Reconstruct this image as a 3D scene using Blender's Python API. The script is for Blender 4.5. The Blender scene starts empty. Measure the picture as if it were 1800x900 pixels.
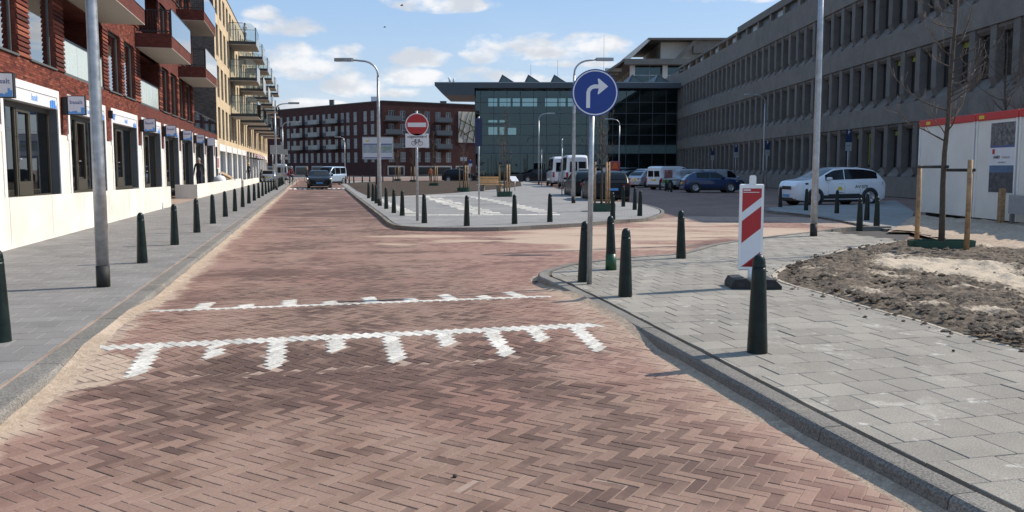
import bpy, bmesh, math, random
import numpy as np
from mathutils import Vector, Matrix
R = math.radians
rng = random.Random(7)
sc = bpy.context.scene
COL = sc.collection

# ---------------------------------------------------------------- camera
CAMH, FPX, HOR = 1.6, 1450.0, 297.0
PITCH = math.atan((424 - HOR) / FPX)
cam_d = bpy.data.cameras.new("camera")
cam_d.sensor_width = 36.0
cam_d.lens = 36.0 * FPX / 1800.0
cam_d.shift_y = -26.0 / 1800.0
cam_d.clip_start = 0.05
cam_d.clip_end = 3000
cam = bpy.data.objects.new("camera", cam_d)
COL.objects.link(cam)
cam.location = (0, 0, CAMH)
cam.rotation_euler = (R(90) - PITCH, 0, 0)
sc.camera = cam

# ---------------------------------------------------------------- light
SUN_EL = R(41)
SUN_DIR = Vector((0.925, 0.38, 0)).normalized()
sv = Vector((SUN_DIR.x * math.cos(SUN_EL), SUN_DIR.y * math.cos(SUN_EL), math.sin(SUN_EL)))
sd = bpy.data.lights.new("sun", 'SUN')
sd.energy = 4.9
sd.angle = R(0.5)
sd.color = (1.0, 0.915, 0.80)
so = bpy.data.objects.new("sun", sd)
COL.objects.link(so)
so.rotation_euler = sv.to_track_quat('Z', 'Y').to_euler()

sc.view_settings.view_transform = 'Standard'
sc.view_settings.look = 'None'
sc.view_settings.gamma = 1
sc.view_settings.use_curve_mapping = False
sc.view_settings.exposure = 0.12

world = bpy.data.worlds.new("World")
sc.world = world
world.use_nodes = True

class NT:
    """small node-tree helper"""
    def __init__(s, tree):
        s.t = tree; s.n = tree.nodes; s.l = tree.links
    def node(s, typ, **kw):
        nd = s.n.new(typ)
        for k, v in kw.items(): setattr(nd, k, v)
        return nd
    def put(s, sock, v):
        if isinstance(v, bpy.types.NodeSocket): s.l.new(v, sock)
        elif v is not None:
            if sock.type == 'RGBA' and not hasattr(v, '__len__'): v = (v, v, v, 1)
            elif sock.type == 'RGBA' and len(v) == 3: v = (*v, 1)
            sock.default_value = v
    def math(s, op, a, b=None, c=None, clamp=False):
        nd = s.node('ShaderNodeMath', operation=op, use_clamp=clamp)
        s.put(nd.inputs[0], a)
        if b is not None: s.put(nd.inputs[1], b)
        if c is not None: s.put(nd.inputs[2], c)
        return nd.outputs[0]
    def vmath(s, op, a, b=None):
        nd = s.node('ShaderNodeVectorMath', operation=op)
        s.put(nd.inputs[0], a)
        if b is not None: s.put(nd.inputs[1], b)
        return nd.outputs[1] if op in ('DOT_PRODUCT', 'LENGTH', 'DISTANCE') else nd.outputs[0]
    def mix(s, f, a, b, typ='MIX'):
        nd = s.node('ShaderNodeMix', data_type='RGBA', blend_type=typ, clamp_factor=True)
        s.put(nd.inputs[0], f); s.put(nd.inputs[6], a); s.put(nd.inputs[7], b)
        return nd.outputs[2]
    def step(s, v, a, b, lo=0.0, hi=1.0, smooth=True):
        nd = s.node('ShaderNodeMapRange', interpolation_type='SMOOTHSTEP' if smooth else 'LINEAR')
        s.put(nd.inputs[0], v); s.put(nd.inputs[1], a); s.put(nd.inputs[2], b); s.put(nd.inputs[3], lo); s.put(nd.inputs[4], hi)
        return nd.outputs[0]
    def noise(s, vec, scale, detail=4, rough=0.55, dim='3D', dist=0.0):
        nd = s.node('ShaderNodeTexNoise', noise_dimensions=dim)
        if vec is not None: s.put(nd.inputs['Vector'], vec)
        nd.inputs['Scale'].default_value = scale; nd.inputs['Detail'].default_value = detail
        nd.inputs['Roughness'].default_value = rough; nd.inputs['Distortion'].default_value = dist
        return nd.outputs[0]
    def ramp(s, f, stops, interp='LINEAR'):
        nd = s.node('ShaderNodeValToRGB'); cr = nd.color_ramp; cr.interpolation = interp
        while len(cr.elements) < len(stops): cr.elements.new(0.5)
        for e, (p, c) in zip(cr.elements, stops):
            e.position = p; e.color = (*c, 1) if hasattr(c, '__len__') else (c, c, c, 1)
        s.put(nd.inputs[0], f)
        return nd.outputs[0]
    def xyz(s, v):
        nd = s.node('ShaderNodeSeparateXYZ'); s.put(nd.inputs[0], v); return nd.outputs
    def comb(s, x=0.0, y=0.0, z=0.0):
        nd = s.node('ShaderNodeCombineXYZ')
        for i, v in enumerate((x, y, z)): s.put(nd.inputs[i], v)
        return nd.outputs[0]

def make_sky():
    t = NT(world.node_tree); t.n.clear()
    out = t.node('ShaderNodeOutputWorld'); bg = t.node('ShaderNodeBackground')
    sky = t.node('ShaderNodeTexSky', sky_type='NISHITA')
    sky.sun_disc = False
    sky.sun_elevation = SUN_EL
    sky.sun_rotation = math.atan2(SUN_DIR.x, SUN_DIR.y)
    sky.air_density = 1.0; sky.dust_density = 1.2; sky.ozone_density = 1.4
    d = t.node('ShaderNodeTexCoord').outputs['Generated']
    x, y, z = t.xyz(d)
    az = t.math('ARCTAN2', x, y); el = t.math('ARCSINE', z)
    # billowing edges: warp the direction with noise before testing the cloud bodies
    wv = t.comb(t.math('MULTIPLY', az, 1.0), t.math('MULTIPLY', el, 1.9), 0.0)
    nA = t.noise(wv, 11.0, 7, 0.56)
    nB = t.noise(wv, 34.0, 7, 0.6)
    bodies = [(780, 6, 118, 34), (505, 57, 85, 27), (535, 118, 112, 44), (610, 98, 50, 24), (742, 104, 66, 25),
              (715, 138, 85, 25), (632, 152, 75, 34), (862, 92, 62, 38), (985, 86, 140, 36), (1290, -2, 140, 36),
              (545, 190, 85, 18), (850, 132, 70, 20), (930, 140, 90, 18), (1010, 112, 90, 12), (470, 40, 40, 22), (700, 165, 70, 14)]
    tot = None
    def body(ca, ce, ra, re):
        a = t.math('DIVIDE', t.math('SUBTRACT', az, ca), ra)
        e0 = t.math('SUBTRACT', el, ce)
        e = t.math('DIVIDE', e0, re)
        # flatter underside
        e = t.math('MULTIPLY', e, t.step(e, -0.2, 0.2, 1.5, 1.0))
        r2 = t.math('ADD', t.math('MULTIPLY', a, a), t.math('MULTIPLY', e, e))
        return t.math('SUBTRACT', 1.0, r2, clamp=True)
    for (px, py, rx, ry) in bodies:
        b = body(math.atan((px - 900) / FPX), (HOR - py) / FPX * 0.97, rx / FPX, ry / FPX)
        tot = b if tot is None else t.math('MAXIMUM', tot, b)
    # the same kind of scattered cumulus all round the sky
    rest = t.step(t.noise(wv, 3.3, 3, 0.5), 0.50, 0.70, 0.0, 0.8)
    off = t.step(t.math('ABSOLUTE', az), 0.62, 0.80)
    hi = t.step(el, 0.24, 0.34)
    rest = t.math('MULTIPLY', rest, t.math('MAXIMUM', off, hi))
    tot = t.math('MAXIMUM', tot, rest)
    dens = t.math('ADD', t.math('MULTIPLY', tot, 0.8), t.math('ADD', t.math('MULTIPLY', t.math('SUBTRACT', nA, 0.5), 2.6), t.math('MULTIPLY', t.math('SUBTRACT', nB, 0.5), 1.5)))
    dens = t.math('MULTIPLY', dens, t.step(tot, 0.0, 0.3))
    cl = t.step(dens, 0.08, 0.86)
    veil = t.math('MULTIPLY', t.step(t.noise(wv, 5.0, 5, 0.6), 0.42, 0.75, 0.0, 0.35), t.step(el, 0.22, 0.05))
    cl = t.math('MAXIMUM', cl, veil)
    shade = t.step(t.noise(t.vmath('ADD', wv, (0.0, 0.02, 0.3)), 13.0, 5, 0.55), 0.38, 0.60, 0.0, 1.0)
    ccol = t.mix(shade, (6.2, 6.5, 7.0, 1), (9.0, 9.0, 9.1, 1))
    skyc = t.mix(0.65, sky.outputs[0], t.mix(t.step(el, -0.05, 0.32), (6.9, 8.1, 9.4, 1), (3.0, 5.6, 9.6, 1)))
    c = t.mix(t.math('MULTIPLY', cl, 0.93), skyc, ccol)
    t.put(bg.inputs[0], c); bg.inputs[1].default_value = 0.1
    t.l.new(bg.outputs[0], out.inputs[0])
make_sky()

# ---------------------------------------------------------------- place -> world
def ray(px, py):
    dx, dy = (px - 900) / FPX, -(py - 424) / FPX
    cp, sp = math.cos(PITCH), math.sin(PITCH)
    return Vector((dx, cp + dy * sp, -sp + dy * cp))
def G(px, py, z=0.0):
    r = ray(px, py); k = (z - CAMH) / r.z
    return Vector((r.x * k, r.y * k, z))
def AT(px, py, Y):
    r = ray(px, py); k = Y / r.y
    return Vector((r.x * k, Y, CAMH + r.z * k))
SANG = math.atan2(1.0, -0.2426)          # street direction
SD = Vector((math.cos(SANG), math.sin(SANG), 0)); SN = Vector((SD.y, -SD.x, 0))
def S(u, t, z=0.0): return SD * u + SN * t + Vector((0, 0, z))
def ut(p): return p.x * SD.x + p.y * SD.y, p.x * SN.x + p.y * SN.y
SW = 0.10                                 # pavement height
def hump(u):
    def sm(a): a = max(0, min(1, a)); return a * a * (3 - 2 * a)
    lin = lambda a: max(0.0, min(1.0, a))
    h = 0.088 * (lin((u - 6.62) / 0.98) - lin((u - 9.35) / 1.25))
    return h + 0.09 * (sm((u - 66.2) / 0.9) - sm((u - 80) / 1.0))

# ---------------------------------------------------------------- mesh builder
class MB:
    def __init__(s): s.v = []; s.f = []; s.m = []; s.sm = []
    def add(s, vs, fs, mi=0, smooth=False, M=None):
        o = len(s.v)
        if M is not None: vs = [M @ Vector(v) for v in vs]
        s.v += [tuple(v) for v in vs]
        for f in fs: s.f.append(tuple(i + o for i in f)); s.m.append(mi); s.sm.append(smooth)
        return s
    def box(s, x0, x1, y0, y1, z0, z1, mi=0, M=None, bev=0.0):
        if bev > 0:
            b = bev
            vs = []
            for (zz, i) in ((z0, b), (z0 + b, 0), (z1 - b, 0), (z1, b)):
                vs += [(x0 + i, y0 + i, zz), (x1 - i, y0 + i, zz), (x1 - i, y1 - i, zz), (x0 + i, y1 - i, zz)]
            fs = [(3, 2, 1, 0), (12, 13, 14, 15)]
            for k in range(3):
                for j in range(4): fs.append((4 * k + j, 4 * k + (j + 1) % 4, 4 * k + 4 + (j + 1) % 4, 4 * k + 4 + j))
            return s.add(vs, fs, mi, False, M)
        vs = [(x0, y0, z0), (x1, y0, z0), (x1, y1, z0), (x0, y1, z0), (x0, y0, z1), (x1, y0, z1), (x1, y1, z1), (x0, y1, z1)]
        return s.add(vs, [(3, 2, 1, 0), (4, 5, 6, 7), (0, 1, 5, 4), (1, 2, 6, 5), (2, 3, 7, 6), (3, 0, 4, 7)], mi, False, M)
    def quad(s, a, b, c, d, mi=0, M=None): return s.add([a, b, c, d], [(0, 1, 2, 3)], mi, False, M)
    def prism(s, poly, h0, h1, axis='z', mi=0, M=None):
        def mk(p, h):
            return {'z': (p[0], p[1], h), 'y': (p[0], h, p[1]), 'x': (h, p[0], p[1])}[axis]
        n = len(poly); vs = [mk(p, h0) for p in poly] + [mk(p, h1) for p in poly]
        fs = [tuple(range(n - 1, -1, -1)), tuple(range(n, 2 * n))] + [(i, (i + 1) % n, n + (i + 1) % n, n + i) for i in range(n)]
        return s.add(vs, fs, mi, False, M)
    def tube(s, path, rad, seg=8, mi=0, cap=True, M=None, smooth=True):
        path = [Vector(p) for p in path]; n = len(path)
        if not hasattr(rad, '__len__'): rad = [rad] * n
        vs = []; fs = []; up = None
        for i, p in enumerate(path):
            d = (path[min(i + 1, n - 1)] - path[max(i - 1, 0)]).normalized()
            if up is None:
                up = Vector((0, 0, 1)) if abs(d.z) < 0.9 else Vector((1, 0, 0))
            a = d.cross(up).normalized(); up = a.cross(d).normalized(); b = up
            for k in range(seg):
                an = 2 * math.pi * k / seg
                vs.append(p + (a * math.cos(an) + b * math.sin(an)) * rad[i])
        for i in range(n - 1):
            for k in range(seg):
                k2 = (k + 1) % seg
                fs.append((i * seg + k, i * seg + k2, (i + 1) * seg + k2, (i + 1) * seg + k))
        s.add(vs, fs, mi, smooth, M)
        if cap:
            o = len(s.v) - len(vs)
            s.f.append(tuple(o + k for k in range(seg - 1, -1, -1))); s.m.append(mi); s.sm.append(False)
            s.f.append(tuple(o + (n - 1) * seg + k for k in range(seg))); s.m.append(mi); s.sm.append(False)
        return s
    def lathe(s, prof, seg=16, mi=0, M=None, smooth=True):
        vs = []; fs = []; n = len(prof)
        for (r, z) in prof:
            for k in range(seg):
                a = 2 * math.pi * k / seg; vs.append((r * math.cos(a), r * math.sin(a), z))
        for i in range(n - 1):
            for k in range(seg):
                k2 = (k + 1) % seg; fs.append((i * seg + k, i * seg + k2, (i + 1) * seg + k2, (i + 1) * seg + k))
        fs.append(tuple(range(seg - 1, -1, -1))); fs.append(tuple((n - 1) * seg + k for k in range(seg)))
        return s.add(vs, fs, mi, smooth, M)
    def grid(s, fn, nu, nv, mi=0, smooth=True, M=None):
        vs = [fn(i / nu, j / nv) for i in range(nu + 1) for j in range(nv + 1)]
        fs = [(i * (nv + 1) + j, (i + 1) * (nv + 1) + j, (i + 1) * (nv + 1) + j + 1, i * (nv + 1) + j + 1) for i in range(nu) for j in range(nv)]
        return s.add(vs, fs, mi, smooth, M)
    def mesh(s, name, mats):
        me = bpy.data.meshes.new(name); me.from_pydata(s.v, [], s.f)
        for m in (mats if isinstance(mats, (list, tuple)) else [mats]): me.materials.append(m)
        me.polygons.foreach_set('material_index', s.m); me.polygons.foreach_set('use_smooth', s.sm)
        me.update()
        return me
    def build(s, name, mats, parent=None, **props):
        return link(name, s.mesh(name, mats), parent, **props)

def link(name, me, parent=None, loc=None, rot=None, **props):
    o = bpy.data.objects.new(name, me); COL.objects.link(o)
    if parent is not None: o.parent = parent
    if loc is not None: o.location = loc
    if rot is not None: o.rotation_euler = rot
    for k, v in props.items():
        if v is not None: o[k] = v
    return o
def thing(name, label, cat, loc=(0, 0, 0), rz=0.0, group=None):
    return link(name, None, None, loc, (0, 0, rz), label=label, category=cat, group=group)
def structure(name, me): return link(name, me, None, kind='structure')
def dup(root, loc, rz, label=None, group=None):
    r = root.copy(); COL.objects.link(r); r.location = loc; r.rotation_euler = (0, 0, rz)
    if label: r['label'] = label
    if group: r['group'] = group
    for ch in list(root.children):
        c = ch.copy(); COL.objects.link(c); c.parent = r
        for g in list(ch.children):
            d = g.copy(); COL.objects.link(d); d.parent = c
    return r
ORD = ['first', 'second', 'third', 'fourth', 'fifth', 'sixth', 'seventh', 'eighth', 'ninth', 'tenth', 'eleventh', 'twelfth', 'thirteenth', 'fourteenth', 'fifteenth', 'sixteenth', 'seventeenth', 'eighteenth', 'nineteenth', 'twentieth']

# ---------------------------------------------------------------- materials
def new_mat(name):
    m = bpy.data.materials.new(name); m.use_nodes = True
    t = NT(m.node_tree); b = m.node_tree.nodes['Principled BSDF']
    return m, t, b
def simple(name, col, rough=0.6, metal=0.0, var=0.12, vscale=6.0, bump=0.0, bscale=60.0, spec=0.5, coat=0.0):
    m, t, b = new_mat(name)
    pos = t.node('ShaderNodeTexCoord').outputs['Object']
    if var > 0:
        n = t.noise(pos, vscale, 5, 0.6)
        f = t.step(n, 0.3, 0.7, 1 - var, 1 + var * 0.7, False)
        c = t.mix(1.0, (*col, 1), t.comb(f, f, f), 'MULTIPLY')
        t.put(b.inputs['Base Color'], c)
        t.put(b.inputs['Roughness'], t.step(n, 0.3, 0.7, max(0.02, rough - 0.06), min(1, rough + 0.08), False))
    else:
        b.inputs['Base Color'].default_value = (*col, 1); b.inputs['Roughness'].default_value = rough
    b.inputs['Metallic'].default_value = metal; b.inputs['Specular IOR Level'].default_value = spec
    b.inputs['Coat Weight'].default_value = coat; b.inputs['Coat Roughness'].default_value = 0.04
    if bump > 0:
        bp = t.node('ShaderNodeBump'); bp.inputs['Strength'].default_value = bump; bp.inputs['Distance'].default_value = 0.01
        t.put(bp.inputs['Height'], t.noise(pos, bscale, 5, 0.65)); t.put(b.inputs['Normal'], bp.outputs[0])
    return m
def glassy(name, tint, trans=0.35, rough=0.02, strength=0.9, base=0.06, wob=0.03, gcol=(1, 1, 1)):
    """thin architectural glass: tinted see-through plus mirror"""
    m, t, b = new_mat(name)
    out = t.n['Material Output']
    tr = t.node('ShaderNodeBsdfTransparent'); tr.inputs[0].default_value = (*[c * trans for c in tint], 1)
    gl = t.node('ShaderNodeBsdfGlossy'); gl.inputs[0].default_value = (strength * gcol[0], strength * gcol[1], strength * gcol[2], 1); gl.inputs[1].default_value = rough
    fr = t.node('ShaderNodeFresnel'); fr.inputs[0].default_value = 1.6
    geo = t.node('ShaderNodeTexCoord').outputs['Object']
    bp = t.node('ShaderNodeBump'); bp.inputs['Strength'].default_value = wob; bp.inputs['Distance'].default_value = 0.02
    t.put(bp.inputs['Height'], t.noise(geo, 1.1, 2)); t.put(gl.inputs['Normal'], bp.outputs[0])
    mx = t.node('ShaderNodeMixShader')
    t.put(mx.inputs[0], t.math('ADD', fr.outputs[0], base, clamp=True)); t.l.new(tr.outputs[0], mx.inputs[1]); t.l.new(gl.outputs[0], mx.inputs[2])
    t.l.new(mx.outputs[0], out.inputs[0])
    return m

def road_material():
    m, t, b = new_mat('clay_paver')
    pos = t.node('ShaderNodeNewGeometry').outputs['Position']
    at = t.node('ShaderNodeAttribute', attribute_name='rnd').outputs['Fac']
    oi = t.node('ShaderNodeObjectInfo').outputs['Random']
    r = t.math('FRACT', t.math('ADD', at, oi))
    u = t.vmath('DOT_PRODUCT', pos, tuple(SD)); tt = t.vmath('DOT_PRODUCT', pos, tuple(SN))
    uv = t.comb(t.math('MULTIPLY', u, 0.85), tt, 0.0)
    big = t.noise(uv, 0.42, 5, 0.62); mid = t.noise(uv, 1.6, 5, 0.6)
    base = t.ramp(r, [(0.0, (0.105, 0.059, 0.043)), (0.08, (0.155, 0.091, 0.067)), (0.35, (0.208, 0.130, 0.097)), (0.75, (0.240, 0.155, 0.117)), (1.0, (0.272, 0.175, 0.130))])
    red = t.step(t.noise(t.vmath('ADD', uv, (7.0, 3.0, 1.0)), 0.5, 3), 0.48, 0.66)
    base = t.mix(t.math('MULTIPLY', red, 0.5), base, (0.25, 0.128, 0.102, 1))
    dark = t.step(t.math('ADD', big, t.math('MULTIPLY', t.math('SUBTRACT', r, 0.5), 0.22)), 0.40, 0.52, 1.0, 0.0)
    base = t.mix(t.math('MULTIPLY', dark, 0.62), base, (0.105, 0.067, 0.056, 1))
    dust = t.step(t.math('ADD', mid, t.math('MULTIPLY', t.math('SUBTRACT', big, 0.5), 1.2)), 0.46, 0.74, 0.0, 0.55)
    base = t.mix(dust, base, (0.33, 0.222, 0.172, 1))
    edge = t.step(t.math('ADD', t.math('ABSOLUTE', t.math('SUBTRACT', tt, 0.5)), t.math('MULTIPLY', t.math('SUBTRACT', mid, 0.5), 1.6)), 1.2, 2.4, 0.0, 0.75)
    base = t.mix(edge, base, t.mix(r, (0.25, 0.135, 0.105, 1), (0.36, 0.225, 0.175, 1)))
    du = t.math('DIVIDE', t.math('SUBTRACT', u, 6.4), 0.85); dv = t.math('DIVIDE', t.math('SUBTRACT', tt, 0.25), 1.9)
    oil = t.math('ADD', t.math('ADD', t.math('MULTIPLY', du, du), t.math('MULTIPLY', dv, dv)), t.math('MULTIPLY', t.math('ADD', t.math('SUBTRACT', mid, 0.5), t.math('MULTIPLY', t.math('SUBTRACT', r, 0.5), 0.3)), 3.0))
    base = t.mix(t.step(oil, 0.3, 1.3, 0.62, 0.0), base, (0.098, 0.058, 0.046, 1))
    st2 = t.noise(t.comb(t.math('MULTIPLY', u, 0.9), t.math('MULTIPLY', tt, 0.35), 4.0), 1.1, 6, 0.62, dist=0.5)
    farm = t.step(u, 9.5, 12.5)
    base = t.mix(t.math('MULTIPLY', t.step(st2, 0.50, 0.64, 0.0, 0.75), farm), base, (0.31, 0.195, 0.155, 1))
    base = t.mix(t.math('MULTIPLY', t.step(st2, 0.36, 0.47, 0.65, 0.0), farm), base, (0.115, 0.064, 0.053, 1))
    fine = t.noise(pos, 55.0, 6, 0.7)
    base = t.mix(0.35, base, t.mix(1.0, base, t.comb(*[t.step(fine, 0.25, 0.75, 0.45, 1.5, False)] * 3), 'MULTIPLY'))
    # blown sand: along the kerbs and across the junction
    x, y, z = t.xyz(pos)
    x_, y_ = x, y; nz = t.noise(uv, 2.2, 6, 0.65); nl = t.noise(t.comb(t.math('MULTIPLY', x_, 0.30), t.math('ADD', y_, t.math('MULTIPLY', x_, 0.1)), 0.0), 0.95, 7, 0.66, dist=0.4)
    sL = t.step(t.math('ADD', tt, t.math('MULTIPLY', t.math('SUBTRACT', nz, 0.5), 0.8)), -1.84, -1.60, 0.85, 0.0)
    sR = t.step(t.math('ADD', tt, t.math('MULTIPLY', t.math('SUBTRACT', nz, 0.5), 1.1)), 2.35, 3.1, 0.0, 0.6)
    def blob(c, rx, ry, amp):
        dx = t.math('DIVIDE', t.math('SUBTRACT', x, c[0]), rx); dy = t.math('DIVIDE', t.math('SUBTRACT', y, c[1]), ry)
        d = t.math('ADD', t.math('MULTIPLY', dx, dx), t.math('MULTIPLY', dy, dy))
        return t.math('MULTIPLY', t.step(d, 0.05, 1.0, 1.0, 0.0), amp)
    c1 = G(1060, 416); c2 = G(1290, 408); c3 = G(760, 420); c4 = G(1210, 393)
    patch = t.math('MAXIMUM', t.math('MAXIMUM', blob(c1, 3.6, 4.6, 1.0), blob(c2, 4.5, 3.2, 1.0)), t.math('MAXIMUM', blob(c3, 2.2, 2.4, 0.8), blob(c4, 3.0, 3.4, 0.8)))
    pm = t.step(t.math('ADD', patch, t.math('MULTIPLY', t.math('SUBTRACT', nl, 0.5), 3.6)), 0.50, 0.98)
    pm = t.math('MULTIPLY', pm, t.step(patch, 0.0, 0.2))
    inj = t.step(u, 10.2, 11.2)
    sR = t.math('MULTIPLY', sR, t.math('SUBTRACT', 1.0, inj))
    c5 = S(6.9, -1.75)
    hp = blob(c5, 0.5, 0.62, 1.0); sL = t.math('MAXIMUM', sL, t.step(t.math('ADD', hp, t.math('MULTIPLY', t.math('SUBTRACT', nz, 0.5), 1.2)), 0.35, 0.6, 0.0, 0.85))
    sand = t.math('MAXIMUM', t.math('MAXIMUM', sL, sR), t.math('MULTIPLY', pm, 0.85))
    sandc = t.mix(t.step(fine, 0.3, 0.7), (0.43, 0.325, 0.24, 1), (0.54, 0.42, 0.315, 1))
    base = t.mix(sand, base, sandc)
    t.put(b.inputs['Base Color'], base)
    b.inputs['Roughness'].default_value = 0.82; b.inputs['Specular IOR Level'].default_value = 0.25
    bp = t.node('ShaderNodeBump'); bp.inputs['Strength'].default_value = 0.5; bp.inputs['Distance'].default_value = 0.006
    t.put(bp.inputs['Height'], t.noise(pos, 90.0, 5, 0.7)); t.put(b.inputs['Normal'], bp.outputs[0])
    return m

def speckled(name, c0, c1, scale=120.0, stain=(0.42, 0.32, 0.23), stain_amt=0.5, bump=0.5, rnd=0.12, rough=0.85, spots=False):
    """concrete with an exposed aggregate grain, per-piece tone and sandy patches"""
    m, t, b = new_mat(name)
    pos = t.node('ShaderNodeNewGeometry').outputs['Position']
    at = t.node('ShaderNodeAttribute', attribute_name='rnd').outputs['Fac']; oi = t.node('ShaderNodeObjectInfo').outputs['Random']
    r = t.math('FRACT', t.math('ADD', at, oi))
    g = t.noise(pos, scale, 3, 0.8)
    c = t.mix(t.step(g, 0.36, 0.64), (*c0, 1), (*c1, 1))
    f = t.step(t.noise(pos, 1.3, 5, 0.62), 0.3, 0.7, 0.84, 1.12, False)
    f = t.math('MULTIPLY', f, t.step(r, 0.0, 1.0, 1 - rnd, 1 + rnd, False))
    c = t.mix(1.0, c, t.comb(f, f, f), 'MULTIPLY')
    st = t.step(t.math('ADD', t.noise(pos, 2.1, 6, 0.7), t.math('MULTIPLY', t.math('SUBTRACT', t.noise(pos, 0.6, 2), 0.5), 0.5)), 0.60, 0.78, 0.0, stain_amt)
    c = t.mix(st, c, (*stain, 1))
    if spots: c = t.mix(t.step(t.noise(pos, 5.5, 4, 0.6), 0.62, 0.76, 0.0, 0.75), c, (0.66, 0.63, 0.57, 1))
    t.put(b.inputs['Base Color'], c); b.inputs['Roughness'].default_value = rough; b.inputs['Specular IOR Level'].default_value = 0.25
    if bump:
        bp = t.node('ShaderNodeBump'); bp.inputs['Strength'].default_value = bump; bp.inputs['Distance'].default_value = 0.004
        t.put(bp.inputs['Height'], g); t.put(b.inputs['Normal'], bp.outputs[0])
    return m

def brick_wall(name, a, bcol, mortar, w=0.22, h=0.0625, msize=0.006, bump=0.4):
    """brick face for walls laid out on local x / z (or y / z on side walls)"""
    m, t, b = new_mat(name)
    pos = t.node('ShaderNodeTexCoord').outputs['Object']
    nrm = t.node('ShaderNodeTexCoord').outputs['Normal']
    x, y, z = t.xyz(pos); nx, ny, nz = t.xyz(nrm)
    side = t.math('GREATER_THAN', t.math('ABSOLUTE', nx), 0.7)
    hx = t.math('ADD', t.math('MULTIPLY', x, t.math('SUBTRACT', 1.0, side)), t.math('MULTIPLY', y, side))
    v = t.comb(hx, z, 0.0)
    br = t.node('ShaderNodeTexBrick'); t.put(br.inputs['Vector'], v)
    br.inputs['Color1'].default_value = (*a, 1); br.inputs['Color2'].default_value = (*bcol, 1); br.inputs['Mortar'].default_value = (*mortar, 1)
    br.inputs['Scale'].default_value = 1.0; br.inputs['Mortar Size'].default_value = msize; br.inputs['Brick Width'].default_value = w; br.inputs['Row Height'].default_value = h
    br.inputs['Bias'].default_value = 0.1
    at = t.node('ShaderNodeAttribute', attribute_name='rnd').outputs['Fac']; oi = t.node('ShaderNodeObjectInfo').outputs['Random']
    n = t.noise(v, 0.9, 5, 0.6)
    f = t.step(n, 0.3, 0.7, 0.78, 1.15, False)
    c = t.mix(1.0, br.outputs[0], t.comb(f, f, f), 'MULTIPLY')
    fn = t.noise(t.vmath('MULTIPLY', v, (4.5, 16.0, 1.0)), 1.0, 2)
    f2 = t.step(fn, 0.3, 0.7, 0.75, 1.2, False)
    c = t.mix(1.0, c, t.comb(f2, f2, f2), 'MULTIPLY')
    t.put(b.inputs['Base Color'], c); b.inputs['Roughness'].default_value = 0.85; b.inputs['Specular IOR Level'].default_value = 0.2
    bp = t.node('ShaderNodeBump'); bp.inputs['Strength'].default_value = bump; bp.inputs['Distance'].default_value = 0.006
    t.put(bp.inputs['Height'], br.outputs[1]); bp.invert = True; t.put(b.inputs['Normal'], bp.outputs[0])
    return m
def loose_brick(name, stops):
    m, t, b = new_mat(name)
    pos = t.node('ShaderNodeNewGeometry').outputs['Position']
    at = t.node('ShaderNodeAttribute', attribute_name='rnd').outputs['Fac']; oi = t.node('ShaderNodeObjectInfo').outputs['Random']
    c = t.ramp(t.math('FRACT', t.math('ADD', at, oi)), stops)
    f = t.step(t.noise(pos, 0.9, 5, 0.6), 0.3, 0.7, 0.85, 1.12, False)
    c = t.mix(1.0, c, t.comb(f, f, f), 'MULTIPLY')
    t.put(b.inputs['Base Color'], c); b.inputs['Roughness'].default_value = 0.85; b.inputs['Specular IOR Level'].default_value = 0.2
    return m
def soil_mat(name, dark, mid, sand, amt):
    m, t, b = new_mat(name)
    pos = t.node('ShaderNodeNewGeometry').outputs['Position']
    n1 = t.noise(pos, 1.1, 6, 0.65); n2 = t.noise(pos, 12.0, 7, 0.75); n3 = t.noise(pos, 70.0, 4, 0.7)
    c = t.mix(t.step(n2, 0.35, 0.65), (*dark, 1), (*mid, 1))
    s = t.step(t.math('ADD', n1, t.math('MULTIPLY', t.math('SUBTRACT', n2, 0.5), 0.5)), 0.52 - amt, 0.64 - amt)
    sa = t.node('ShaderNodeAttribute', attribute_name='sand').outputs['Fac']
    s = t.math('MULTIPLY', t.step(t.math('ADD', sa, t.math('MULTIPLY', t.math('SUBTRACT', n2, 0.5), 1.5)), 0.35, 0.75), 0.92) if amt < 0 else s
    c = t.mix(s, c, (*sand, 1))
    f = t.step(n3, 0.3, 0.7, 0.7, 1.25, False)
    c = t.mix(1.0, c, t.comb(f, f, f), 'MULTIPLY')
    t.put(b.inputs['Base Color'], c); b.inputs['Roughness'].default_value = 0.95; b.inputs['Specular IOR Level'].default_value = 0.1
    bp = t.node('ShaderNodeBump'); bp.inputs['Strength'].default_value = 0.8; bp.inputs['Distance'].default_value = 0.02
    t.put(bp.inputs['Height'], t.noise(pos, 22.0, 6, 0.7)); t.put(b.inputs['Normal'], bp.outputs[0])
    return m
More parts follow.
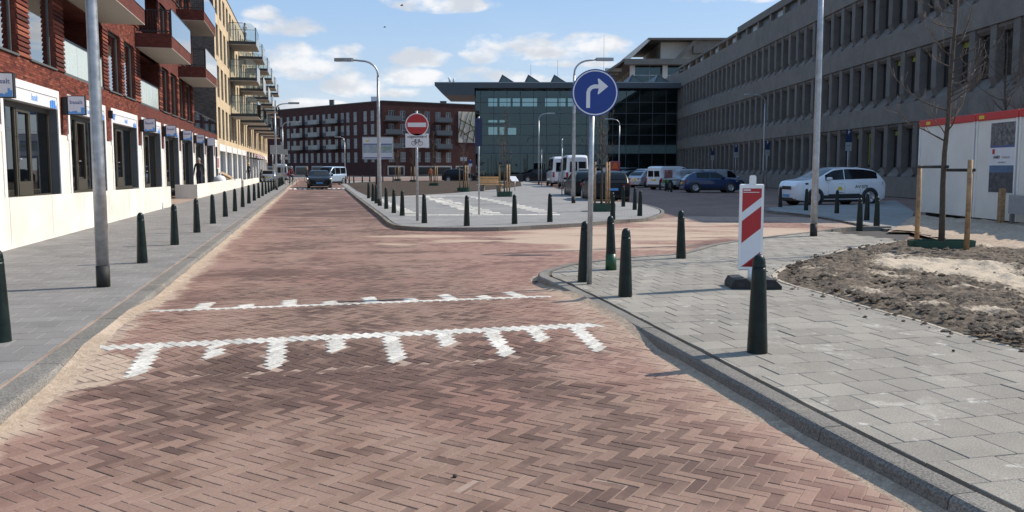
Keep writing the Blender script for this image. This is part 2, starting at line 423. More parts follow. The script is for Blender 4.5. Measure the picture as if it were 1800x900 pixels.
def sheet_bricks(name, a, bb, mortar, rot, w=0.22, h=0.11, rough=0.85, patch=0.25):
    """small paving seen from far: pattern only"""
    m, t, b = new_mat(name)
    pos = t.node('ShaderNodeNewGeometry').outputs['Position']
    mp = t.node('ShaderNodeMapping'); mp.inputs['Rotation'].default_value = (0, 0, rot); t.put(mp.inputs[0], pos)
    br = t.node('ShaderNodeTexBrick'); t.put(br.inputs['Vector'], mp.outputs[0])
    br.inputs['Color1'].default_value = (*a, 1); br.inputs['Color2'].default_value = (*bb, 1); br.inputs['Mortar'].default_value = (*mortar, 1)
    br.inputs['Scale'].default_value = 1.0; br.inputs['Mortar Size'].default_value = 0.006; br.inputs['Brick Width'].default_value = w; br.inputs['Row Height'].default_value = h
    f = t.step(t.noise(pos, 0.5, 6, 0.65), 0.3, 0.7, 1 - patch, 1 + patch, False)
    f = t.math('MULTIPLY', f, t.step(t.noise(pos, 3.0, 6, 0.65), 0.3, 0.7, 0.88, 1.1, False))
    c = t.mix(1.0, br.outputs[0], t.comb(f, f, f), 'MULTIPLY')
    t.put(b.inputs['Base Color'], c); b.inputs['Roughness'].default_value = rough; b.inputs['Specular IOR Level'].default_value = 0.2
    return m

M = {}
M['road'] = road_material()
M['joint'] = simple('joint_sand', (0.34, 0.245, 0.19), 0.95, var=0.3, vscale=3)
M['white_brick'] = speckled('white_paver', (0.47, 0.44, 0.385), (0.67, 0.64, 0.575), 28, (0.36, 0.29, 0.23), 0.8, 0.3, 0.16)
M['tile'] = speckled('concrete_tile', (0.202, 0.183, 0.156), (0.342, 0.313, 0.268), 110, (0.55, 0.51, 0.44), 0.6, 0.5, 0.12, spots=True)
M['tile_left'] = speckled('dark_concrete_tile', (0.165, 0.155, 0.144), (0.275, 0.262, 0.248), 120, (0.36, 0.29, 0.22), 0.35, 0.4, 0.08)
M['kerb'] = speckled('kerb_concrete', (0.115, 0.106, 0.093), (0.27, 0.25, 0.22), 75, (0.38, 0.30, 0.22), 0.75, 0.7, 0.12)
M['island'] = sheet_bricks('grey_paver', (0.245, 0.237, 0.225), (0.29, 0.282, 0.27), (0.18, 0.172, 0.165), R(8), 0.22, 0.11, patch=0.12)
M['lot'] = sheet_bricks('lot_paver', (0.205, 0.132, 0.107), (0.265, 0.17, 0.138), (0.19, 0.135, 0.108), R(4), 0.22, 0.11)
M['ground'] = sheet_bricks('ground_paver', (0.21, 0.18, 0.16), (0.26, 0.225, 0.20), (0.17, 0.14, 0.12), R(10), 0.3, 0.3)
M['gap'] = simple('gap_soil', (0.055, 0.048, 0.042), 0.95)
M['edging'] = speckled('sandy_edging', (0.30, 0.26, 0.21), (0.46, 0.40, 0.32), 60, (0.5, 0.40, 0.30), 0.6, 0.4, 0.15)
M['sand'] = soil_mat('loose_sand', (0.36, 0.275, 0.205), (0.46, 0.36, 0.27), (0.50, 0.395, 0.30), 0.0)
M['soil'] = soil_mat('garden_soil', (0.056, 0.044, 0.034), (0.225, 0.180, 0.137), (0.55, 0.455, 0.345), -1.0)
M['bed'] = soil_mat('island_soil', (0.055, 0.041, 0.031), (0.085, 0.065, 0.05), (0.12, 0.095, 0.075), -0.05)
M['bollard'] = simple('bollard_paint', (0.0075, 0.017, 0.0155), 0.36, 0.0, 0.6, 9, 0.15, 40, 0.3, 0.0)
M['green'] = simple('fresh_green_paint', (0.008, 0.06, 0.02), 0.4)
M['galv'] = simple('galvanised_steel', (0.42, 0.44, 0.46), 0.42, 0.75, 0.25, 9, 0.08, 30)
M['darkmetal'] = simple('dark_metal', (0.028, 0.03, 0.032), 0.45, 0.2, 0.15)
M['black'] = simple('black_rubber', (0.018, 0.018, 0.018), 0.7)
M['white'] = simple('white_paint', (0.80, 0.79, 0.76), 0.5, var=0.05)
M['render'] = simple('white_render', (0.76, 0.715, 0.63), 0.8, var=0.18, vscale=0.8, bump=0.1, bscale=40)
M['brick_back'] = brick_wall('red_brick_face', (0.165, 0.043, 0.030), (0.115, 0.030, 0.023), (0.10, 0.060, 0.048))
RB = [(0.0, (0.062, 0.026, 0.022)), (0.1, (0.10, 0.030, 0.022)), (0.45, (0.165, 0.046, 0.031)), (0.8, (0.205, 0.056, 0.036)), (1.0, (0.26, 0.088, 0.055))]
M['brick'] = loose_brick('red_facing_brick', RB)
M['mortar'] = simple('wall_mortar', (0.085, 0.05, 0.04), 0.95)
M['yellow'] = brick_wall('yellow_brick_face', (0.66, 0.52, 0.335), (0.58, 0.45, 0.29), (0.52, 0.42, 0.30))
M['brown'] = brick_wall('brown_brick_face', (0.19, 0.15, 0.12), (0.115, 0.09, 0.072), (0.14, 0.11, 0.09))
M['darkbrick'] = brick_wall('dark_red_brick_face', (0.085, 0.033, 0.030), (0.055, 0.024, 0.022), (0.055, 0.035, 0.03))
M['bronze'] = simple('bronze_frame', (0.085, 0.075, 0.055), 0.45, 0.3, 0.1)
M['greyframe'] = simple('grey_frame', (0.10, 0.105, 0.10), 0.5, 0.0, 0.1)
M['reveal'] = simple('grey_reveal', (0.115, 0.12, 0.128), 0.7, var=0.08)
M['shopglass'] = glassy('shop_glass', (0.75, 0.8, 0.77), 0.8, base=0.05)
M['winglass'] = glassy('window_glass', (0.5, 0.6, 0.62), 0.25, strength=1.0, base=0.30)
M['balglass'] = glassy('balustrade_glass', (0.80, 0.92, 0.92), 0.75)
M['milk'] = simple('frosted_glass', (0.50, 0.575, 0.56), 0.25, var=0.05, vscale=1.0)
M['curtain'] = simple('pale_curtain', (0.40, 0.39, 0.36), 0.8)
M['inside'] = simple('dim_interior', (0.38, 0.38, 0.35), 0.9, var=0.3, vscale=1.2)
M['soffit'] = simple('cream_soffit', (0.46, 0.42, 0.36), 0.8, var=0.06)
M['concrete'] = speckled('grey_concrete', (0.165, 0.147, 0.128), (0.215, 0.192, 0.168), 25, (0.13, 0.125, 0.118), 0.5, 0.3, 0.07)
M['fin'] = speckled('fin_concrete', (0.14, 0.125, 0.112), (0.185, 0.167, 0.15), 25, (0.14, 0.135, 0.13), 0.5, 0.3, 0.10)
M['lime'] = simple('lime_blind', (0.27, 0.29, 0.06), 0.7, var=0.05)
M['curtainwall'] = glassy('curtain_wall_glass', (0.60, 0.76, 0.79), 0.72, 0.015, 0.68, base=0.05, wob=0.006, gcol=(.72, .88, .93))
M['steel'] = simple('slate_steel', (0.075, 0.088, 0.10), 0.5, 0.2, 0.1)
M['signblue'] = simple('sign_blue', (0.006, 0.04, 0.235), 0.38, var=0.05)
M['signred'] = simple('sign_red', (0.42, 0.018, 0.022), 0.38, var=0.05)
M['signwhite'] = simple('sign_white', (0.72, 0.72, 0.73), 0.42, var=0.04)
M['signgrey'] = simple('sign_back', (0.36, 0.38, 0.39), 0.5, 0.5)
M['ink'] = simple('black_ink', (0.02, 0.02, 0.022), 0.6, var=0)
M['brandblue'] = simple('print_blue', (0.045, 0.15, 0.55), 0.5, var=0.1)
M['brandlight'] = simple('print_light_blue', (0.13, 0.36, 0.76), 0.5, var=0.1)
M['brandink'] = simple('print_slate', (0.075, 0.10, 0.26), 0.5, var=0)
M['lightbox'] = simple('lightbox_face', (0.74, 0.74, 0.80), 0.5, var=0.04)
M['wood'] = simple('stake_wood', (0.36, 0.225, 0.115), 0.75, var=0.45, vscale=10, bump=0.3)
M['bench_wood'] = simple('bench_wood', (0.66, 0.40, 0.18), 0.6, var=0.15, vscale=5)
M['bark'] = simple('tree_bark', (0.085, 0.065, 0.048), 0.9, var=0.4, vscale=14, bump=0.5, bscale=50)
M['twig'] = simple('twig_bark', (0.17, 0.13, 0.10), 0.85, var=0.2)
M['rimgreen'] = simple('green_root_rim', (0.012, 0.055, 0.035), 0.5, var=0.15)
M['cabin'] = simple('cabin_panel', (0.78, 0.745, 0.67), 0.55, var=0.09, vscale=0.9)
M['cabinred'] = simple('cabin_red_trim', (0.55, 0.035, 0.03), 0.5, var=0.06)
M['carglass'] = simple('tinted_car_glass', (0.008, 0.010, 0.012), 0.06, var=0, spec=0.35)
M['tyre'] = simple('tyre_rubber', (0.02, 0.02, 0.02), 0.8)
M['rim'] = simple('alloy_rim', (0.42, 0.43, 0.45), 0.3, 0.8, 0.1)
M['plastic'] = simple('black_plastic', (0.025, 0.026, 0.028), 0.5)
M['lamp_clear'] = simple('headlamp_lens', (0.62, 0.63, 0.62), 0.12, 0.4, 0.05)
M['lamp_red'] = simple('tail_lamp_lens', (0.35, 0.012, 0.015), 0.15, var=0.05)
M['plateblue'] = simple('blue_number_plate', (0.10, 0.30, 0.62), 0.4, var=0.02)
M['plateyellow'] = simple('yellow_number_plate', (0.75, 0.52, 0.03), 0.4, var=0.02)
def paint(name, c, metal=0.0, rough=0.3): 
    M[name] = simple(name, c, rough, metal, 0.06, 1.5, spec=(0.22 if max(c) < .05 else 0.4), coat=(0.0 if max(c) < .05 else 0.7)); return M[name]
paint('white_car_paint', (0.74, 0.75, 0.77)); paint('black_car_paint', (0.010, 0.011, 0.014)); paint('blue_car_paint', (0.012, 0.036, 0.11), 0.3)
paint('silver_car_paint', (0.42, 0.45, 0.50), 0.6); paint('light_blue_car_paint', (0.40, 0.50, 0.62), 0.4); paint('dark_grey_car_paint', (0.035, 0.038, 0.045), 0.3); paint('red_vehicle_paint', (0.28, 0.02, 0.02))
M['spandrel'] = simple('green_grey_spandrel', (0.10, 0.145, 0.14), 0.25, var=0.08)
M['palewin'] = simple('pale_curtained_pane', (0.115, 0.125, 0.135), 0.12, var=0.7, vscale=0.35, spec=0.8)
M['olive'] = simple('olive_slat', (0.085, 0.095, 0.035), 0.7)

def frosted(name, col, amt):
    m, t, b = new_mat(name); out = t.n['Material Output']
    tr = t.node('ShaderNodeBsdfTransparent'); tr.inputs[0].default_value = (.92, .97, .95, 1); mx = t.node('ShaderNodeMixShader'); mx2 = t.node('ShaderNodeMixShader')
    tl = t.node('ShaderNodeBsdfTranslucent'); tl.inputs[0].default_value = (*col, 1); df = t.node('ShaderNodeBsdfDiffuse'); df.inputs[0].default_value = (*col, 1)
    mx2.inputs[0].default_value = .5; t.l.new(tl.outputs[0], mx2.inputs[1]); t.l.new(df.outputs[0], mx2.inputs[2])
    mx.inputs[0].default_value = amt; t.l.new(tr.outputs[0], mx.inputs[1]); t.l.new(mx2.outputs[0], mx.inputs[2])
    gl = t.node('ShaderNodeBsdfGlossy'); gl.inputs[1].default_value = .03; m3 = t.node('ShaderNodeMixShader'); fr = t.node('ShaderNodeFresnel'); fr.inputs[0].default_value = 1.5
    t.l.new(fr.outputs[0], m3.inputs[0]); t.l.new(mx.outputs[0], m3.inputs[1]); t.l.new(gl.outputs[0], m3.inputs[2]); t.l.new(m3.outputs[0], out.inputs[0])
    return m
M['endglass'] = frosted('pale_screen_glass', (.62, .72, .68), .30)
M['pale_soffit'] = simple('pale_concrete', (0.62, 0.58, 0.52), 0.8, var=0.08)
M['navy'] = simple('dark_blue_plate', (0.006, 0.018, 0.075), 0.4, var=0.05)
# ---------------------------------------------------------------- lettering, made first while the scene is still small
TXT = {}
def _text(key, body, size, mat, bold=0.0, font_scale_x=1.0):
    cu = bpy.data.curves.new(key, 'FONT'); cu.body = body; cu.size = size; cu.extrude = 0.002; cu.align_x = 'CENTER'; cu.align_y = 'CENTER'; cu.offset = bold; cu.resolution_u = 3
    ob = bpy.data.objects.new(key, cu); COL.objects.link(ob)
    dg = bpy.context.evaluated_depsgraph_get()
    me = bpy.data.meshes.new_from_object(ob.evaluated_get(dg)); me.materials.clear(); me.materials.append(mat)
    if font_scale_x != 1.0: me.transform(Matrix.Scale(font_scale_x, 4, (1, 0, 0)))
    bpy.data.objects.remove(ob); bpy.data.curves.remove(cu)
    TXT[key] = me
_text('lightbox', 'basalt', 0.145, M['brandink'], 0.002)
_text('shop', 'basalt', 0.24, M['brandlight'], 0.0015, 0.9)
_text('except', 'uitgezonderd', 0.105, M['ink'], 0.001)
_text('av070', 'AV 070', 0.21, M['ink'], 0.001)
_text('taxiword', 'taxi haaglanden', 0.06, M['ink'])
_text('poster1', 'AABO', 0.115, M['ink'], 0.003)
_text('poster2', 'trading bv', 0.095, M['signgrey'])
_text('poster3', 'www.aabo.nl', 0.07, M['signgrey'])
_text('parking', 'P', 0.22, M['signwhite'], 0.004)
_text('small', 'zone', 0.1, M['ink'])
def letter(key, parent, loc, rot, name='lettering'):
    return link(name, TXT[key], parent, loc, rot)
# ================================================================ ground, road, pavements
def P2(pts, z=0.0): return [(G(x, y, z).x, G(x, y, z).y) for x, y in pts]
def inside(p, poly):
    x, y = p; c = False; n = len(poly)
    for i in range(n):
        x1, y1 = poly[i]; x2, y2 = poly[i - 1]
        if (y1 > y) != (y2 > y) and x < (x2 - x1) * (y - y1) / (y2 - y1) + x1: c = not c
    return c
def clip_convex(sub, clip):
    """clip any polygon by a convex counter-clockwise one"""
    out = list(sub)
    for i in range(len(clip)):
        ax, ay = clip[i]; bx, by = clip[(i + 1) % len(clip)]
        inp, out = out, []
        for k in range(len(inp)):
            p, q = inp[k - 1], inp[k]
            sp = (bx - ax) * (p[1] - ay) - (by - ay) * (p[0] - ax); sq = (bx - ax) * (q[1] - ay) - (by - ay) * (q[0] - ax)
            if (sp >= 0) != (sq >= 0):
                f = sp / (sp - sq); out.append((p[0] + f * (q[0] - p[0]), p[1] + f * (q[1] - p[1])))
            if sq >= 0: out.append(q)
        if not out: return []
    return out
def area(p): return 0.5 * sum(p[i - 1][0] * p[i][1] - p[i][0] * p[i - 1][1] for i in range(len(p)))
def sheet(name, poly, z, mat, kind='structure', tri=True):
    bm = bmesh.new(); vs = [bm.verts.new((x, y, z)) for x, y in poly]; f = bm.faces.new(vs)
    if f.normal.z < 0 or area(poly) < 0: f.normal_flip()
    bmesh.ops.triangulate(bm, faces=[f])
    me = bpy.data.meshes.new(name); bm.to_mesh(me); bm.free(); me.materials.append(mat)
    return structure(name, me)
def smooth_line(pts, n=6):
    """Catmull-Rom through the points"""
    out = []
    for i in range(len(pts) - 1):
        p0, p1, p2, p3 = pts[max(i - 1, 0)], pts[i], pts[i + 1], pts[min(i + 2, len(pts) - 1)]
        for k in range(n):
            t = k / n
            out.append(tuple(0.5 * (2 * p1[a] + (p2[a] - p0[a]) * t + (2 * p0[a] - 5 * p1[a] + 4 * p2[a] - p3[a]) * t * t + (3 * p1[a] - p0[a] - 3 * p2[a] + p3[a]) * t ** 3) for a in (0, 1)))
    return out + [pts[-1]]

def stS(u, t): p = S(u, t); return (p.x, p.y)
TL = -1.88                                              # road edge of the left kerb
kr_px = [(962, 509), (944, 498), (947, 488), (973, 480), (1001, 473), (1069, 464.5), (1111, 460), (1191, 453.5), (1250, 437.5), (1340, 424), (1430, 413), (1480, 406), (1560, 404)]
near = [ut(G(1640, 900)), ut(G(1330, 725))]
tR = near[0][1]
KR = smooth_line([stS(u, t) for u, t in ((-2, 2.80), (1, 2.80), (2.5, 2.80), (4, 2.82), (5.2, 2.87), (6.4, 2.93), (7.6, 2.98), (8.8, 3.03), (9.8, 3.05), (10.6, 3.06))] + P2(kr_px[1:]), 4)
ki_px = [(597, 322), (620, 341), (650, 364), (676, 384), (697.8, 400), (735.6, 405), (792, 406), (849, 406), (900, 404.5), (1000, 399), (1018, 398), (1083.7, 392), (1130, 389), (1149, 384), (1160, 378), (1153, 371), (1120, 362), (1085, 358.5), (1040, 357), (1015, 347), (985, 336), (945, 325), (925, 321)]
KI = smooth_line(P2(ki_px), 4)

# base sheets
sheet('ground', [(-300, -60), (400, -60), (400, 1500), (-300, 1500)], -0.10, M['ground'])
sheet('parking_lot', [(2.2, 16), (26, 16), (26, 150), (-60, 150), (-60, 108), (-20, 84), (-12, 70)], -0.035, M['lot'])
sheet('back_street', [(-70, 100), (24, 100), (24, 110), (-70, 110)], -0.005, M['island'])

def kerb_t(u):
    best = tR + 0.05
    for p, q in zip(KR, KR[1:]):
        (ua_, ta_), (ub_, tb_) = ut(Vector((p[0], p[1], 0))), ut(Vector((q[0], q[1], 0)))
        if min(ua_, ub_) <= u <= max(ua_, ub_) and abs(ub_ - ua_) > 1e-6 and u < 11.5:
            best = max(tR + 0.05, ta_ + (tb_ - ta_) * (u - ua_) / (ub_ - ua_) + 0.1); break
    return best
# ---- the road: a bed with the hump, near pavers as pieces, beyond them the sheet alone
bed = MB()
us = list(np.arange(-2, 12, 0.1)) + list(np.arange(12, 62, 2.0)) + list(np.arange(62, 84, 0.4)) + [90, 100, 118]
NEAR_U = 27.5
rows = []
for u in us:
    row = []
    for t in (TL - 0.02, -0.6, 0.8, kerb_t(u)): 
        p = S(u, t, hump(u) - 0.0038); row.append(tuple(p))
    rows.append(row)
for i in range(len(us) - 1):
    for k in range(3):
        mi = 0 if us[i] < NEAR_U - 1.5 else 1
        z = 0.001 if mi else 0
        q = [rows[i][k], rows[i][k + 1], rows[i + 1][k + 1], rows[i + 1][k]]
        bed.quad(*[(a[0], a[1], a[2] + z) for a in q], mi)
# junction bed
road = structure('road', bed.mesh('road', [M['joint'], M['road']]))
jx = [stS(10.0, tR - 0.1)] + [(p[0], p[1]) for p in P2([(944, 492), (1001, 470), (1111, 457), (1250, 435), (1430, 411), (1560, 402)])] + [(13, 24.5), (9.5, 27.5), (6, 28)] + P2([(1160, 384), (1083, 396), (900, 408), (735, 408), (690, 400)]) + [stS(24, tR - 0.1)]
bm_ = sheet('side_road', jx, -0.005, M['joint'])
bl, bw = 0.181, 0.061
L_, W_ = bl + 0.005, bw + 0.005
KIP = KI + [(3, 100), (-12, 90)]
KRP = KR + [(20, 24), (20, -2)]
E1 = (SD + SN).normalized(); E2 = (SN - SD).normalized()
R2 = math.sqrt(2)
def row_u(j): return (2 * j * L_ + 1.5 * L_ - W_ / 2) / R2
J_NEAR = min(range(0, 60), key=lambda j: abs(row_u(j) - 7.47)); J_FAR = min(range(0, 60), key=lambda j: abs(row_u(j) - 9.38))
U_NEAR, U_FAR = row_u(J_NEAR), row_u(J_FAR)
def tof(px, py): return ut(G(px, py, 0.1))[1]
N_RANGE = (tof(172, 617), tof(1092, 584)); F_RANGE = (tof(270, 542), tof(985, 531))
N_TEETH = [tof(x, y) for x, y in ((262, 612), (378, 607), (487, 602), (590, 597), (688, 592), (782, 587), (868, 584), (948, 583), (1030, 583))]
F_TEETH = [tof(x, y) for x, y in ((352, 538), (430, 536), (506, 533), (580, 532), (654, 530), (726, 529), (800, 529), (866, 529), (934, 530))]
white, plain = [], []
TP = W_ * R2
zones = []
for (teeth, uu, sg) in ((N_TEETH, U_NEAR, -1), (F_TEETH, U_FAR, 1)):
    for k, tc in enumerate(teeth):
        n = 8 if k % 2 == 0 else 4
        for q in range(n):
            u = uu + sg * (0.085 + q * TP); white.append((S(u, tc).y, u, tc, 0))
        zones.append((min(uu + sg * 0.07, uu + sg * (0.085 + n * TP)), max(uu + sg * 0.07, uu + sg * (0.085 + n * TP)), tc))
for j in range(-6, 110):
    for i in range(-60, 240):
        for kind in (0, 1):
            if kind == 0: cp, cq = i * W_ + j * L_ + L_ / 2, i * W_ - j * L_ + W_ / 2
            else: cp, cq = i * W_ + j * L_ + L_ + W_ / 2, i * W_ - j * L_ + W_ - L_ / 2
            t = (cp + cq) / R2; u = (cp - cq) / R2
            if u < 2.0 or u > NEAR_U or t < TL + (0.11 if 6.4 < u < 10.8 else -0.06) or t > 14: continue
            c = S(u, t)
            if c.y < 2.7: continue
            if t > tR - 1.2:
                if inside((c.x, c.y), KRP) or inside((c.x, c.y), KIP): continue
            if c.x > 9.5 or (t > tR and c.y > 25.5): continue
            if abs(c.x) > 0.66 * c.y + 0.6: continue
            if any(a < u < b_ and abs(t - tc) < 0.06 for a, b_, tc in zones): continue
            w = kind == 1 and ((j == J_NEAR and N_RANGE[0] < t < N_RANGE[1]) or (j == J_FAR and F_RANGE[0] < t < F_RANGE[1]))
            (white if w else plain).append((c.y, u, t, kind))
def brick_shape(L, W, H=0.05):
    m = MB(); b = 0.003; d = 0.0014; x, y = L / 2, W / 2
    vs = [(-x, -y, -H), (x, -y, -H), (x, y, -H), (-x, y, -H), (-x, -y, -d), (x, -y, -d), (x, y, -d), (-x, y, -d),
          (-x + b, -y + b, 0), (x - b, -y + b, 0), (x - b, y - b, 0), (-x + b, y - b, 0)]
    fs = [(8, 9, 10, 11)] + [(a, (a - 4 + 1) % 4 + 4, (a - 4 + 1) % 4 + 8, a + 4) for a in (4, 5, 6, 7)] + [(a, (a + 1) % 4, (a + 1) % 4 + 4, a + 4) for a in range(4)]
    m.add(vs, fs); return m
BV = brick_shape(bl, bw); B_me = BV.mesh('road_brick', M['road']); W_me = brick_shape(0.20, 0.063).mesh('white_brick', M['white_brick'])
def brick_mat(u, t, kind, dz=0.0):
    e = 0.05; sl = math.atan2(hump(u + e) - hump(u - e), 2 * e)
    yaw = math.atan2(E1.y, E1.x) if kind == 0 else math.atan2(E2.y, E2.x)
    q = 1.0 if u < 9 else max(0.15, 1 - (u - 9) / 4)
    T = Matrix.Translation(S(u, t, hump(u) + dz + rng.gauss(0, 0.0011 * q)))
    tilt = Matrix.Rotation(sl, 4, SN) if abs(sl) > 1e-4 else Matrix.Identity(4)
    return T @ tilt @ Matrix.Rotation(yaw + rng.gauss(0, 0.008), 4, 'Z') @ Matrix.Rotation(rng.gauss(0, 0.005 * q), 4, 'X') @ Matrix.Rotation(rng.gauss(0, 0.002 * q), 4, 'Y')
plain.sort(); white.sort()
def with_rnd(me, nf_per, n):
    a = me.attributes.new('rnd', 'FLOAT', 'FACE')
    a.data.foreach_set('value', np.repeat(np.random.RandomState(3).rand(n), nf_per).astype(np.float32))
for (y, u, t, k) in plain[:300]:
    o = link('road_brick', B_me, road); o.matrix_local = brick_mat(u, t, k)
mb = MB(); rest = plain[300:]
hx_, hy_ = L_ / 2, W_ / 2; FLATV = [(-hx_, -hy_, 0), (hx_, -hy_, 0), (hx_, hy_, 0), (-hx_, hy_, 0)]
def nfaces(y): return 9 if y < 6 else (5 if y < 12.5 else 1)
for (y, u, t, k) in rest:
    if y < 12.5: mb.add(BV.v, BV.f[:nfaces(y)], 0, False, brick_mat(u, t, k))
    else: mb.add(FLATV, [(0, 1, 2, 3)], 0, False, brick_mat(u, t, k))
if True:
    me = mb.mesh('road_bricks', M['road'])
    cnt = [nfaces(y) for (y, u, t, k) in rest]
    a = me.attributes.new('rnd', 'FLOAT', 'FACE'); a.data.foreach_set('value', np.repeat(np.random.RandomState(3).rand(len(rest)), cnt).astype(np.float32))
    link('road_bricks', me, road, kind='stuff')
for (y, u, t, k) in white[:300]:
    o = link('white_brick', W_me, road); o.matrix_local = brick_mat(u, t, k, 0.003)
# far speed table markings: too small to pick apart
mb = MB()
for k in range(12):
    t0 = -1.7 + k * 0.37; ln = 0.75 if k % 2 else 0.4
    a = S(66.9, t0, hump(66.9) + 0.006); 
    mb.quad(S(66.9, t0, hump(66.9) + .008), S(66.9, t0 + .2, hump(66.9) + .008), S(66.9 - ln, t0 + .2, hump(66.9 - ln) + .008), S(66.9 - ln, t0, hump(66.9 - ln) + .008))
mb.quad(S(66.9, -1.8, hump(66.9) + .004), S(66.9, 2.7, hump(66.9) + .004), S(67.15, 2.7, hump(67.15) + .004), S(67.15, -1.8, hump(67.15) + .004))
mb.build('white_marking', M['white_brick'], road)

# ---- kerbs of single stones
def kerb(name_root, line, w, z0, z1, mat, side, length=1.0, bev=0.025, lean=0.02, face_cam=True):
    root = link(name_root, None, None, kind='structure')
    pts = [Vector((x, y, 0)) for x, y in line]
    d = [0]
    for i in range(1, len(pts)): d.append(d[-1] + (pts[i] - pts[i - 1]).length)
    def at(s):
        s = max(0, min(d[-1], s))
        for i in range(1, len(d)):
            if d[i] >= s:
                f = (s - d[i - 1]) / max(1e-9, d[i] - d[i - 1]); return pts[i - 1].lerp(pts[i], f)
        return pts[-1]
    n = max(1, int(d[-1] / length)); 
    for k in range(n):
        sub = 4; a0, a1 = k * d[-1] / n + 0.004, (k + 1) * d[-1] / n - 0.004
        prof = [(0, z0), (lean, z1 - bev), (lean + bev * 0.8, z1 - 0.003), (lean + bev * 1.6, z1), (w, z1), (w, z0)]
        m = MB(); vs = []; dzr = rng.gauss(0, 0.0015)
        for j in range(sub + 1):
            s = a0 + (a1 - a0) * j / sub; p = at(s); tg = (at(s + 0.08) - at(s - 0.08)).normalized(); nn = Vector((-tg.y, tg.x, 0)) * side
            for (o, z) in prof: vs.append(p + nn * o + Vector((0, 0, z + (dzr if z > 0 else 0))))
        np_ = len(prof); fs = []
        for j in range(sub):
            for q in range(np_ - 1): fs.append((j * np_ + q, (j + 1) * np_ + q, (j + 1) * np_ + q + 1, j * np_ + q + 1))
        fs.append(tuple(range(np_))); fs.append(tuple(sub * np_ + q for q in range(np_ - 1, -1, -1)))
        m.add(vs, fs); me = m.mesh('kerb_stone', mat)
        bm = bmesh.new(); bm.from_mesh(me); bmesh.ops.recalc_face_normals(bm, faces=bm.faces); bm.to_mesh(me); bm.free()
        link('kerb_stone', me, root)
    return root
kerb('kerb', KR, 0.165, -0.06, SW + 0.005, M['kerb'], -1)
kerb('kerb', KI, 0.15, -0.06, SW + 0.004, M['kerb'], -1)
kl = [stS(u, TL) for u in np.arange(1.0, 125, 2.0)]
kerb('kerb', kl, 0.235, -0.06, SW - 0.012, M['kerb'], 1, bev=0.03, lean=0.03, length=1.0 if True else 1)

# ---- pavements: bed sheet + tiles
def offset_line(line, w, side):
    out = []
    for i, p in enumerate(line):
        a = Vector(line[max(i - 1, 0)]); b = Vector(line[min(i + 1, len(line) - 1)]); tg = (b - a).normalized()
        n = Vector((-tg.y, tg.x)) * side; out.append((p[0] + n.x * w, p[1] + n.y * w))
    return out
def tiles(parent, poly, mat, tu, tt, u0, u1, t0, t1, z, gap=0.005, first=300, name='paving_tile', bond=0.5, thick=0.05, jit=0.0014):
    got = []
    nrow = 0; u = u0
    while u < u1:
        t = t0 + (bond * tt if nrow % 2 else 0) - tt
        while t < t1:
            q = [stS(u + gap, t + tt - gap), stS(u + gap, t + gap), stS(u + tu - gap, t + gap), stS(u + tu - gap, t + tt - gap)]
            if area(q) < 0: q.reverse()
            cx, cy = sum(a[0] for a in q) / 4, sum(a[1] for a in q) / 4
            if abs(cx) < 0.68 * cy + 2.4 and cy > 1.6:
                ins = [inside(a, poly) for a in q]
                pl = q if all(ins) else (clip_convex(poly, q) if any(ins) or inside((cx, cy), poly) else [])
                if len(pl) >= 3 and abs(area(pl)) > 0.006: got.append((cy, cx, pl if area(pl) > 0 else pl[::-1]))
            t += tt
        u += tu; nrow += 1
    got.sort(key=lambda g: g[0])
    stuff = MB(); cnt = []; b = 0.004
    for n, (cy, cx, pl) in enumerate(got):
        m = MB() if n < first else stuff
        dz = rng.gauss(0, jit); gx, gy = rng.gauss(0, 0.002), rng.gauss(0, 0.002); c = Vector((cx, cy))
        top = []; low = []; bot = []
        for (x, y) in pl:
            zz = z + dz + (x - cx) * gx + (y - cy) * gy; v = (c - Vector((x, y))); v = v * (b * 1.4 / max(v.length, 0.02))
            top.append((x + v.x, y + v.y, zz)); low.append((x, y, zz - b)); bot.append((x, y, z - thick))
        k = len(pl)
        fs = [tuple(range(k))] + [(k + i, k + (i + 1) % k, (i + 1) % k, i) for i in range(k)] + [(2 * k + i, 2 * k + (i + 1) % k, k + (i + 1) % k, k + i) for i in range(k)]
        m.add(top + low + bot, fs); cnt.append(len(fs))
        if n < first: m.build(name, mat, parent)
    if len(got) > first:
        me = stuff.mesh(name + 's', mat); ks = cnt[first:]
        a = me.attributes.new('rnd', 'FLOAT', 'FACE'); a.data.foreach_set('value', np.repeat(np.random.RandomState(5).rand(len(ks)), ks).astype(np.float32))
        link(name + 's', me, parent, kind='stuff')

soil_px = [(2300, 760), (1960, 668), (1800, 612), (1720, 595), (1620, 563), (1530, 540), (1450, 515), (1392, 500), (1368, 489), (1372, 478), (1402, 463), (1440, 451), (1500, 438), (1582, 424)]
SOIL = smooth_line(P2(soil_px, SW), 4)
KRi = offset_line(KR, 0.222, -1)
RP = KRi + P2([(1600, 405)], SW) + SOIL[::-1] + [stS(-2, 6.2)]
pav = sheet('pavement', KR + P2([(1600, 405)], SW) + SOIL[::-1] + [stS(-2, 6.2)], -0.01, M['gap'])
tiles(pav, RP, M['tile'], 0.30, 0.30, 0.5, 24, 1.5, 12, SW, gap=0.0022)
kerb('edging', SOIL, 0.07, -0.02, SW + 0.006, M['edging'], 1, bev=0.008, lean=0.004)
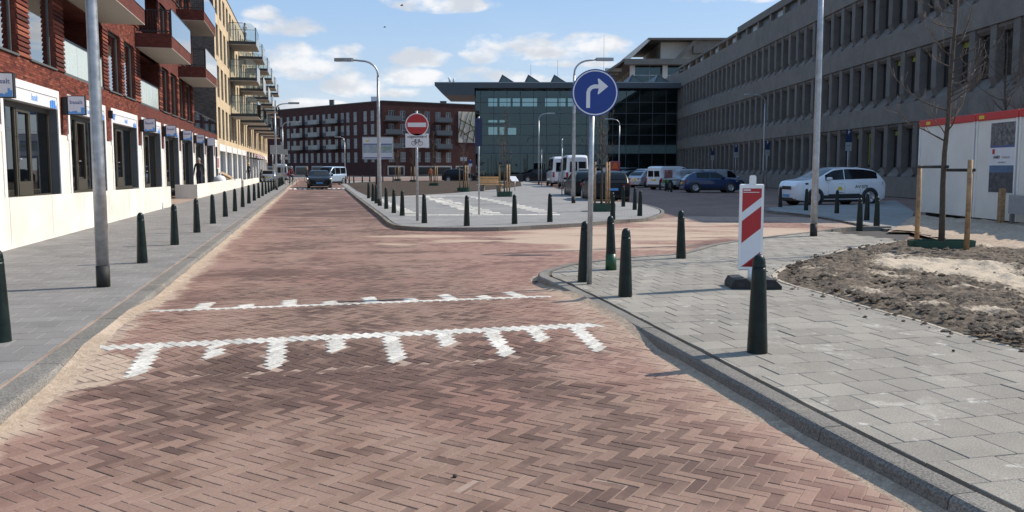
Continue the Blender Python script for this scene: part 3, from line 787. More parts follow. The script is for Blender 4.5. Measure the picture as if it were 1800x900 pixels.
# left pavement
TF = -6.8                                               # shop front line
LPpoly = [stS(1, -2.14), stS(1, -5.6), stS(132, -5.6), stS(132, -2.14)][::-1]
lp = sheet("pavement", [stS(1, -2.112), stS(1, -9), stS(140, -9), stS(140, -2.112)][::-1], SW - 0.014, M['joint'])
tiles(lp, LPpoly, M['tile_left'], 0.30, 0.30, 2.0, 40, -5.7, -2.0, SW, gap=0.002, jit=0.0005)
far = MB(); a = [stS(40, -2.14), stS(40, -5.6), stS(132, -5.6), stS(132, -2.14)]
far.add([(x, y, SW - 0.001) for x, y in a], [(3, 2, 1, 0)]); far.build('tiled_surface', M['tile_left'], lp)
# island
isl = sheet('pavement', KI + [(0, 104), (-20, 104), stS(100, tR + 0.1)], SW - 0.002, M['island'])
# white paver marks on the island
def mark(px0, px1, py, hp=1.7):
    a, c = G(px0, py + hp / 2, SW), G(px1, py - hp / 2, SW); a1, c0 = G(px1, py + hp / 2, SW), G(px0, py - hp / 2, SW)
    m = MB(); m.prism([(a.x, a.y), (a1.x, a1.y), (c.x, c.y), (c0.x, c0.y)], SW - 0.02, SW + 0.004); m.build('white_paver', M['white_brick'], isl)
for k in range(15):
    f = k / 14; x = 750 + (846 - 750) * f ** 1.1; y = 346 + (375.5 - 346) * f ** 1.15; w = 7 + 9 * f
    mark(x - w - 4 * (k % 2), x + w * .8, y, 1.5 + .4 * f); mark(x + w * .8 + 3, x + 2.3 * w + 5 * (k % 2), y + 1.0, 1.3 + .4 * f)
for k in range(12):
    f = k / 11; x = 662 + 46 * f ** 1.1; y = 348.5 + (374 - 348.5) * f; mark(x - 2 * f, x + 8 + 16 * f, y, 1.4 + .5 * f)
for k in range(14):
    f = k / 13; x = 826 + (962 - 826) * f; y = 345 + (374 - 345) * f ** 1.1; w = 9 + 8 * f; mark(x - w, x + w, y, 1.3 + .5 * f)
for k in range(14): mark(712 + k * 19.5, 712 + k * 19.5 + 18.6, 378.3 - 0.9 * k / 13, 1.5)
for k in range(13): mark(668 + k * 13, 668 + k * 13 + 12.4, 345.0 - 0.6 * k / 12, 1.0)
# planting bed on the island
BED = P2([(608, 322), (640, 320), (700, 318.5), (830, 318.5), (915, 320), (917, 327), (880, 332), (800, 339), (700, 345), (652, 346.5), (628, 336)], SW)
def bumpy(name, poly, z, mat, step, amp, seed, sandfn=None, edge=0.25):
    xs = [p[0] for p in poly]; ys = [p[1] for p in poly]
    from mathutils import noise as mn
    P = [Vector(p) for p in poly]
    bm = bmesh.new(); grid = {}
    nx, ny = int((max(xs) - min(xs)) / step) + 2, int((max(ys) - min(ys)) / step) + 2
    def dist(x, y):
        q = Vector((x, y)); best = 9
        for i in range(len(P)):
            a, b = P[i - 1], P[i]; ab = b - a; f = max(0, min(1, (q - a).dot(ab) / max(1e-9, ab.length_squared))); best = min(best, (q - a - ab * f).length)
        return best
    vals = {}
    for i in range(nx):
        for j in range(ny):
            x, y = min(xs) + i * step, min(ys) + j * step
            if inside((x, y), poly):
                e = min(1, dist(x, y) / edge)
                h = mn.fractal(Vector((x * 1.6, y * 1.6, seed)), 0.9, 2.1, 6) * amp + max(0, mn.noise(Vector((x * 5, y * 5, seed + 3)))) * amp * 1.3 + abs(mn.noise(Vector((x * 13, y * 13, seed + 9)))) * amp * 0.8
                v = bm.verts.new((x, y, z + 0.001 + max(h, -0.03) * e + 0.045 * e)); grid[i, j] = v; vals[v] = sandfn(x, y) if sandfn else 0.0
    for i in range(nx - 1):
        for j in range(ny - 1):
            k = [(i, j), (i + 1, j), (i + 1, j + 1), (i, j + 1)]
            got = [grid[a] for a in k if a in grid]
            if len(got) >= 3: bm.faces.new(got)
    bm.verts.index_update(); order = [vals[v] for v in bm.verts]
    me = bpy.data.meshes.new(name); bm.to_mesh(me); bm.free(); me.materials.append(mat)
    at = me.attributes.new('sand', 'FLOAT', 'POINT'); at.data.foreach_set('value', np.array(order, dtype=np.float32))
    for p in me.polygons: p.use_smooth = True
    return me
bed_me = bumpy('planting_bed', BED, SW, M['bed'], 0.45, 0.03, 4, None, 1.0)
structure('planting_bed', bed_me)
sheet('bed_base', BED, SW + 0.012, M['bed'])
# soil bed at the right with trodden sandy patches
SOILP = SOIL + P2([(1612, 420), (1700, 430), (1800, 441), (2300, 500)], SW)
def sand_at(x, y):
    s = 0
    for (px, py, rx, ry, am) in [(1660, 474, 130, 17, 1.0), (1780, 500, 90, 30, 0.75), (1560, 490, 40, 12, 0.5), (1690, 430, 90, 10, 1.0), (1470, 490, 50, 8, 0.3), (1800, 590, 60, 12, 0.5), (1600, 425, 60, 8, 0.7), (1430, 475, 35, 7, 0.45), (1520, 520, 60, 8, 0.5), (1640, 545, 70, 10, 0.5), (1740, 555, 60, 10, 0.55), (1560, 455, 50, 6, 0.55), (1850, 540, 60, 12, 0.6), (1700, 515, 60, 8, 0.5)]:
        c = G(px, py, SW); ex = G(px + rx, py, SW).x - c.x; ey = G(px, py - ry, SW).y - c.y
        d = ((x - c.x) / ex) ** 2 + ((y - c.y) / ey) ** 2
        s = max(s, am * max(0, 1.25 - d))
    return s
soil_me = bumpy('soil', SOILP, SW, M['soil'], 0.045, 0.05, 11, sand_at, 0.35)
structure('soil', soil_me)
sheet('soil_base', SOILP, SW + 0.004, M['soil'])
# clods lying on it
mb = MB()
for k in range(2600):
    px, py = rng.uniform(1380, 1900), rng.uniform(432, 640)
    p = G(px, py, SW)
    if k % 9 == 0:
        q_ = SOIL[rng.randrange(len(SOIL))]; p = Vector((q_[0] + rng.gauss(0, .12), q_[1] + rng.gauss(0, .12), SW - 0.04))
    elif not inside((p.x, p.y), SOILP) or sand_at(p.x, p.y) > 0.6 and rng.random() < 0.85: continue
    r = rng.choice([0.010, 0.014, 0.018, 0.022, 0.03, 0.042]) * rng.uniform(0.7, 1.3)
    vs = []
    for (x, y, z) in [(1, 0, 0), (0, 1, 0), (-1, 0, 0), (0, -1, 0), (.2, .1, 1), (-.1, 0, -1), (.7, .7, .3), (-.6, .6, .35), (-.7, -.6, .25), (.6, -.7, .4)]:
        q = rng.uniform(0.7, 1.25) * r * (0.6 if k % 9 == 0 else 1); vs.append((p.x + x * q * 1.2, p.y + y * q, (SW + 0.005 if k % 9 == 0 else SW + 0.055) + z * q * 0.8))
    bm = bmesh.new(); [bm.verts.new(v) for v in vs]; bmesh.ops.convex_hull(bm, input=bm.verts); bm.verts.index_update()
    vv = [v.co[:] for v in bm.verts]; ff = [tuple(v.index for v in f.verts) for f in bm.faces]; bm.free()
    mb.add(vv, ff)
me = mb.mesh('soil_clods', M['soil']); me.attributes.new('sand', 'FLOAT', 'POINT'); link('soil_clods', me, None, kind='stuff', label='dark crumbly clods of soil on the bare earth bed', category='soil')
# sand heap behind the staked tree and rough ground by the cabin
heap = P2([(1560, 404), (1600, 404.5), (1700, 430), (1830, 446), (2300, 500), (2300, 400), (1830, 378), (1700, 384), (1600, 378)], SW)
hm = bumpy('rough_ground', heap, 0.06, M['sand'], 0.16, 0.06, 21, None, 0.4); structure('rough_ground', hm)
sheet('rough_ground_base', heap, 0.05, M['sand'])
# sand drifts lying against the kerbs
def drift(line, side, w0, w1, seed, zt):
    from mathutils import noise as mn
    m = MB(); vs = []; pts = smooth_line(line, 3)
    # resample finely
    fine = [pts[0]]
    for p in pts[1:]:
        a = Vector(fine[-1]); b = Vector(p); n = max(1, int((b - a).length / 0.08))
        for k in range(1, n + 1): fine.append(tuple(a.lerp(b, k / n)))
    nA = 5
    for i, p in enumerate(fine):
        a = Vector(fine[max(i - 1, 0)]); b = Vector(fine[min(i + 1, len(fine) - 1)]); tg = (b - a).normalized(); n = Vector((-tg.y, tg.x)) * side
        v = 0.5 + 0.5 * mn.fractal(Vector((p[0] * 0.9, p[1] * 0.9, seed)), 0.8, 2.0, 5)
        w = w0 + (w1 - w0) * max(0.05, v); h = zt * (0.35 + 0.9 * max(0, v))
        for k in range(nA):
            f = k / (nA - 1); q = (p[0] + n.x * (w * f - 0.03), p[1] + n.y * (w * f - 0.03))
            u, t = ut(Vector((q[0], q[1], 0))); vs.append((q[0], q[1], hump(u) + h * (1 - f) ** 1.5 - 0.004 + 0.008 * (1 - f)))
    fs = [(i * nA + k, (i + 1) * nA + k, (i + 1) * nA + k + 1, i * nA + k + 1) for i in range(len(fine) - 1) for k in range(nA - 1)]
    m.add(vs, fs, 0, True); me = m.mesh('sand_drift', M['sand'])
    bm = bmesh.new(); bm.from_mesh(me); bmesh.ops.recalc_face_normals(bm, faces=bm.faces)
    if sum(f.normal.z for f in bm.faces) < 0: bmesh.ops.reverse_faces(bm, faces=bm.faces)
    bm.to_mesh(me); bm.free(); return me
def sd_thing(me, label): link('sand_drift', me, None, kind='stuff', label=label, category='sand')
sd_thing(drift([stS(u, TL) for u in np.arange(2.5, 46, 0.6)], -1, 0.04, 0.26, 3, 0.03), 'tan sand drift along the left kerb of the road')
sd_thing(drift([p for p in KR if p[1] < 11.4], 1, 0.03, 0.19, 8, 0.03), 'tan sand drift against the right kerb of the road')
sd_thing(drift(KR[len([p for p in KR if p[1] < 11.6]):], 1, 0.05, 0.5, 5, 0.03), 'sand drift round the corner of the right pavement')
sd_thing(drift([p for p in KI if p[1] < 30 and p[1] > 15], 1, 0.05, 0.45, 6, 0.03), 'sand drift along the front kerb of the island')
tx = P2([(1344, 366), (1352, 371), (1410, 376.5), (1462, 385), (1520, 396), (1556, 403), (1600, 404), (1606, 372), (1575, 352), (1500, 360), (1400, 361)], 0.05)
sheet('pavement', tx, 0.055, M['island'])
kerb('kerb', smooth_line(tx[:6], 3), 0.16, -0.06, 0.062, M['kerb'], 1)
# storm drain in the island kerb
dr = thing('storm_drain', 'dark slotted drain inlet in the front kerb of the island', 'drain', G(1091, 391.5, 0.0), 0.08)
m = MB(); m.box(-0.26, 0.26, -0.015, 0.02, 0.0, 0.10); m.build('frame', M['darkmetal'], dr)
for k in range(4): m = MB(); m.box(-0.22 + k * 0.12, -0.15 + k * 0.12, -0.022, -0.016, 0.015, 0.09); m.build('slot', M['black'], dr)
# pebbles
0 and print('KR', [tuple(round(v,2) for v in ut(Vector((p[0],p[1],0)))) for p in KR[20:60:2]])
for (px, py, lab) in [(1676, 618, 'small dark pebble on the pale paving slabs'), (299, 487, 'small pale stone on the road near the left kerb'), (800, 839, 'small dark crumb of dirt on the road in front')]:
    p = G(px, py, SW if px > 1600 else 0.0); m = MB(); m.lathe([(0.006, 0), (0.014, 0.006), (0.012, 0.014), (0.004, 0.018)], 7); m.build('pebble', M['bark'] if px != 299 else M['kerb'], None, label=lab, category='stone').location = p
# ================================================================ buildings
U = lambda Y: (Y + 1.6) / 0.9718
def cells(x0, x1, z0, z1, ops):
    xs = sorted({x0, x1} | {v for o in ops for v in o[:2] if x0 < v < x1}); zs = sorted({z0, z1} | {v for o in ops for v in o[2:4] if z0 < v < z1})
    for i in range(len(xs) - 1):
        run = None
        for k in range(len(zs) - 1):
            cx, cz = (xs[i] + xs[i + 1]) / 2, (zs[k] + zs[k + 1]) / 2
            if not any(o[0] < cx < o[1] and o[2] < cz < o[3] for o in ops): yield xs[i], xs[i + 1], zs[k], zs[k + 1]
def wall(mb, x0, x1, z0, z1, ops, depth, mi=0, rmi=0, y=0.0, s=1, M=None):
    """face at local y (looking to -y when s=1) with recessed openings"""
    for a, b, c, d in cells(x0, x1, z0, z1, ops):
        q = [(a, y, c), (b, y, c), (b, y, d), (a, y, d)]
        mb.quad(*(q if s > 0 else q[::-1]), mi, M)
    for o in ops:
        a, b, c, d = o[:4]; e = y + s * (o[4] if len(o) > 4 else depth)
        a, b, c, d = max(a, x0), min(b, x1), max(c, z0), min(d, z1)
        for q in ([(a, y, c), (a, e, c), (a, e, d), (a, y, d)], [(b, e, c), (b, y, c), (b, y, d), (b, e, d)], [(a, y, d), (a, e, d), (b, e, d), (b, y, d)], [(a, e, c), (a, y, c), (b, y, c), (b, e, c)]):
            mb.quad(*(q if s > 0 else q[::-1]), rmi, M)
def frame_mb(x0, x1, z0, z1, y, w=0.06, d=0.06, bars=(), zbars=(), M=None):
    m = MB()
    m.box(x0, x0 + w, y, y + d, z0, z1, 0, M); m.box(x1 - w, x1, y, y + d, z0, z1, 0, M)
    m.box(x0 + w, x1 - w, y, y + d, z0, z0 + w, 0, M); m.box(x0 + w, x1 - w, y, y + d, z1 - w, z1, 0, M)
    for b in bars: m.box(b - w / 2, b + w / 2, y + .002, y + d - .002, z0 + w, z1 - w, 0, M)
    for b in zbars: m.box(x0 + w, x1 - w, y + .004, y + d - .004, b - w / 2, b + w / 2, 0, M)
    return m
def window(parent, x0, x1, z0, z1, y, fm, gm, bars=(), zbars=(), w=0.06, curtain=None, M=None, sill=None, sg=1):
    f = frame_mb(x0, x1, z0, z1, y, w, 0.06 * sg, bars, zbars, M).build('window', fm, parent)
    p = MB(); yy = y + 0.03 * sg
    q = [(x0 + w, yy, z0 + w), (x1 - w, yy, z0 + w), (x1 - w, yy, z1 - w), (x0 + w, yy, z1 - w)]
    p.quad(*(q if sg > 0 else q[::-1]), 0, M); p.build('pane', gm, f)
    if sill:
        s = MB(); s.box(x0 - .03, x1 + .03, y - .16 * sg if sg > 0 else y, y if sg > 0 else y + .16, z0 - .05, z0 - .002, 0, M); s.build('sill', sill, f)
    if curtain:
        c = MB(); c.box(x0 + w, x0 + w + (x1 - x0) * curtain[0], yy + .12 * sg, yy + .14 * sg, z0, z1, 0, M); c.build('curtain', globals()['M']['curtain'], f)
    return f

# ---------------------------------------------------------------- red brick apartments over shops
o3 = S(0, TF)
red = thing('apartment_building', 'red brick apartment block with ribbed piers and brick balconies over white framed shops', 'building', o3, SANG)
shops = [(18.77 + 5.2 * i, 18.77 + 5.2 * i + 4.4) for i in range(-2, 8)] + [(60.37, 62.1)]
L1 = [(7.2, 9.2, 'w'), (9.9, 12.0, 'w'), (12.9, 17.0, 'r'), (17.9, 20.1, 'w'), (20.97, 23.07, 'w'), (23.9, 28.35, 'r'), (29.1, 31.05, 'w'), (31.55, 33.4, 'w'), (34.5, 38.7, 'r'), (39.5, 41.45, 'w'), (41.95, 44.0, 'w'), (44.6, 46.5, 'w'), (47.2, 49.3, 'w')]
ops = []
for a, b in shops: ops.append((U(a), U(b), 0.5, 3.74, 0.03))
for lv in range(4):
    for a, b, k in L1:
        z = 3.0 * lv
        ops.append((U(a), U(b), 4.33 + z, 6.46 + z, 0.17 if k == 'w' else 1.5))
ue = U(50.1)
mb = MB()
lowops = [o for o in ops if o[2] < 4.2]
BRK_U = U(34.0)
wall(mb, U(6), BRK_U, 2.55, 16.5, ops, 0.17, 1, 0)
wall(mb, BRK_U, ue, 2.55, 16.5, [o for o in ops if o[1] > BRK_U], 0.17, 0, 0)
wall(mb, ue, U(62.3), 2.55, 4.15, lowops, 0.17, 0, 0)
mb.quad((ue, 0, 4.0), (ue, 12, 4.0), (ue, 12, 16.5), (ue, 0, 16.5), 0)                      # end wall
mb.quad((U(62.3), 0, 0), (U(62.3), 12, 0), (U(62.3), 12, 4.15), (U(62.3), 0, 4.15), 0)
mb.quad((U(6), 12, 0), (U(6), 0, 0), (U(6), 0, 16.5), (U(6), 12, 16.5), 0)
mb.quad((U(6), 0, 16.5), (ue, 0, 16.5), (ue, 12, 16.5), (U(6), 12, 16.5), 0)
mb.quad((ue, 0, 4.0), (U(62.3), 0, 4.0), (U(62.3), 12, 4.0), (ue, 12, 4.0), 0)
mb.build('brick_wall', [M['brick_back'], M['mortar']], red)
# single bricks on the near part of the front
ribs = []
for lv in range(4):
    cuts = [U(6.0)] + [v for a, b, k in L1 for v in (U(a), U(b))] + [ue]
    for i in range(0, len(cuts), 2):
        if cuts[i + 1] - cuts[i] < 1.25: ribs.append((cuts[i], cuts[i + 1], 4.33 + 3 * lv, 6.46 + 3 * lv))
got = []; bwid, bh = 0.22, 0.0625
for r in range(int((10.2 - 2.55) / bh)):
    z = 2.55 + r * bh
    u = U(15.5) + (bwid / 2 if r % 2 else 0)
    while u < BRK_U:
        Y = u * 0.9718 - 1.6
        if z < 1.6 + 305 * Y / FPX and -7 / Y * FPX + 547 > -40:
            a, b = u + 0.004, min(u + bwid - 0.004, BRK_U)
            for o in ops + ribs:
                if o[2] - 0.02 < z + bh / 2 < o[3] + 0.02:
                    if o[0] <= a and b <= o[1]: a = b; break
                    if a < o[0] < b: b = o[0]
                    if a < o[1] < b: a = o[1]
            if b - a > 0.03: got.append((Y, a, b, z))
        u += bwid
def brick_box(m, a, b, z): 
    p = rng.uniform(-0.0015, 0.003)
    y = -0.008 - p
    vs = [(a, .02, z), (b, .02, z), (b, .02, z + .0545), (a, .02, z + .0545), (a, y, z), (b, y, z), (b, y, z + .0545), (a, y, z + .0545)]
    m.add(vs, [(4, 5, 6, 7), (0, 4, 7, 3), (5, 1, 2, 6), (7, 6, 2, 3), (0, 1, 5, 4)])
got.sort(key=lambda g: g[0] + 3 * max(0, g[3] - 5))
for g in got[:300]:
    m = MB(); brick_box(m, *g[1:]); m.build('brick', M['brick'], red)
m = MB()
for g in got[300:]: brick_box(m, *g[1:])
me = m.mesh('bricks', M['brick']); at = me.attributes.new('rnd', 'FLOAT', 'FACE'); at.data.foreach_set('value', np.repeat(np.random.RandomState(9).rand(len(got) - 300), 5).astype(np.float32))
link('bricks', me, red, kind='stuff')
# ribbed piers: pairs of courses stepping out
mr = MB(); cnt = 0
for a, b, z0, z1 in ribs:
    n = int((z1 - z0) / 0.125)
    for k in range(n):
        z = z0 + k * 0.125
        vs = []
        for x in (a, b): vs += [(x, 0.0, z), (x, -0.052, z + 0.004), (x, -0.046, z + 0.058), (x, -0.012, z + 0.118), (x, 0.0, z + 0.12)]
        mr.add(vs, [(0, 5, 6, 1), (1, 6, 7, 2), (2, 7, 8, 3), (3, 8, 9, 4), (0, 1, 2, 3, 4), (9, 8, 7, 6, 5)]); cnt += 1
me = mr.mesh('ribbed_brickwork', M['brick']); at = me.attributes.new('rnd', 'FLOAT', 'FACE'); at.data.foreach_set('value', np.repeat(0.25 + 0.5 * np.random.RandomState(19).rand(cnt), 6).astype(np.float32))
link('ribbed_brickwork', me, red, kind='stuff')
# upper windows and loggias
for lv in range(4):
    for i, (a, b, k) in enumerate(L1):
        z = 3.0 * lv; 
        if a < 12: continue
        if lv >= 2 and a < 30: continue
        if k == 'w': window(red, U(a) + .01, U(b) - .01, 4.35 + z, 6.45 + z, 0.10, M['greyframe'], M['winglass'], sill=M['greyframe'], curtain=(0.12 + 0.18 * rng.random(), 0) if rng.random() < .6 else None)
        else:
            r = MB(); x0, x1 = U(a), U(b); r.box(x0, x1, 1.48, 1.52, 4.33 + z, 6.46 + z); lo = r.build('loggia', M['brick_back'], red)
            window(lo, x0 + .5, x0 + 2.2, 4.4 + z, 6.3 + z, 1.40, M['greyframe'], M['winglass']).name = 'door'
            if lv == 0:
                g = MB(); n = 3
                for q in range(n):
                    w = (x1 - x0) / n; g.box(x0 + q * w + .008, x0 + (q + 1) * w - .008, 0.02, 0.035, 4.36, 5.30)
                g.build('balustrade', M['milk'], red)
                g = MB(); g.box(x0, x1, 0.0, 0.055, 5.30, 5.345); g.box(x0, x1, -0.01, 0.06, 4.28, 4.36); g.build('handrail', M['greyframe'], red)
# projecting balconies
for (Ya, z) in [(12.2, 6.5), (23.1, 6.5), (33.9, 6.5), (44.85, 6.5), (33.9, 9.52), (44.85, 9.52), (44.85, 12.55)]:
    a, b = U(Ya), U(Ya + 5.3); pr = 1.38
    m = MB()
    m.box(a, b, -pr, -0.002, z, z + 0.02, 1); m.box(a, b, -pr, -pr + .12, z + .022, z + .58, 0); m.box(a, a + .12, -pr + .122, -.002, z + .022, z + .58, 0); m.box(b - .12, b, -pr + .122, -.002, z + .022, z + .58, 0); m.box(a + .122, b - .122, -pr + .122, -.002, z + .022, z + .2, 1)
    bal = m.build('balcony', [M['brick_back'], M['soffit']], red)
    g = MB(); g.box(a + .01, b - .01, -pr - .022, -pr - .008, z + .50, z + 1.56); g.build('glass_balustrade', M['winglass'], bal)
    e = MB(); e.box(a + .02, a + .06, -pr + .01, -.05, z + 1.5, z + 1.54); e.box(a + .02, a + .06, -pr + .01, -.05, z + .66, z + .70)
    for q in range(12): e.box(a + .03, a + .045, -pr + .05 + q * .105, -pr + .065 + q * .105, z + .58, z + 1.5)
    e.box(a + .01, a + .06, -pr, -pr + .05, z + .58, z + 1.56); e.build('end_railing', M['darkmetal'], bal)
    e = MB(); e.box(a, b, -pr - .03, -pr + .02, z + 1.56, z + 1.6); e.build('handrail', M['darkmetal'], bal)
# roof terrace balustrade over the shops beyond the block
m = MB(); x0, x1 = ue + .05, U(62.2)
for q in range(8): w = (x1 - x0) / 8; m.box(x0 + q * w + .02, x0 + (q + 1) * w - .02, .05, .065, 4.2, 5.1)
m.build('terrace_glass', M['winglass'], red)
m = MB(); m.box(x0, x1, .03, .085, 5.1, 5.15)
for q in range(9): w = (x1 - x0) / 8; m.box(x0 + q * w - .02, x0 + q * w + .02, .04, .075, 4.15, 5.1)
m.box(ue, U(62.3), -.02, .2, 4.15, 4.2); m.build('terrace_railing', M['darkmetal'], red)

# shop fronts
def skyline(m, x0, w, z0, h, y, mi=0, seed=1, flip=False):
    r = random.Random(seed); n = 7; x = x0
    for k in range(n):
        ww = w / n; hh = h * r.uniform(0.35, 1.0)
        if flip: m.box(x, x + ww * .92, y - .003, y, z0 + h - hh, z0 + h, k % 2)
        else: m.box(x, x + ww * .92, y - .003, y, z0, z0 + hh, k % 2)
        x += ww
def shopfront(parent, a, b, z0, sign, idx, light=True):
    zt = 3.74
    m = MB(); j = 0.17; y0 = -0.035
    m.box(a, a + j, y0, .28, z0, 3.55, 0); m.box(b - j, b, y0, .28, z0, 3.55, 0); m.box(a, b, y0, .28, 3.552, zt, 0)
    sf = m.build('shopfront', M['white'], parent)
    m = MB(); m.box(a + j + .002, b - j - .002, y0 + .02, .25, 3.24, 3.548); m.build('fascia_panel', M['signwhite'] if sign else M['white'], sf)
    m = MB(); m.box(b - j - .006, b - j - .001, y0 + .03, .27, z0 + .02, 3.235); m.build('reveal', M['reveal'], sf)
    m = MB(); m.box(a + j + .001, a + j + .006, y0 + .03, .27, z0 + .02, 3.235); m.build('reveal', M['reveal'], sf)
    x0, x1 = a + j + .007, b - j - .007; w = x1 - x0
    d0, d1 = x0 + w * .36, x0 + w * .60
    y = .20
    f = MB(); 
    for q0, q1 in ((x0, x0 + .05), (d0 - .09, d0), (d1, d1 + .09), (x1 - .08, x1)): f.box(q0, q1, y, y + .08, z0, 3.235)
    for q0, q1 in ((x0 + .05, d0 - .09), (d1 + .09, x1 - .08), (d0, d1)):
        f.box(q0, q1, y + .002, y + .078, 3.10, 3.235)
        f.box(q0, q1, y + .002, y + .078, z0, z0 + .10)
    f.build('frame', M['bronze'], sf)
    f = frame_mb(d0 + .01, d1 - .01, z0 + .105, 3.095, y - .01, .085, .07); f.box(d0 + .09, d1 - .09, y - .01, y + .05, z0 + .19, z0 + .45); f.build('door', M['bronze'], sf)
    f = MB(); f.tube([(d0 + .05, y - .06, z0 + 1.0), (d0 + .19, y - .06, z0 + 1.0)], .014, 6); f.tube([(d0 + .05, y - .06, z0 + 1.0), (d0 + .05, y, z0 + 1.0)], .012, 6); f.build('door_handle', M['galv'], sf)
    g = MB()
    for q0, q1 in ((x0 + .05, d0 - .09), (d1 + .09, x1 - .08)): g.quad((q0, y + .04, z0 + .1), (q1, y + .04, z0 + .1), (q1, y + .04, 3.1), (q0, y + .04, 3.1))
    g.quad((d0 + .09, y + .03, z0 + .45), (d1 - .09, y + .03, z0 + .45), (d1 - .09, y + .03, 3.0), (d0 + .09, y + .03, 3.0))
    g.build('glass', M['shopglass'], sf)
    g = MB(); g.quad((a, 2.6, z0 - .1), (b, 2.6, z0 - .1), (b, 2.6, 3.5), (a, 2.6, 3.5)); g.quad((a, .29, z0 + .03), (b, .29, z0 + .03), (b, 2.6, z0 + .03), (a, 2.6, z0 + .03)); g.quad((a, .29, 3.3), (a, 2.6, 3.3), (b, 2.6, 3.3), (b, .29, 3.3))
    g.quad((b, .29, z0), (b, 2.6, z0), (b, 2.6, 3.4), (b, .29, 3.4)); g.quad((a, 2.6, z0), (a, .29, z0), (a, .29, 3.4), (a, 2.6, 3.4)); g.build('interior', M['inside'], sf)
    if idx % 2 == 0:
        g = MB(); 
        for q in range(6): g.box(x0 + w * .66 + q * .12, x0 + w * .66 + q * .12 + .10, y + .35, y + .36, z0 + .1, 3.0)
        g.build('blind', M['reveal'], sf)
    if sign:
        letter('shop', sf, ((a + b) / 2 + .2, y0 + .017, 3.40), (R(90), 0, 0))
        g = MB(); skyline(g, b - j - .62, .58, 3.245, .24, y0 + .019, 0, 3 + idx)
        if idx == 4: g.build('print', [M['brandblue'], M['brandlight']], sf); g = MB(); skyline(g, a + j + .03, .5, 3.32, .22, y0 + .019, 0, 5, True)
        g.build('print', [M['brandblue'], M['brandlight']], sf)
    return sf
for i, (a, b) in enumerate(shops):
    if b < 15: continue
    shopfront(red, U(a), U(b), 0.84 if a < 34 else 0.5, 15 < a < 50, i)
# white pillars between the shops
prev = U(10)
for i, (a, b) in enumerate(shops + [(62.3, 63)]):
    m = MB(); m.box(prev + .002, U(a) - .002, -.012, .25, 0.0, 2.548); m.build('pillar', M['render'], red)
    if 15 < a < 62: m = MB(); m.box(U(a) - .16, U(a) - .06, -.05, -.012, 2.44, 2.60); m.build('alarm_box', M['signwhite'], red)
    prev = U(b)
# projecting light boxes
k = 0
for (Yp, blank) in [(17.85, 0), (23.5, 0), (34.1, 0), (39.27, 0), (44.47, 0), (49.67, 0), (54.87, 1)]:
    p = S(U(Yp), TF)
    t = thing('projecting_sign', 'x', 'shop sign', p, SANG, 'square lightbox signs along the shops')
    lab = ['lightbox sign cut by the left edge of the photo', 'largest complete lightbox sign, left of the near lamp post', 'first lightbox sign to the right of the near lamp post', 'second lightbox sign to the right of the near lamp post', 'third lightbox sign to the right of the near lamp post', 'fourth lightbox sign to the right of the near lamp post', 'blank lightbox sign farthest along the shops'][k]
    t['label'] = lab; k += 1
    m = MB(); m.box(-.09, .09, -.16, -.03, 3.12, 3.62); m.build('bracket', M['darkmetal'], t)
    m = MB(); m.box(-.07, .07, -.63, -.165, 3.12, 3.66, 0); bx = m.build('case', M['darkmetal'], t)
    m = MB(); m.box(-.078, -.0702, -.607, -.188, 3.143, 3.637); m.build('face', M['lightbox'], t)
    if not blank:
        letter('lightbox', t, (-.0785, -.397, 3.47), (R(90), 0, R(-90)))
        m = MB(); r = random.Random(k); y = -.675
        for q in range(9):
            w = .419 / 9; h = r.uniform(.04, .10) + (.09 if q < 2 else 0); yy = -.19 - (q + 1) * w
            m.box(-.0815, -.0782, -.607 + q * w, -.607 + q * w + w, 3.146, 3.146 + h, q % 2 == 0 and 0 or 1)
        m.build('print', [M['brandblue'], M['brandlight']], t)
# wall lamp on the pier without a sign
t = thing('wall_lamp', 'small dark wall lamp on the brick pier beside the near lamp post', 'lamp', S(U(28.9), TF), SANG)
m = MB(); m.box(-.06, .06, -.14, -.008, 3.35, 3.62); m.build('housing', M['darkmetal'], t); m = MB(); m.box(-.045, .045, -.125, -.03, 3.33, 3.348); m.build('lens', M['signwhite'], t)

# terrace in front of the shops: retaining walls and floor
ter = thing('retaining_wall', 'cream plastered retaining wall of the raised walk before the nearest shops', 'wall', S(0, -5.5), SANG)
def zt1(u): return 1.06 - (u - U(15) + .3) * 0.0085
ua, ub = U(5), U(33.2) - 0.3
n = 11
for k in range(n):
    a = ua + (ub - ua) * k / n + .007; b = ua + (ub - ua) * (k + 1) / n - .007
    m = MB(); vs = [(a, 0, .04), (b, 0, .04), (b, .16, .04), (a, .16, .04), (a, 0, zt1(a)), (b, 0, zt1(b)), (b, .16, zt1(b)), (a, .16, zt1(a))]
    m.add(vs, [(3, 2, 1, 0), (4, 5, 6, 7), (0, 1, 5, 4), (1, 2, 6, 5), (2, 3, 7, 6), (3, 0, 4, 7)]); m.build('wall_panel', M['render'], ter)
m = MB(); m.box(ua, ub + .2, .162, 1.3, .1, .82); m.build('walkway', M['concrete'], ter)
for q in range(4): m = MB(); m.box(ub + .02 + q * .3, ub + .32 + q * .3, 0.35, 1.28, .1, .66 - q * .16); m.build('step', M['render'], ter)
ter2 = thing('retaining_wall', 'white retaining wall of the second raised walk where a man walks behind', 'wall', S(0, -5.72), SANG)
a, b = U(42.3), U(69)
m = MB(); m.box(a, b, 0, .18, .04, .80); m.build('front_wall', M['render'], ter2)
m = MB(); m.box(a, a + .18, .182, 1.07, .04, .795); m.build('end_wall', M['render'], ter2)
m = MB(); m.box(a + .182, b, .182, 1.07, .1, .45); m.build('walkway', M['concrete'], ter2)
m = MB(); m.box(b + .002, b + 2.5, .3, 1.07, .04, .72); m.build('steps_block', M['concrete'], ter2)
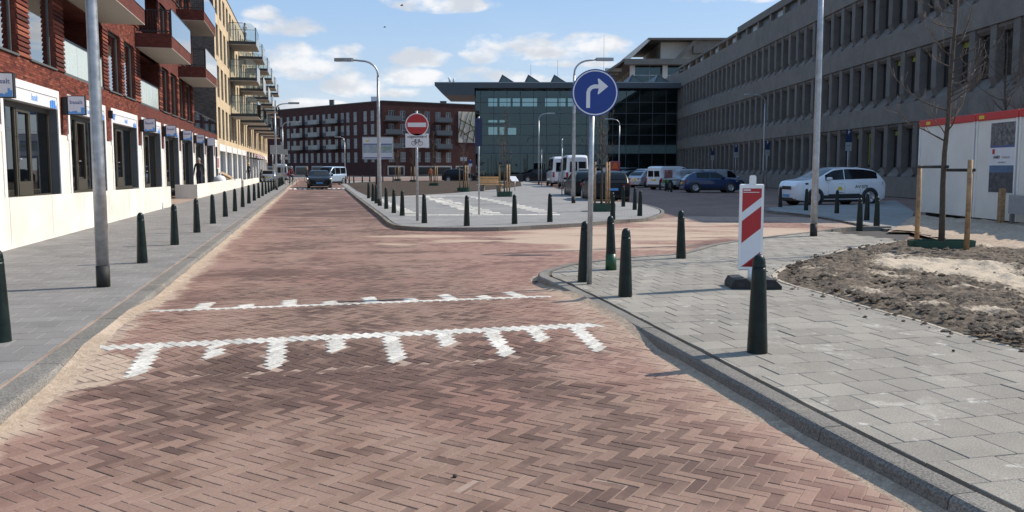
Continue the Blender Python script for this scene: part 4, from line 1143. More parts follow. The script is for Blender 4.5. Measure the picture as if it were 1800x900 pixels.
ter3 = thing('retaining_wall', 'low white wall before the far shops where a dark figure sits', 'wall', S(0, -5.72), SANG)
m = MB(); m.box(b + 2.6, U(110), 0, .25, .04, .62); m.build('front_wall', M['render'], ter3); m = MB(); m.box(b + 2.6, U(110), .252, 1.07, .1, .5); m.build('walkway', M['concrete'], ter3)

# ---------------------------------------------------------------- yellow brick apartments with stacked glass balconies
yel = thing('apartment_building', 'tall sand yellow brick apartment block with stacked glass balconies down the street', 'building', o3, SANG)
ya, ye = U(62.45), U(134)
yshops = [(63.4 + 5.2 * i, 63.4 + 5.2 * i + 4.5) for i in range(13)]
lev = [(3.95, 6.35), (7.1, 9.5), (10.25, 12.65), (13.4, 15.4)]
wins = [(63.5 + 2.8 * i, 65.1 + 2.8 * i) for i in range(25)]
ops = [(U(a), U(b), c, d, .16) for a, b in wins for c, d in lev] + [(U(a), U(b), .3, 3.5, .05) for a, b in yshops]
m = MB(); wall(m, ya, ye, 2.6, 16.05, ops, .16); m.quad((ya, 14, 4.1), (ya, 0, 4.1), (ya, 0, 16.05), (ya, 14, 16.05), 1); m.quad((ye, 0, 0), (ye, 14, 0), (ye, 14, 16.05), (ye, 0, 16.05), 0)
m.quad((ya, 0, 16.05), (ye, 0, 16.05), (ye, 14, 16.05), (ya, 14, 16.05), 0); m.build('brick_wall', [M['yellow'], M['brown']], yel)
m = MB(); m.box(ya, ye, -.04, .3, 16.052, 16.16); m.build('roof_edge', M['greyframe'], yel)
for a, b in wins:
    for li, (c, d) in enumerate(lev):
        f = frame_mb(U(a), U(b), c, d, .10, .07, .05, (), (c + .75,)).build('window', M['bronze'], yel)
        p = MB(); p.quad((U(a) + .07, .12, c + .07), (U(b) - .07, .12, c + .07), (U(b) - .07, .12, d - .07), (U(a) + .07, .12, d - .07)); p.build('pane', M['winglass'], f)
m = MB()
for c in (5.0, 8.0, 11.0): 
    m.box(ya - .02, ya - .002, 2.0, 3.6, c, c + 1.6)
m.build('gable_window', M['winglass'], yel)
prev = U(62.5)
for i, (a, b) in enumerate(yshops):
    x0, x1 = U(a), U(b)
    m = MB(); m.box(x0, x0 + .2, -.04, .3, .4, 3.0); m.box(x1 - .2, x1, -.04, .3, .4, 3.0); m.box(x0, x1, -.04, .3, 3.002, 3.52); sf = m.build('shopfront', M['white'], yel)
    m = MB(); m.box(prev + .002, x0 - .002, -.012, .25, 0, 2.598); m.build('pillar', M['render'], yel); prev = x1
    m = MB(); m.quad((x0 + .2, .2, .5), (x1 - .2, .2, .5), (x1 - .2, .2, 3.0), (x0 + .2, .2, 3.0)); m.build('glass', M['shopglass'], sf)
    m = MB(); m.quad((x0, 1.5, .4), (x1, 1.5, .4), (x1, 1.5, 3.1), (x0, 1.5, 3.1)); m.build('interior', M['inside'], sf)
    m = MB()
    for q in (.3, .5): xx = x0 + (x1 - x0) * q; m.box(xx - .05, xx + .05, .17, .25, .5, 3.0)
    m.build('frame', M['bronze'], sf)
for col in range(6):
    for z in (6.2, 9.35, 12.5):
        a = U(73.5 + 9.8 * col); b = a + 4.6; pr = 2.3
        m = MB(); m.box(a, b, -pr, -.002, z, z + .03, 1); m.box(a, b, -pr, -.002, z + .032, z + .30, 0)
        bal = m.build('balcony', [M['plastic'], M['soffit']], yel)
        m = MB(); yy = a + .03
        m.add([(yy, -.1, z + .3), (yy, -pr * .56, z + .3), (yy, -pr * .56, z + 1.85), (yy, -.1, z + 1.85)], [(0, 1, 2, 3)]); m.add([(yy, -pr * .6, z + .3), (yy, -pr + .05, z + .3), (yy, -pr + .05, z + 1.55), (yy, -pr * .82, z + 1.85), (yy, -pr * .6, z + 1.85)], [(0, 1, 2, 3, 4)])
        m.build('end_glass', M['endglass'], bal)
        m = MB(); m.box(a, b, -pr - .015, -pr - .003, z + .05, z + 1.45); m.build('front_glass', M['balglass'], bal)
        m = MB()
        for yy in (-.06, -pr * .58, -pr + .03): m.box(a, a + .05, yy - .03, yy + .03, z + .3, z + (1.85 if yy > -pr * .9 else 1.5))
        m.box(a + .005, a + .045, -pr * .55, -.09, z + 1.85, z + 1.89); m.box(a, b, -pr - .02, -pr + .03, z + 1.46, z + 1.50); m.box(a + .005, a + .045, -pr + .06, -.09, z + 1.28, z + 1.30); m.build('railing', M['darkmetal'], bal)
# mauve round awnings on the far shops
for k in range(4):
    t = thing('awning', ['nearest of the four mauve awnings over the far shops', 'second of the four mauve awnings over the far shops', 'third of the four mauve awnings over the far shops', 'farthest of the four mauve awnings over the far shops'][k], 'awning', S(U(90 + 4.6 * k), TF), SANG, 'mauve awnings over the far shops')
    m = MB(); m.grid(lambda i, j: (j * 3.6, -math.sin(i * 1.5) * 1.1, 2.75 + math.cos(i * 1.5) * .75), 6, 2); me = m.build('canopy', simple('mauve_cloth', (.20, .11, .12), .8), t)
    m = MB(); m.tube([(0, -.02, 2.8), (0, -1.08, 2.8)], .02, 5); m.tube([(3.6, -.02, 2.8), (3.6, -1.08, 2.8)], .02, 5); m.build('arm', M['darkmetal'], t)

# ---------------------------------------------------------------- long grey concrete office at the right
XR = 22.05
off = thing('office_building', 'long grey concrete office with rows of vertical fins and slit windows', 'building', (XR, 0, 0), R(90))
Y0, Y1 = 31.5, 111.0; NB = 45; bw_ = (Y1 - Y0) / NB
rows_ = [(1.15, 4.2), (5.3, 8.2), (9.45, 12.3)]
bands = [(0.0, 1.15), (4.2, 5.3), (8.2, 9.45), (12.3, 14.1)]
for (z0, z1) in bands:
    n = 9
    for k in range(n):
        a, b = Y0 + (Y1 - Y0) * k / n + .006, Y0 + (Y1 - Y0) * (k + 1) / n - .006
        m = MB(); m.box(a, b, -.55, 0.0 + rng.uniform(-.004, .004), z0 + .003, z1 - .003); m.build('concrete_band', M['concrete'], off)
m = MB(); m.quad((Y0, -.62, 1.0), (Y1, -.62, 1.0), (Y1, -.62, 12.6), (Y0, -.62, 12.6)); m.quad((Y1, -.62, 0), (Y1, -30, 0), (Y1, -30, 14), (Y1, -.62, 14)); m.build('back_wall', M['inside'], off); m = MB(); m.box(Y1 + .002, Y1 + 14, -22, -.08, 0, 14.6); m.build('end_wall', M['concrete'], off)  # end wall is an added block, shutting out a sunlit strip beside the hall
m = MB(); m.box(Y0 - .3, Y0 - .002, -22, -.0, 0, 14.1); m.build('gable_wall', M['concrete'], off)
m = MB(); m.box(Y0, 82, -3.5, -.30, 14.1, 14.75); m.build('attic_wall', M['steel'], off)
m = MB(); m.box(Y0 - .3, 82.0, -22, .05, 14.752, 15.35); m.box(82.002, Y1, -22, 0.02, 14.752, 15.0); m.build('roof_slab', M['concrete'], off)
for k in range(22): 
    a = Y0 + 1 + k * 3.56
    m = MB(); m.box(a, a + .5, -.34, -.03, 14.102, 14.75); m.build('attic_post', M['concrete'], off)
    if k % 2 == 0: m = MB(); m.box(a + .7, a + 2.6, -.32, -.297, 14.2, 14.7); m.build('attic_window', M['signgrey'], off)
# fin: thin blade with a sloping foot, shared mesh
def fin_mesh(h):
    m = MB(); y = -.05; 
    prof = [(-.55, 0), (-.30, 0), (-.06, .55), (-.06, h), (-.55, h)]          # (y, z)
    m.prism(prof, -.25, .25, 'x'); return m.mesh('fin', M['fin'])
def sill_mesh():
    m = MB(); m.prism([(-.55, 0), (-.08, 0), (-.08, .03), (-.55, .62)], .252, bw_ - .252, 'x'); return m.mesh('sloped_sill', M['fin'])
def lintel_mesh():
    m = MB(); m.prism([(-.55, -.32), (-.28, -.32), (-.12, -.16), (-.12, 0), (-.55, 0)], .252, bw_ - .252, 'x'); return m.mesh('lintel', M['fin'])
fins = {r: fin_mesh(r[1] - r[0] - .006) for r in rows_}; sill_me, lint_me = sill_mesh(), lintel_mesh()
def owin(h):
    m = MB(); a, b = .255, bw_ - .255
    m.box(a, a + .06, -.54, -.48, .5, h - .3); m.box(b - .06, b, -.54, -.48, .5, h - .3); m.box(a + .06, b - .06, -.54, -.48, h - .37, h - .3); m.box(a + .06, b - .06, -.54, -.48, .5, .56); m.box((a + b) / 2 - .03, (a + b) / 2 + .03, -.535, -.485, .56, h - .37); return m.mesh('window', M['darkmetal'])
def opane(h):
    m = MB(); a, b = .31, bw_ - .31; m.quad((b, -.51, .56), (a, -.51, .56), (a, -.51, h - .37), (b, -.51, h - .37)); return m.mesh('pane', M['winglass'])
ow = {r: (owin(r[1] - r[0]), opane(r[1] - r[0])) for r in rows_}
lime = MB(); lime.box(.32, bw_ - .32, -.478, -.47, 2.28, 2.56); lime_me = lime.mesh('blind', M['lime'])
lime2 = MB(); lime2.box(bw_ - .48, bw_ - .33, -.478, -.47, .6, 2.28); lime2.box(.32, bw_ - .32, -.478, -.47, 2.28, 2.56); lime2_me = lime2.mesh('blind', M['lime'])
for k in range(NB):
    for ri, r in enumerate(rows_):
        x = Y0 + k * bw_
        link('fin', fins[r], off, (x, 0, r[0] + .003)); link('sloped_sill', sill_me, off, (x, 0, r[0] + .003)); link('lintel', lint_me, off, (x, 0, r[1] - .003))
        w = link('window', ow[r][0], off, (x, 0, r[0])); link('pane', ow[r][1], w)
        if ri < 2 and k < 16 and rng.random() < .32: link('blind', lime2_me if rng.random() < .35 else lime_me, w, (0, 0, 0 if ri else .12))

# ---------------------------------------------------------------- glass hall across the end
YG = 111.0
hall = thing('glass_hall', 'dark glass fronted hall with a cantilevered flat roof and sawtooth skylights', 'building', (0, YG, 0))
xs = [-4.9, -4.2] + [-4.2 + 1.765 * k for k in range(1, 15)] + [XR - .05]
zs = [0, 3.67, 4.78, 6.1, 7.55, 8.99, 10.44, 12.12]
for i in range(len(xs) - 1):
    for k in range(len(zs) - 1):
        m = MB(); m.box(xs[i] + .035, xs[i + 1] - .035, 0, .03, zs[k] + .04, zs[k + 1] - .04)
        m.build('glass_pane', M['spandrel'] if k == 1 else M['curtainwall'], hall)
for x in xs: m = MB(); m.box(x - .033, x + .033, -.06, .06, 0, 12.12); m.build('mullion', M['steel'], hall)
for z in zs[1:-1]: m = MB(); m.box(xs[0] + .034, XR - .1, -.05, .05, z - .038, z + .038); m.build('transom', M['steel'], hall)
m = MB(); m.box(-4.95, -4.90, .0, 9, 0, 12.1); m.box(XR - .02, XR, .1, 9, 0, 12.1); m.build('side_wall', M['steel'], hall)
ops = [(-3.4, -.2, 10.55, 11.7), (.1, 3.6, 10.55, 11.7), (4.6, 6.5, 10.55, 11.7), (6.7, 9.3, 10.55, 11.7), (12.5, 14.3, 10.55, 11.7), (-3.4, -1, 6.5, 8.6), (-.6, .6, 6.5, 7.5)]
m = MB(); wall(m, -4.9, XR, 0, 12.1, ops, .2, y=8.6); m.build('back_wall', M['concrete'], hall)
for z in (3.7, 7.6): m = MB(); m.box(-4.85, XR - .1, 3.0, 8.58, z, z + .35); m.build('gallery_floor', M['concrete'], hall)
m = MB()
for k in range(8): m.box(-2 + k * 3.1, -1.7 + k * 3.1, 2.4, 2.7, 0, 12.1)
m.build('columns', M['concrete'], hall)
m = MB(); m.box(-4.85, XR - .1, .2, 8.58, -.02, .03); m.build('floor', M['inside'], hall)
m = MB(); m.prism([(-10.1, 12.75), (-10.1, 12.45), (-8.8, 11.25), (-4.9, 11.2), (-4.9, 12.13), (XR, 12.13), (XR, 12.9), (-10.1, 12.9)], -2.0, 9, 'y'); m.build('roof', M['steel'], hall)
m = MB(); m.box(-9.9, XR, -2.02, -2.002, 12.80, 12.88); m.build('roof_trim', M['signgrey'], hall)
for k in range(9):
    x = -1.9 + k * 3.45
    if k in (3,): continue
    m = MB(); m.prism([(x, 12.9), (x + .6, 14.1), (x + 2.5, 12.9)], 0.0, 8.5, 'y'); s = m.build('skylight', M['steel'], hall)
    m = MB(); m.prism([(x + .34, 13.0), (x + .7, 13.8), (x + 2.0, 13.0)], -.01, .02, 'y'); m.build('glazing', M['spandrel'], s)
t = thing('roof_vent', 'pale twin vent cowl on the left end of the glass hall roof', 'vent', (-8.4, YG + 2, 12.9))
m = MB(); m.tube([(0, 0, 0), (0, 0, .7), (-.15, 0, 1.0)], .16, 8); m.build('cowl', M['signwhite'], t); m = MB(); m.tube([(.5, 0, 0), (.5, 0, .6), (.6, 0, .9)], .14, 8); m.build('cowl', M['signwhite'], t)
for (px, h) in ((1061, 7.0), (980, 3.6), (933, 3)):
    p = AT(px, 150, YG + 4); t = thing('antenna', {1061: 'tall thin antenna rod behind the blue arrow sign', 980: 'thin antenna rod right of the third skylight', 933: 'thin antenna rod between second and third skylight'}[px], 'antenna', (p.x, YG + 4, 12.9)); m = MB(); m.tube([(0, 0, 0), (0, 0, h)], .02, 5); m.build('rod', M['darkmetal'], t)

# ---------------------------------------------------------------- concrete tower block behind the hall
tw = thing('tower_building', 'concrete and glass upper storeys with stepped overhanging roofs behind the glass hall', 'building', (0, 136, 0))
X0 = 18.9
m = MB(); m.box(X0 + 1.2, 52, 1.2, 26, 8, 19.4); m.build('core', M['inside'], tw)
for k in range(9):
    a = X0 + 1.1 + k * 2.55
    m = MB(); m.box(a + .06, a + 2.45, 1.0, 1.05, 14.0, 18.4); m.build('glass_pane', M['curtainwall'], tw)
    m = MB(); m.box(a + 2.46, a + 2.54, .95, 1.1, 13, 18.4); m.build('mullion', M['signgrey'], tw)
m = MB(); m.box(X0 + 1.1, 44, .94, 1.06, 16.8, 16.95); m.build('transom', M['signgrey'], tw)
for k in range(8): m = MB(); m.box(X0 + 1.0, X0 + 1.1, 1.1 + k * 2.5, 1.25 + k * 2.5, 13, 18.2); m.build('mullion', M['signwhite'], tw)
m = MB(); m.box(X0 + .98, X0 + 1.12, 1.2, 25, 15.0, 15.2); m.box(X0 + .98, X0 + 1.12, 1.2, 25, 16.6, 16.8); m.build('transom', M['signwhite'], tw)
for x in (X0 + .3, X0 + 5.6, X0 + 11.0, X0 + 16.5): m = MB(); m.box(x, x + .8, .0, .8, 10, 18.4); m.build('column', M['pale_soffit'], tw)
m = MB(); m.box(X0 - .8, 50, -1.0, 26, 18.4, 19.3); m.build('roof_slab', M['concrete'], tw)
m = MB(); m.prism([(X0 - 1.0, 19.3), (X0 + 3.0, 22.6), (X0 + 3.3, 22.6), (X0 + 3.3, 22.2), (X0 + .2, 19.3)], -1.0, 22, 'y'); m.build('sloping_eave', M['pale_soffit'], tw)
m = MB(); m.box(X0 + 3.0, 40, -1.2, 20, 22.3, 22.6); m.build('upper_roof', M['concrete'], tw)
m = MB(); m.box(X0 + 5.5, 40, 1.6, 20, 19.302, 22.298); m.build('plant_room', M['pale_soffit'], tw)
m = MB(); m.prism([(X0 + 7.4, 19.3), (X0 + 10.4, 22.3), (X0 + 11.2, 22.3), (X0 + 8.4, 19.3)], -.8, -.2, 'y'); m.prism([(X0 + 10.4, 20.2), (X0 + 10.4, 22.29), (X0 + 19, 22.29), (X0 + 19, 20.6)], -.6, .2, 'y'); m.build('beam', M['concrete'], tw)
for k in range(5): m = MB(); m.box(X0 - 3.6, X0 - .9, 1.5 + 4.5 * k, 1.9 + 4.5 * k, 17.6, 18.1); m.build('eave_beam', M['pale_soffit'], tw)
m = MB(); m.prism([(X0 - 4.4, 16.9), (X0 - .85, 19.25), (X0 - .85, 18.9), (X0 - 4.2, 16.6)], -1.0, 24, 'y'); m.build('lower_eave', M['concrete'], tw)

# ---------------------------------------------------------------- dark red apartments closing the view
C0 = AT(672, 180, 180); CL = AT(440, 199, 217); CR = AT(845, 187, 192)
apt = thing('apartment_building', 'wide dark red brick apartment block closing the far end of the street', 'building', (C0.x, C0.y, 0))
def wing(A, B, flip):
    """matrix: local x along the wall A->B, -y towards the viewer"""
    d = Vector((B.x - A.x, B.y - A.y, 0)); Ln = d.length; d.normalize(); nrm = Vector((-d.y, d.x, 0))
    Mx = Matrix(((d.x, nrm.x, 0, A.x - C0.x), (d.y, nrm.y, 0, A.y - C0.y), (0, 0, 1, 0), (0, 0, 0, 1)))
    return Mx, Ln
rowsz = [(3.1, 5.3), (6.2, 8.4), (9.2, 11.4), (12.1, 14.3)]
ML, LL = wing(CL, C0, 0); MR_, LR = wing(C0, CR, 0)
def along(px, A, B):
    r = ray(px, 300); t = Vector((r.x, r.y)); a = Vector((A.x, A.y)); d = Vector((B.x, B.y)) - a
    # solve a + s d = k t
    det = d.x * (-t.y) - (-t.x) * d.y; s = ((-a.x) * (-t.y) - (-t.x) * (-a.y)) / det
    return s * d.length
lw = [along(p, CL, C0) for p in (496, 508, 519, 530, 539.5, 549, 560, 570.7, 580, 592, 603, 612.6, 625.5, 643, 655.7)]
rw = [along(p, C0, CR) for p in (689, 709, 735, 752, 771, 789)]
for (Mx, Ln, cols, gl) in ((ML, LL, lw, 0), (MR_, LR, rw, 1)):
    wd = .62
    ops = [(c - wd, c + wd, a, b, .12) for c in cols for a, b in rowsz]
    m = MB(); wall(m, 0, Ln, 0, 16.1, ops, .12, 0, 0, 0, 1, Mx); m.quad((0, 0, 16.1), (Ln, 0, 16.1), (Ln, 12, 16.1), (0, 12, 16.1), 0, Mx); m.build('brick_wall', M['darkbrick'], apt)
    for c in cols:
        for a, b in rowsz:
            f = frame_mb(c - wd, c + wd, a, b, .05, .07, .05, (c,), (a + .85,), Mx).build('window', M['signgrey'], apt)
            p = MB(); p.quad((c - wd + .07, .08, a + .07), (c + wd - .07, .08, a + .07), (c + wd - .07, .08, b - .07), (c - wd + .07, .08, b - .07), 0, Mx); p.build('pane', M['palewin'], f)
    m = MB(); m.box(-.1, Ln + .1, -.12, .3, 16.1, 16.35, 0, Mx); m.build('roof_edge', M['darkmetal'], apt)
    for c0, c1 in ([(1, 6), (7, 12), (14, 19.5), (20.5, 26), (27.5, 32)] if gl == 0 else [(1, 5), (7.5, 16.5), (17.5, 21)]):
        m = MB(); m.box(c0, c1, -.05, .05, 0.2, 2.3, 0, Mx); sh = m.build('shopfront', M['signgrey'], apt)
        m = MB(); m.box(c0 + .25, c1 - .25, -.07, -.052, .3, 2.0, 0, Mx); m.build('glass', M['carglass'], sh)
    for bi in ((lw[3], lw[6], lw[9]) if gl == 0 else (rw[0], rw[4] + .9)):
        for li, (a, b) in enumerate(rowsz[1:]):
            m = MB(); m.box(bi - 1.9, bi + 1.9, -1.5, -.002, a - .25, a - .05, 0, Mx); bl_ = m.build('balcony', M['plastic'], apt)
            m = MB(); m.box(bi - 1.9, bi + 1.9, -1.52, -1.50, a - .05, a + .95, 0, Mx); m.build('glass_balustrade', M['palewin'] if (gl == 0) else M['steel'], bl_)
m = MB(); m.box(along(806, C0, CR), along(840, C0, CR), -.12, -.002, 7.6, 14.6, 0, MR_); pn = m.build('pale_panel', M['soffit'], apt)
for (x0, z0, x1, z1) in ((.1, .2, .55, 1), (.75, .02, .95, 1), (.95, .1, .55, .75), (.4, 0, .75, 1), (.05, .75, 1, .45), (0, .45, .8, .05), (.2, 1, .0, .3), (.25, .25, 1, .5)):
    a, b = along(806, C0, CR), along(840, C0, CR); m = MB()
    P = MR_ @ Vector((a + (b - a) * x0, -.16, 7.6 + 7 * z0)); Q = MR_ @ Vector((a + (b - a) * x1, -.16, 7.6 + 7 * z1))
    m.tube([P, Q], .11, 4); m.build('green_slat', M['olive'], pn)
for (px, Yd, w, h, lab) in ((580, 196, 1.0, 1.1, 'grey boxy chimney stack on the far left roof'), (657, 184, 1.7, .9, 'white ventilation unit on the roof near the corner'), (778, 188, 1.4, .5, 'low dark roof box on the right wing')):
    p = AT(px, 180, Yd); t = thing('roof_unit', lab, 'roof unit', (p.x, Yd + 2, 16.1)); m = MB(); m.box(-w / 2, w / 2, -.5, .5, 0, h * 1.6, bev=.03); m.build('housing', M['signwhite'] if px == 657 else M['steel'], t); m = MB(); m.box(-w / 2 - .06, w / 2 + .06, -.56, .56, h * 1.6, h * 1.6 + .08); m.build('cap', M['steel'] if px != 657 else M['signwhite'], t)
# ================================================================ street furniture and trees
BH = 0.81
def bollard_proto(loc, label, group):
    t = thing('bollard', label, 'bollard', loc, 0, group)
    m = MB(); m.lathe([(.082, -.02), (.083, .0), (.080, .10), (.056, .68), (.054, .70)], 16); m.build('post', M['bollard'], t)
    m = MB(); m.lathe([(.049, .698), (.055, .705), (.056, .715), (.052, .722), (.052, .74), (.048, .768), (.036, .793), (.018, .808), (.004, BH)], 16); m.build('cap', M['bollard'], t)
    return t
BO = None
def bollard(p, label, group):
    global BO
    if BO is None: BO = bollard_proto(p, label, group); return BO
    o = dup(BO, p, rng.uniform(0, 6), label, group); o.rotation_euler[0] = rng.gauss(0, .010); o.rotation_euler[1] = rng.gauss(0, .010); return o
G_L = 'dark green bollards along the left pavement'
Ys = [7.1, 13.15, 16.3, 19.5, 22.7, 26.0, 29.3, 32.6, 35.9, 39.3, 42.7, 46.0, 49.4, 52.8, 56.2, 59.6, 63.0, 67.5, 71, 74.5, 78]
for i, Y in enumerate(Ys):
    u = (Y + 2.64 * .2358) / .9718
    lab = 'dark green bollard cut by the left edge of the photo' if i == 0 else ('first dark green bollard beyond the near lamp post, left pavement' if i == 1 else f'{ORD[i - 1]} dark green bollard beyond the near lamp post, left pavement')
    bollard(S(u, -2.66, SW), lab, G_L)
right = [((1026, 495), 'dark green bollard standing right behind the blue sign pole'), ((1074, 474), 'dark green bollard with a bright green painted foot'), ((1099, 521), 'dark green bollard in the sun nearest right of the blue sign pole'),
         ((1197, 454), 'lone dark green bollard on the far edge of the right pavement'), ((1331, 619), 'large dark green bollard in front of the red and white barrier')]
for (p, lab) in right:
    b = bollard(G(p[0], p[1], SW), lab, 'dark green bollards on the right pavement')
    if p[0] == 1074: m = MB(); m.lathe([(.085, 0), (.083, .10), (.0765, .24)], 16); m.build('green_foot', M['green'], b)
bollard(G(1908, 900, SW) * 1.0, 'dark green bollard just outside the right edge near the kerb', 'dark green bollards on the right pavement').location = (3.1, 3.75, SW)
isl_b = [((647.8, 348.5), 'farthest bollard of the island row, left of the island lamp post'), ((655.3, 353.5), 'second bollard left of the island lamp post'), ((661.4, 357.5), 'bollard close on the left of the island lamp post'),
         ((679, 367), 'first bollard right of the island lamp post'), ((692.3, 374.3), 'second bollard right of the island lamp post'), ((707, 379), 'bollard just left of the no entry sign pole'), ((746, 392), 'bollard just right of the no entry sign pole'),
         ((820.5, 397), 'bollard left of the slim blue plate sign pole'), ((904.5, 393.5), 'bollard on the island front below the staked tree'), ((966.5, 390), 'bollard at the right end of the island front'),
         ((1077, 386), 'bollard on the island before the black estate car, by the drain'), ((1095.6, 363), 'bollard at the right rear corner of the black estate car'), ((1115.6, 368.8), 'bollard second from the right at the island tip'), ((1124.5, 379.5), 'bollard nearest the rounded tip of the island')]
for p, lab in isl_b: bollard(G(p[0], p[1], SW), lab, 'dark green bollards on the island')
rr = [((1371.5, 363.7), 'bollard in front of the white taxi nose'), ((1416.8, 369.5), 'bollard in front of the white taxi front wheel'), ((1470.8, 374.7), 'bollard in front of the white taxi door'), ((1510.7, 404.5), 'nearest bollard between the tall lamp post and the site cabin'),
      ((1523.4, 387), 'middle bollard below the white taxi rear wheel'), ((1540.8, 398), 'bollard nearest the site cabin corner')]
for p, lab in rr: bollard(G(p[0], p[1], SW * .6), lab, 'dark green bollards before the white taxi')
for i, (x, y) in enumerate([(608, 323), (614, 322.5), (622, 322), (637, 321), (650, 320.5), (673, 320), (691, 320)]):
    bollard(G(x, y, SW), f'{ORD[i]} bollard from the left behind the brown planting bed', 'bollards behind the planting bed')
for i, (x, y) in enumerate([(1160, 333.5), (1170, 335.5), (1180, 337)]):
    bollard(G(x, y, 0), f'{["left", "middle", "right"][i]} dark post of three beside the blue hatchback', 'dark posts beside the blue hatchback')

# striped marker post
t = thing('marker_post', 'small black and white striped marker post before the glass hall', 'marker post', G(853, 314.5, SW * 0))
for k in range(5): m = MB(); m.lathe([(.075, k * .2), (.075, k * .2 + .198)], 10); m.build('band', M['white'] if k % 2 else M['black'], t)

def lamp(p, top, arm, ang, label, r0=.085, r1=.05, band=True):
    t = thing('street_lamp', label, 'street lamp', p, ang)
    m = MB(); m.tube([(0, 0, .27 if band else 0), (0, 0, 1.6), (0, 0, top * .6), (0, 0, top - .75)], [r0, r0 * .97, (r0 + r1) / 2, r1], 14)
    m.build('pole', M['galv'], t)
    if band: m = MB(); m.lathe([(r0 + .004, -.02), (r0 + .004, .272)], 14); m.build('base_sleeve', M['black'], t); m = MB(); m.grid(lambda i, j: ((r0 + .006) * math.cos(-2.3 + i * .9), (r0 + .006) * math.sin(-2.3 + i * .9), .75 + j * .42), 5, 1); m.build('service_door', M['galv'], t)
    pth = [(0, 0, top - .76)]
    for k in range(7): a = k / 6 * math.pi / 2; pth.append((.65 * (1 - math.cos(a)), 0, top - .65 + .55 * math.sin(a)))
    pth.append((arm - .55, 0, top - .06)); m = MB(); m.tube(pth, [r1] + [r1 * .8] * 7 + [r1 * .7], 10); m.build('arm', M['galv'], t)
    m = MB(); m.prism([(arm - .62, -.05), (arm - .55, -.09), (arm - .2, -.10), (arm + .15, -.06), (arm + .15, .06), (arm - .2, .10), (arm - .55, .09), (arm - .62, .05)], top - .12, top + .01, 'z'); h = m.build('lamp_head', M['signgrey'], t)
    m = MB(); m.box(arm - .5, arm + .08, -.06, .06, top - .128, top - .121); m.build('diffuser', M['lamp_clear'], h)
    return t
lamp(G(182, 504, SW), 7.2, 1.5, R(180), 'tall galvanised lamp post standing nearest on the left pavement', .078, .052)
lamp(G(667.5, 361.5, SW), 5.95, 1.6, R(180), 'street lamp with its arm to the left on the near edge of the island')
lamp(G(1008, 357, SW), 6.3, 1.55, R(0), 'street lamp with its arm to the right behind the blue arrow sign')
lamp(G(1430, 415, SW), 7.2, 1.5, R(0), 'tall galvanised lamp post on the right pavement before the white taxi', .075, .05)
lamp(G(486.5, 334, SW), 6.2, 1.6, R(0), 'street lamp with its arm to the right at the end of the bollard row', .08, .05)
lamp(S(86, -2.7, SW), 6.25, 1.6, R(0), 'second street lamp beyond the cyclist on the left', .07, .05)
lamp(G(947, 324, SW), 6.95, 1.4, R(0), 'far street lamp in front of the glass hall, left of the vans', .07, .045)
lamp(AT(1088, 318, 88) * 1 - Vector((0, 0, 0.3)), 6.9, 1.4, R(180), 'far street lamp curving left behind the red warning sign', .07, .045, False)
lamp(AT(1341, 331, 66) * 1 - Vector((0, 0, 0.04)), 7.5, 1.5, R(180), 'street lamp curving left in front of the grey office', .075, .05, False)
lamp(AT(607, 318, 112) - Vector((0, 0, 0.02)), 6.0, 1.2, R(180), 'dark far lamp before the red apartments', .07, .05, False)

# blue turn-right sign
def disc(m, r, y, mi=0, seg=48, cx=0, cz=0):
    n = len(m.v); m.add([(cx + r * math.cos(2 * math.pi * k / seg), y, cz + r * math.sin(2 * math.pi * k / seg)) for k in range(seg)], [tuple(range(seg))], mi)
def plate(m, r, y0, y1, mi=0, seg=48): m.prism([(r * math.cos(2 * math.pi * k / seg), r * math.sin(2 * math.pi * k / seg)) for k in range(seg)], y0, y1, 'y', mi)
p = G(1036, 500, SW); zc = AT(1043.5, 163.5, p.y).z - SW
t = thing('road_sign', 'round blue sign with a white arrow turning right on a steel pole', 'road sign', p, R(-2))
m = MB(); m.tube([(0, .03, -.02), (.02, .03, zc + .22)], .034, 12); m.build('pole', M['galv'], t)
cx = .05; rr_ = .298
m = MB(); plate(m, rr_, 0, -.022); bx = m.build('plate', M['signblue'], t); bx.location = (cx, -.02, zc)
def ring(r0, r1, y, seg=64):
    m = MB(); vs = [(r * math.cos(2 * math.pi * k / seg), y, r * math.sin(2 * math.pi * k / seg)) for r in (r0, r1) for k in range(seg)]
    m.add(vs, [(k, (k + 1) % seg, seg + (k + 1) % seg, seg + k) for k in range(seg)]); return m
ring(.268, .283, -.0245).build('white_ring', M['signwhite'], bx)
sc_ = .293 / 39.0
ap = [(-15, -24.5), (-8.5, -24.5), (-8.5, 0), (-6.5, 4.6), (-3.2, 7.0), (0, 8.0), (6, 8.0), (4.8, 18 * -.22), (6.4, -4.4), (22.5, 8.8), (6.6, 22.4), (4.6, 21.2), (5.8, 14.8), (-2, 14.8), (-8, 12.6), (-12.5, 8.4), (-14.6, 3.0)]
arrow = [(-15.2, -24.5), (-8.6, -24.5), (-8.6, .8), (-7.6, 4.6), (-4.8, 7.6), (-1.0, 8.8), (6.2, 8.8), (4.4, .0), (4.8, -1.4), (6.4, -1.0), (22.4, 12.2), (6.6, 25.6), (4.8, 25.4), (4.4, 24), (6.0, 15.6), (-1.5, 15.6), (-8.0, 13.2), (-12.8, 8.6), (-15.0, 2.4)]
m = MB(); m.prism([(x * sc_ * .98, (y - 1.5) * sc_ * .98) for x, y in arrow], -.0245, -.0225, 'y'); m.build('arrow', M['signwhite'], bx)
m = MB(); m.box(cx - .10, cx + .10, -.005, .015, zc + .10, zc + .13); m.box(cx - .10, cx + .10, -.005, .015, zc - .13, zc - .10); m.build('bracket', M['galv'], t)

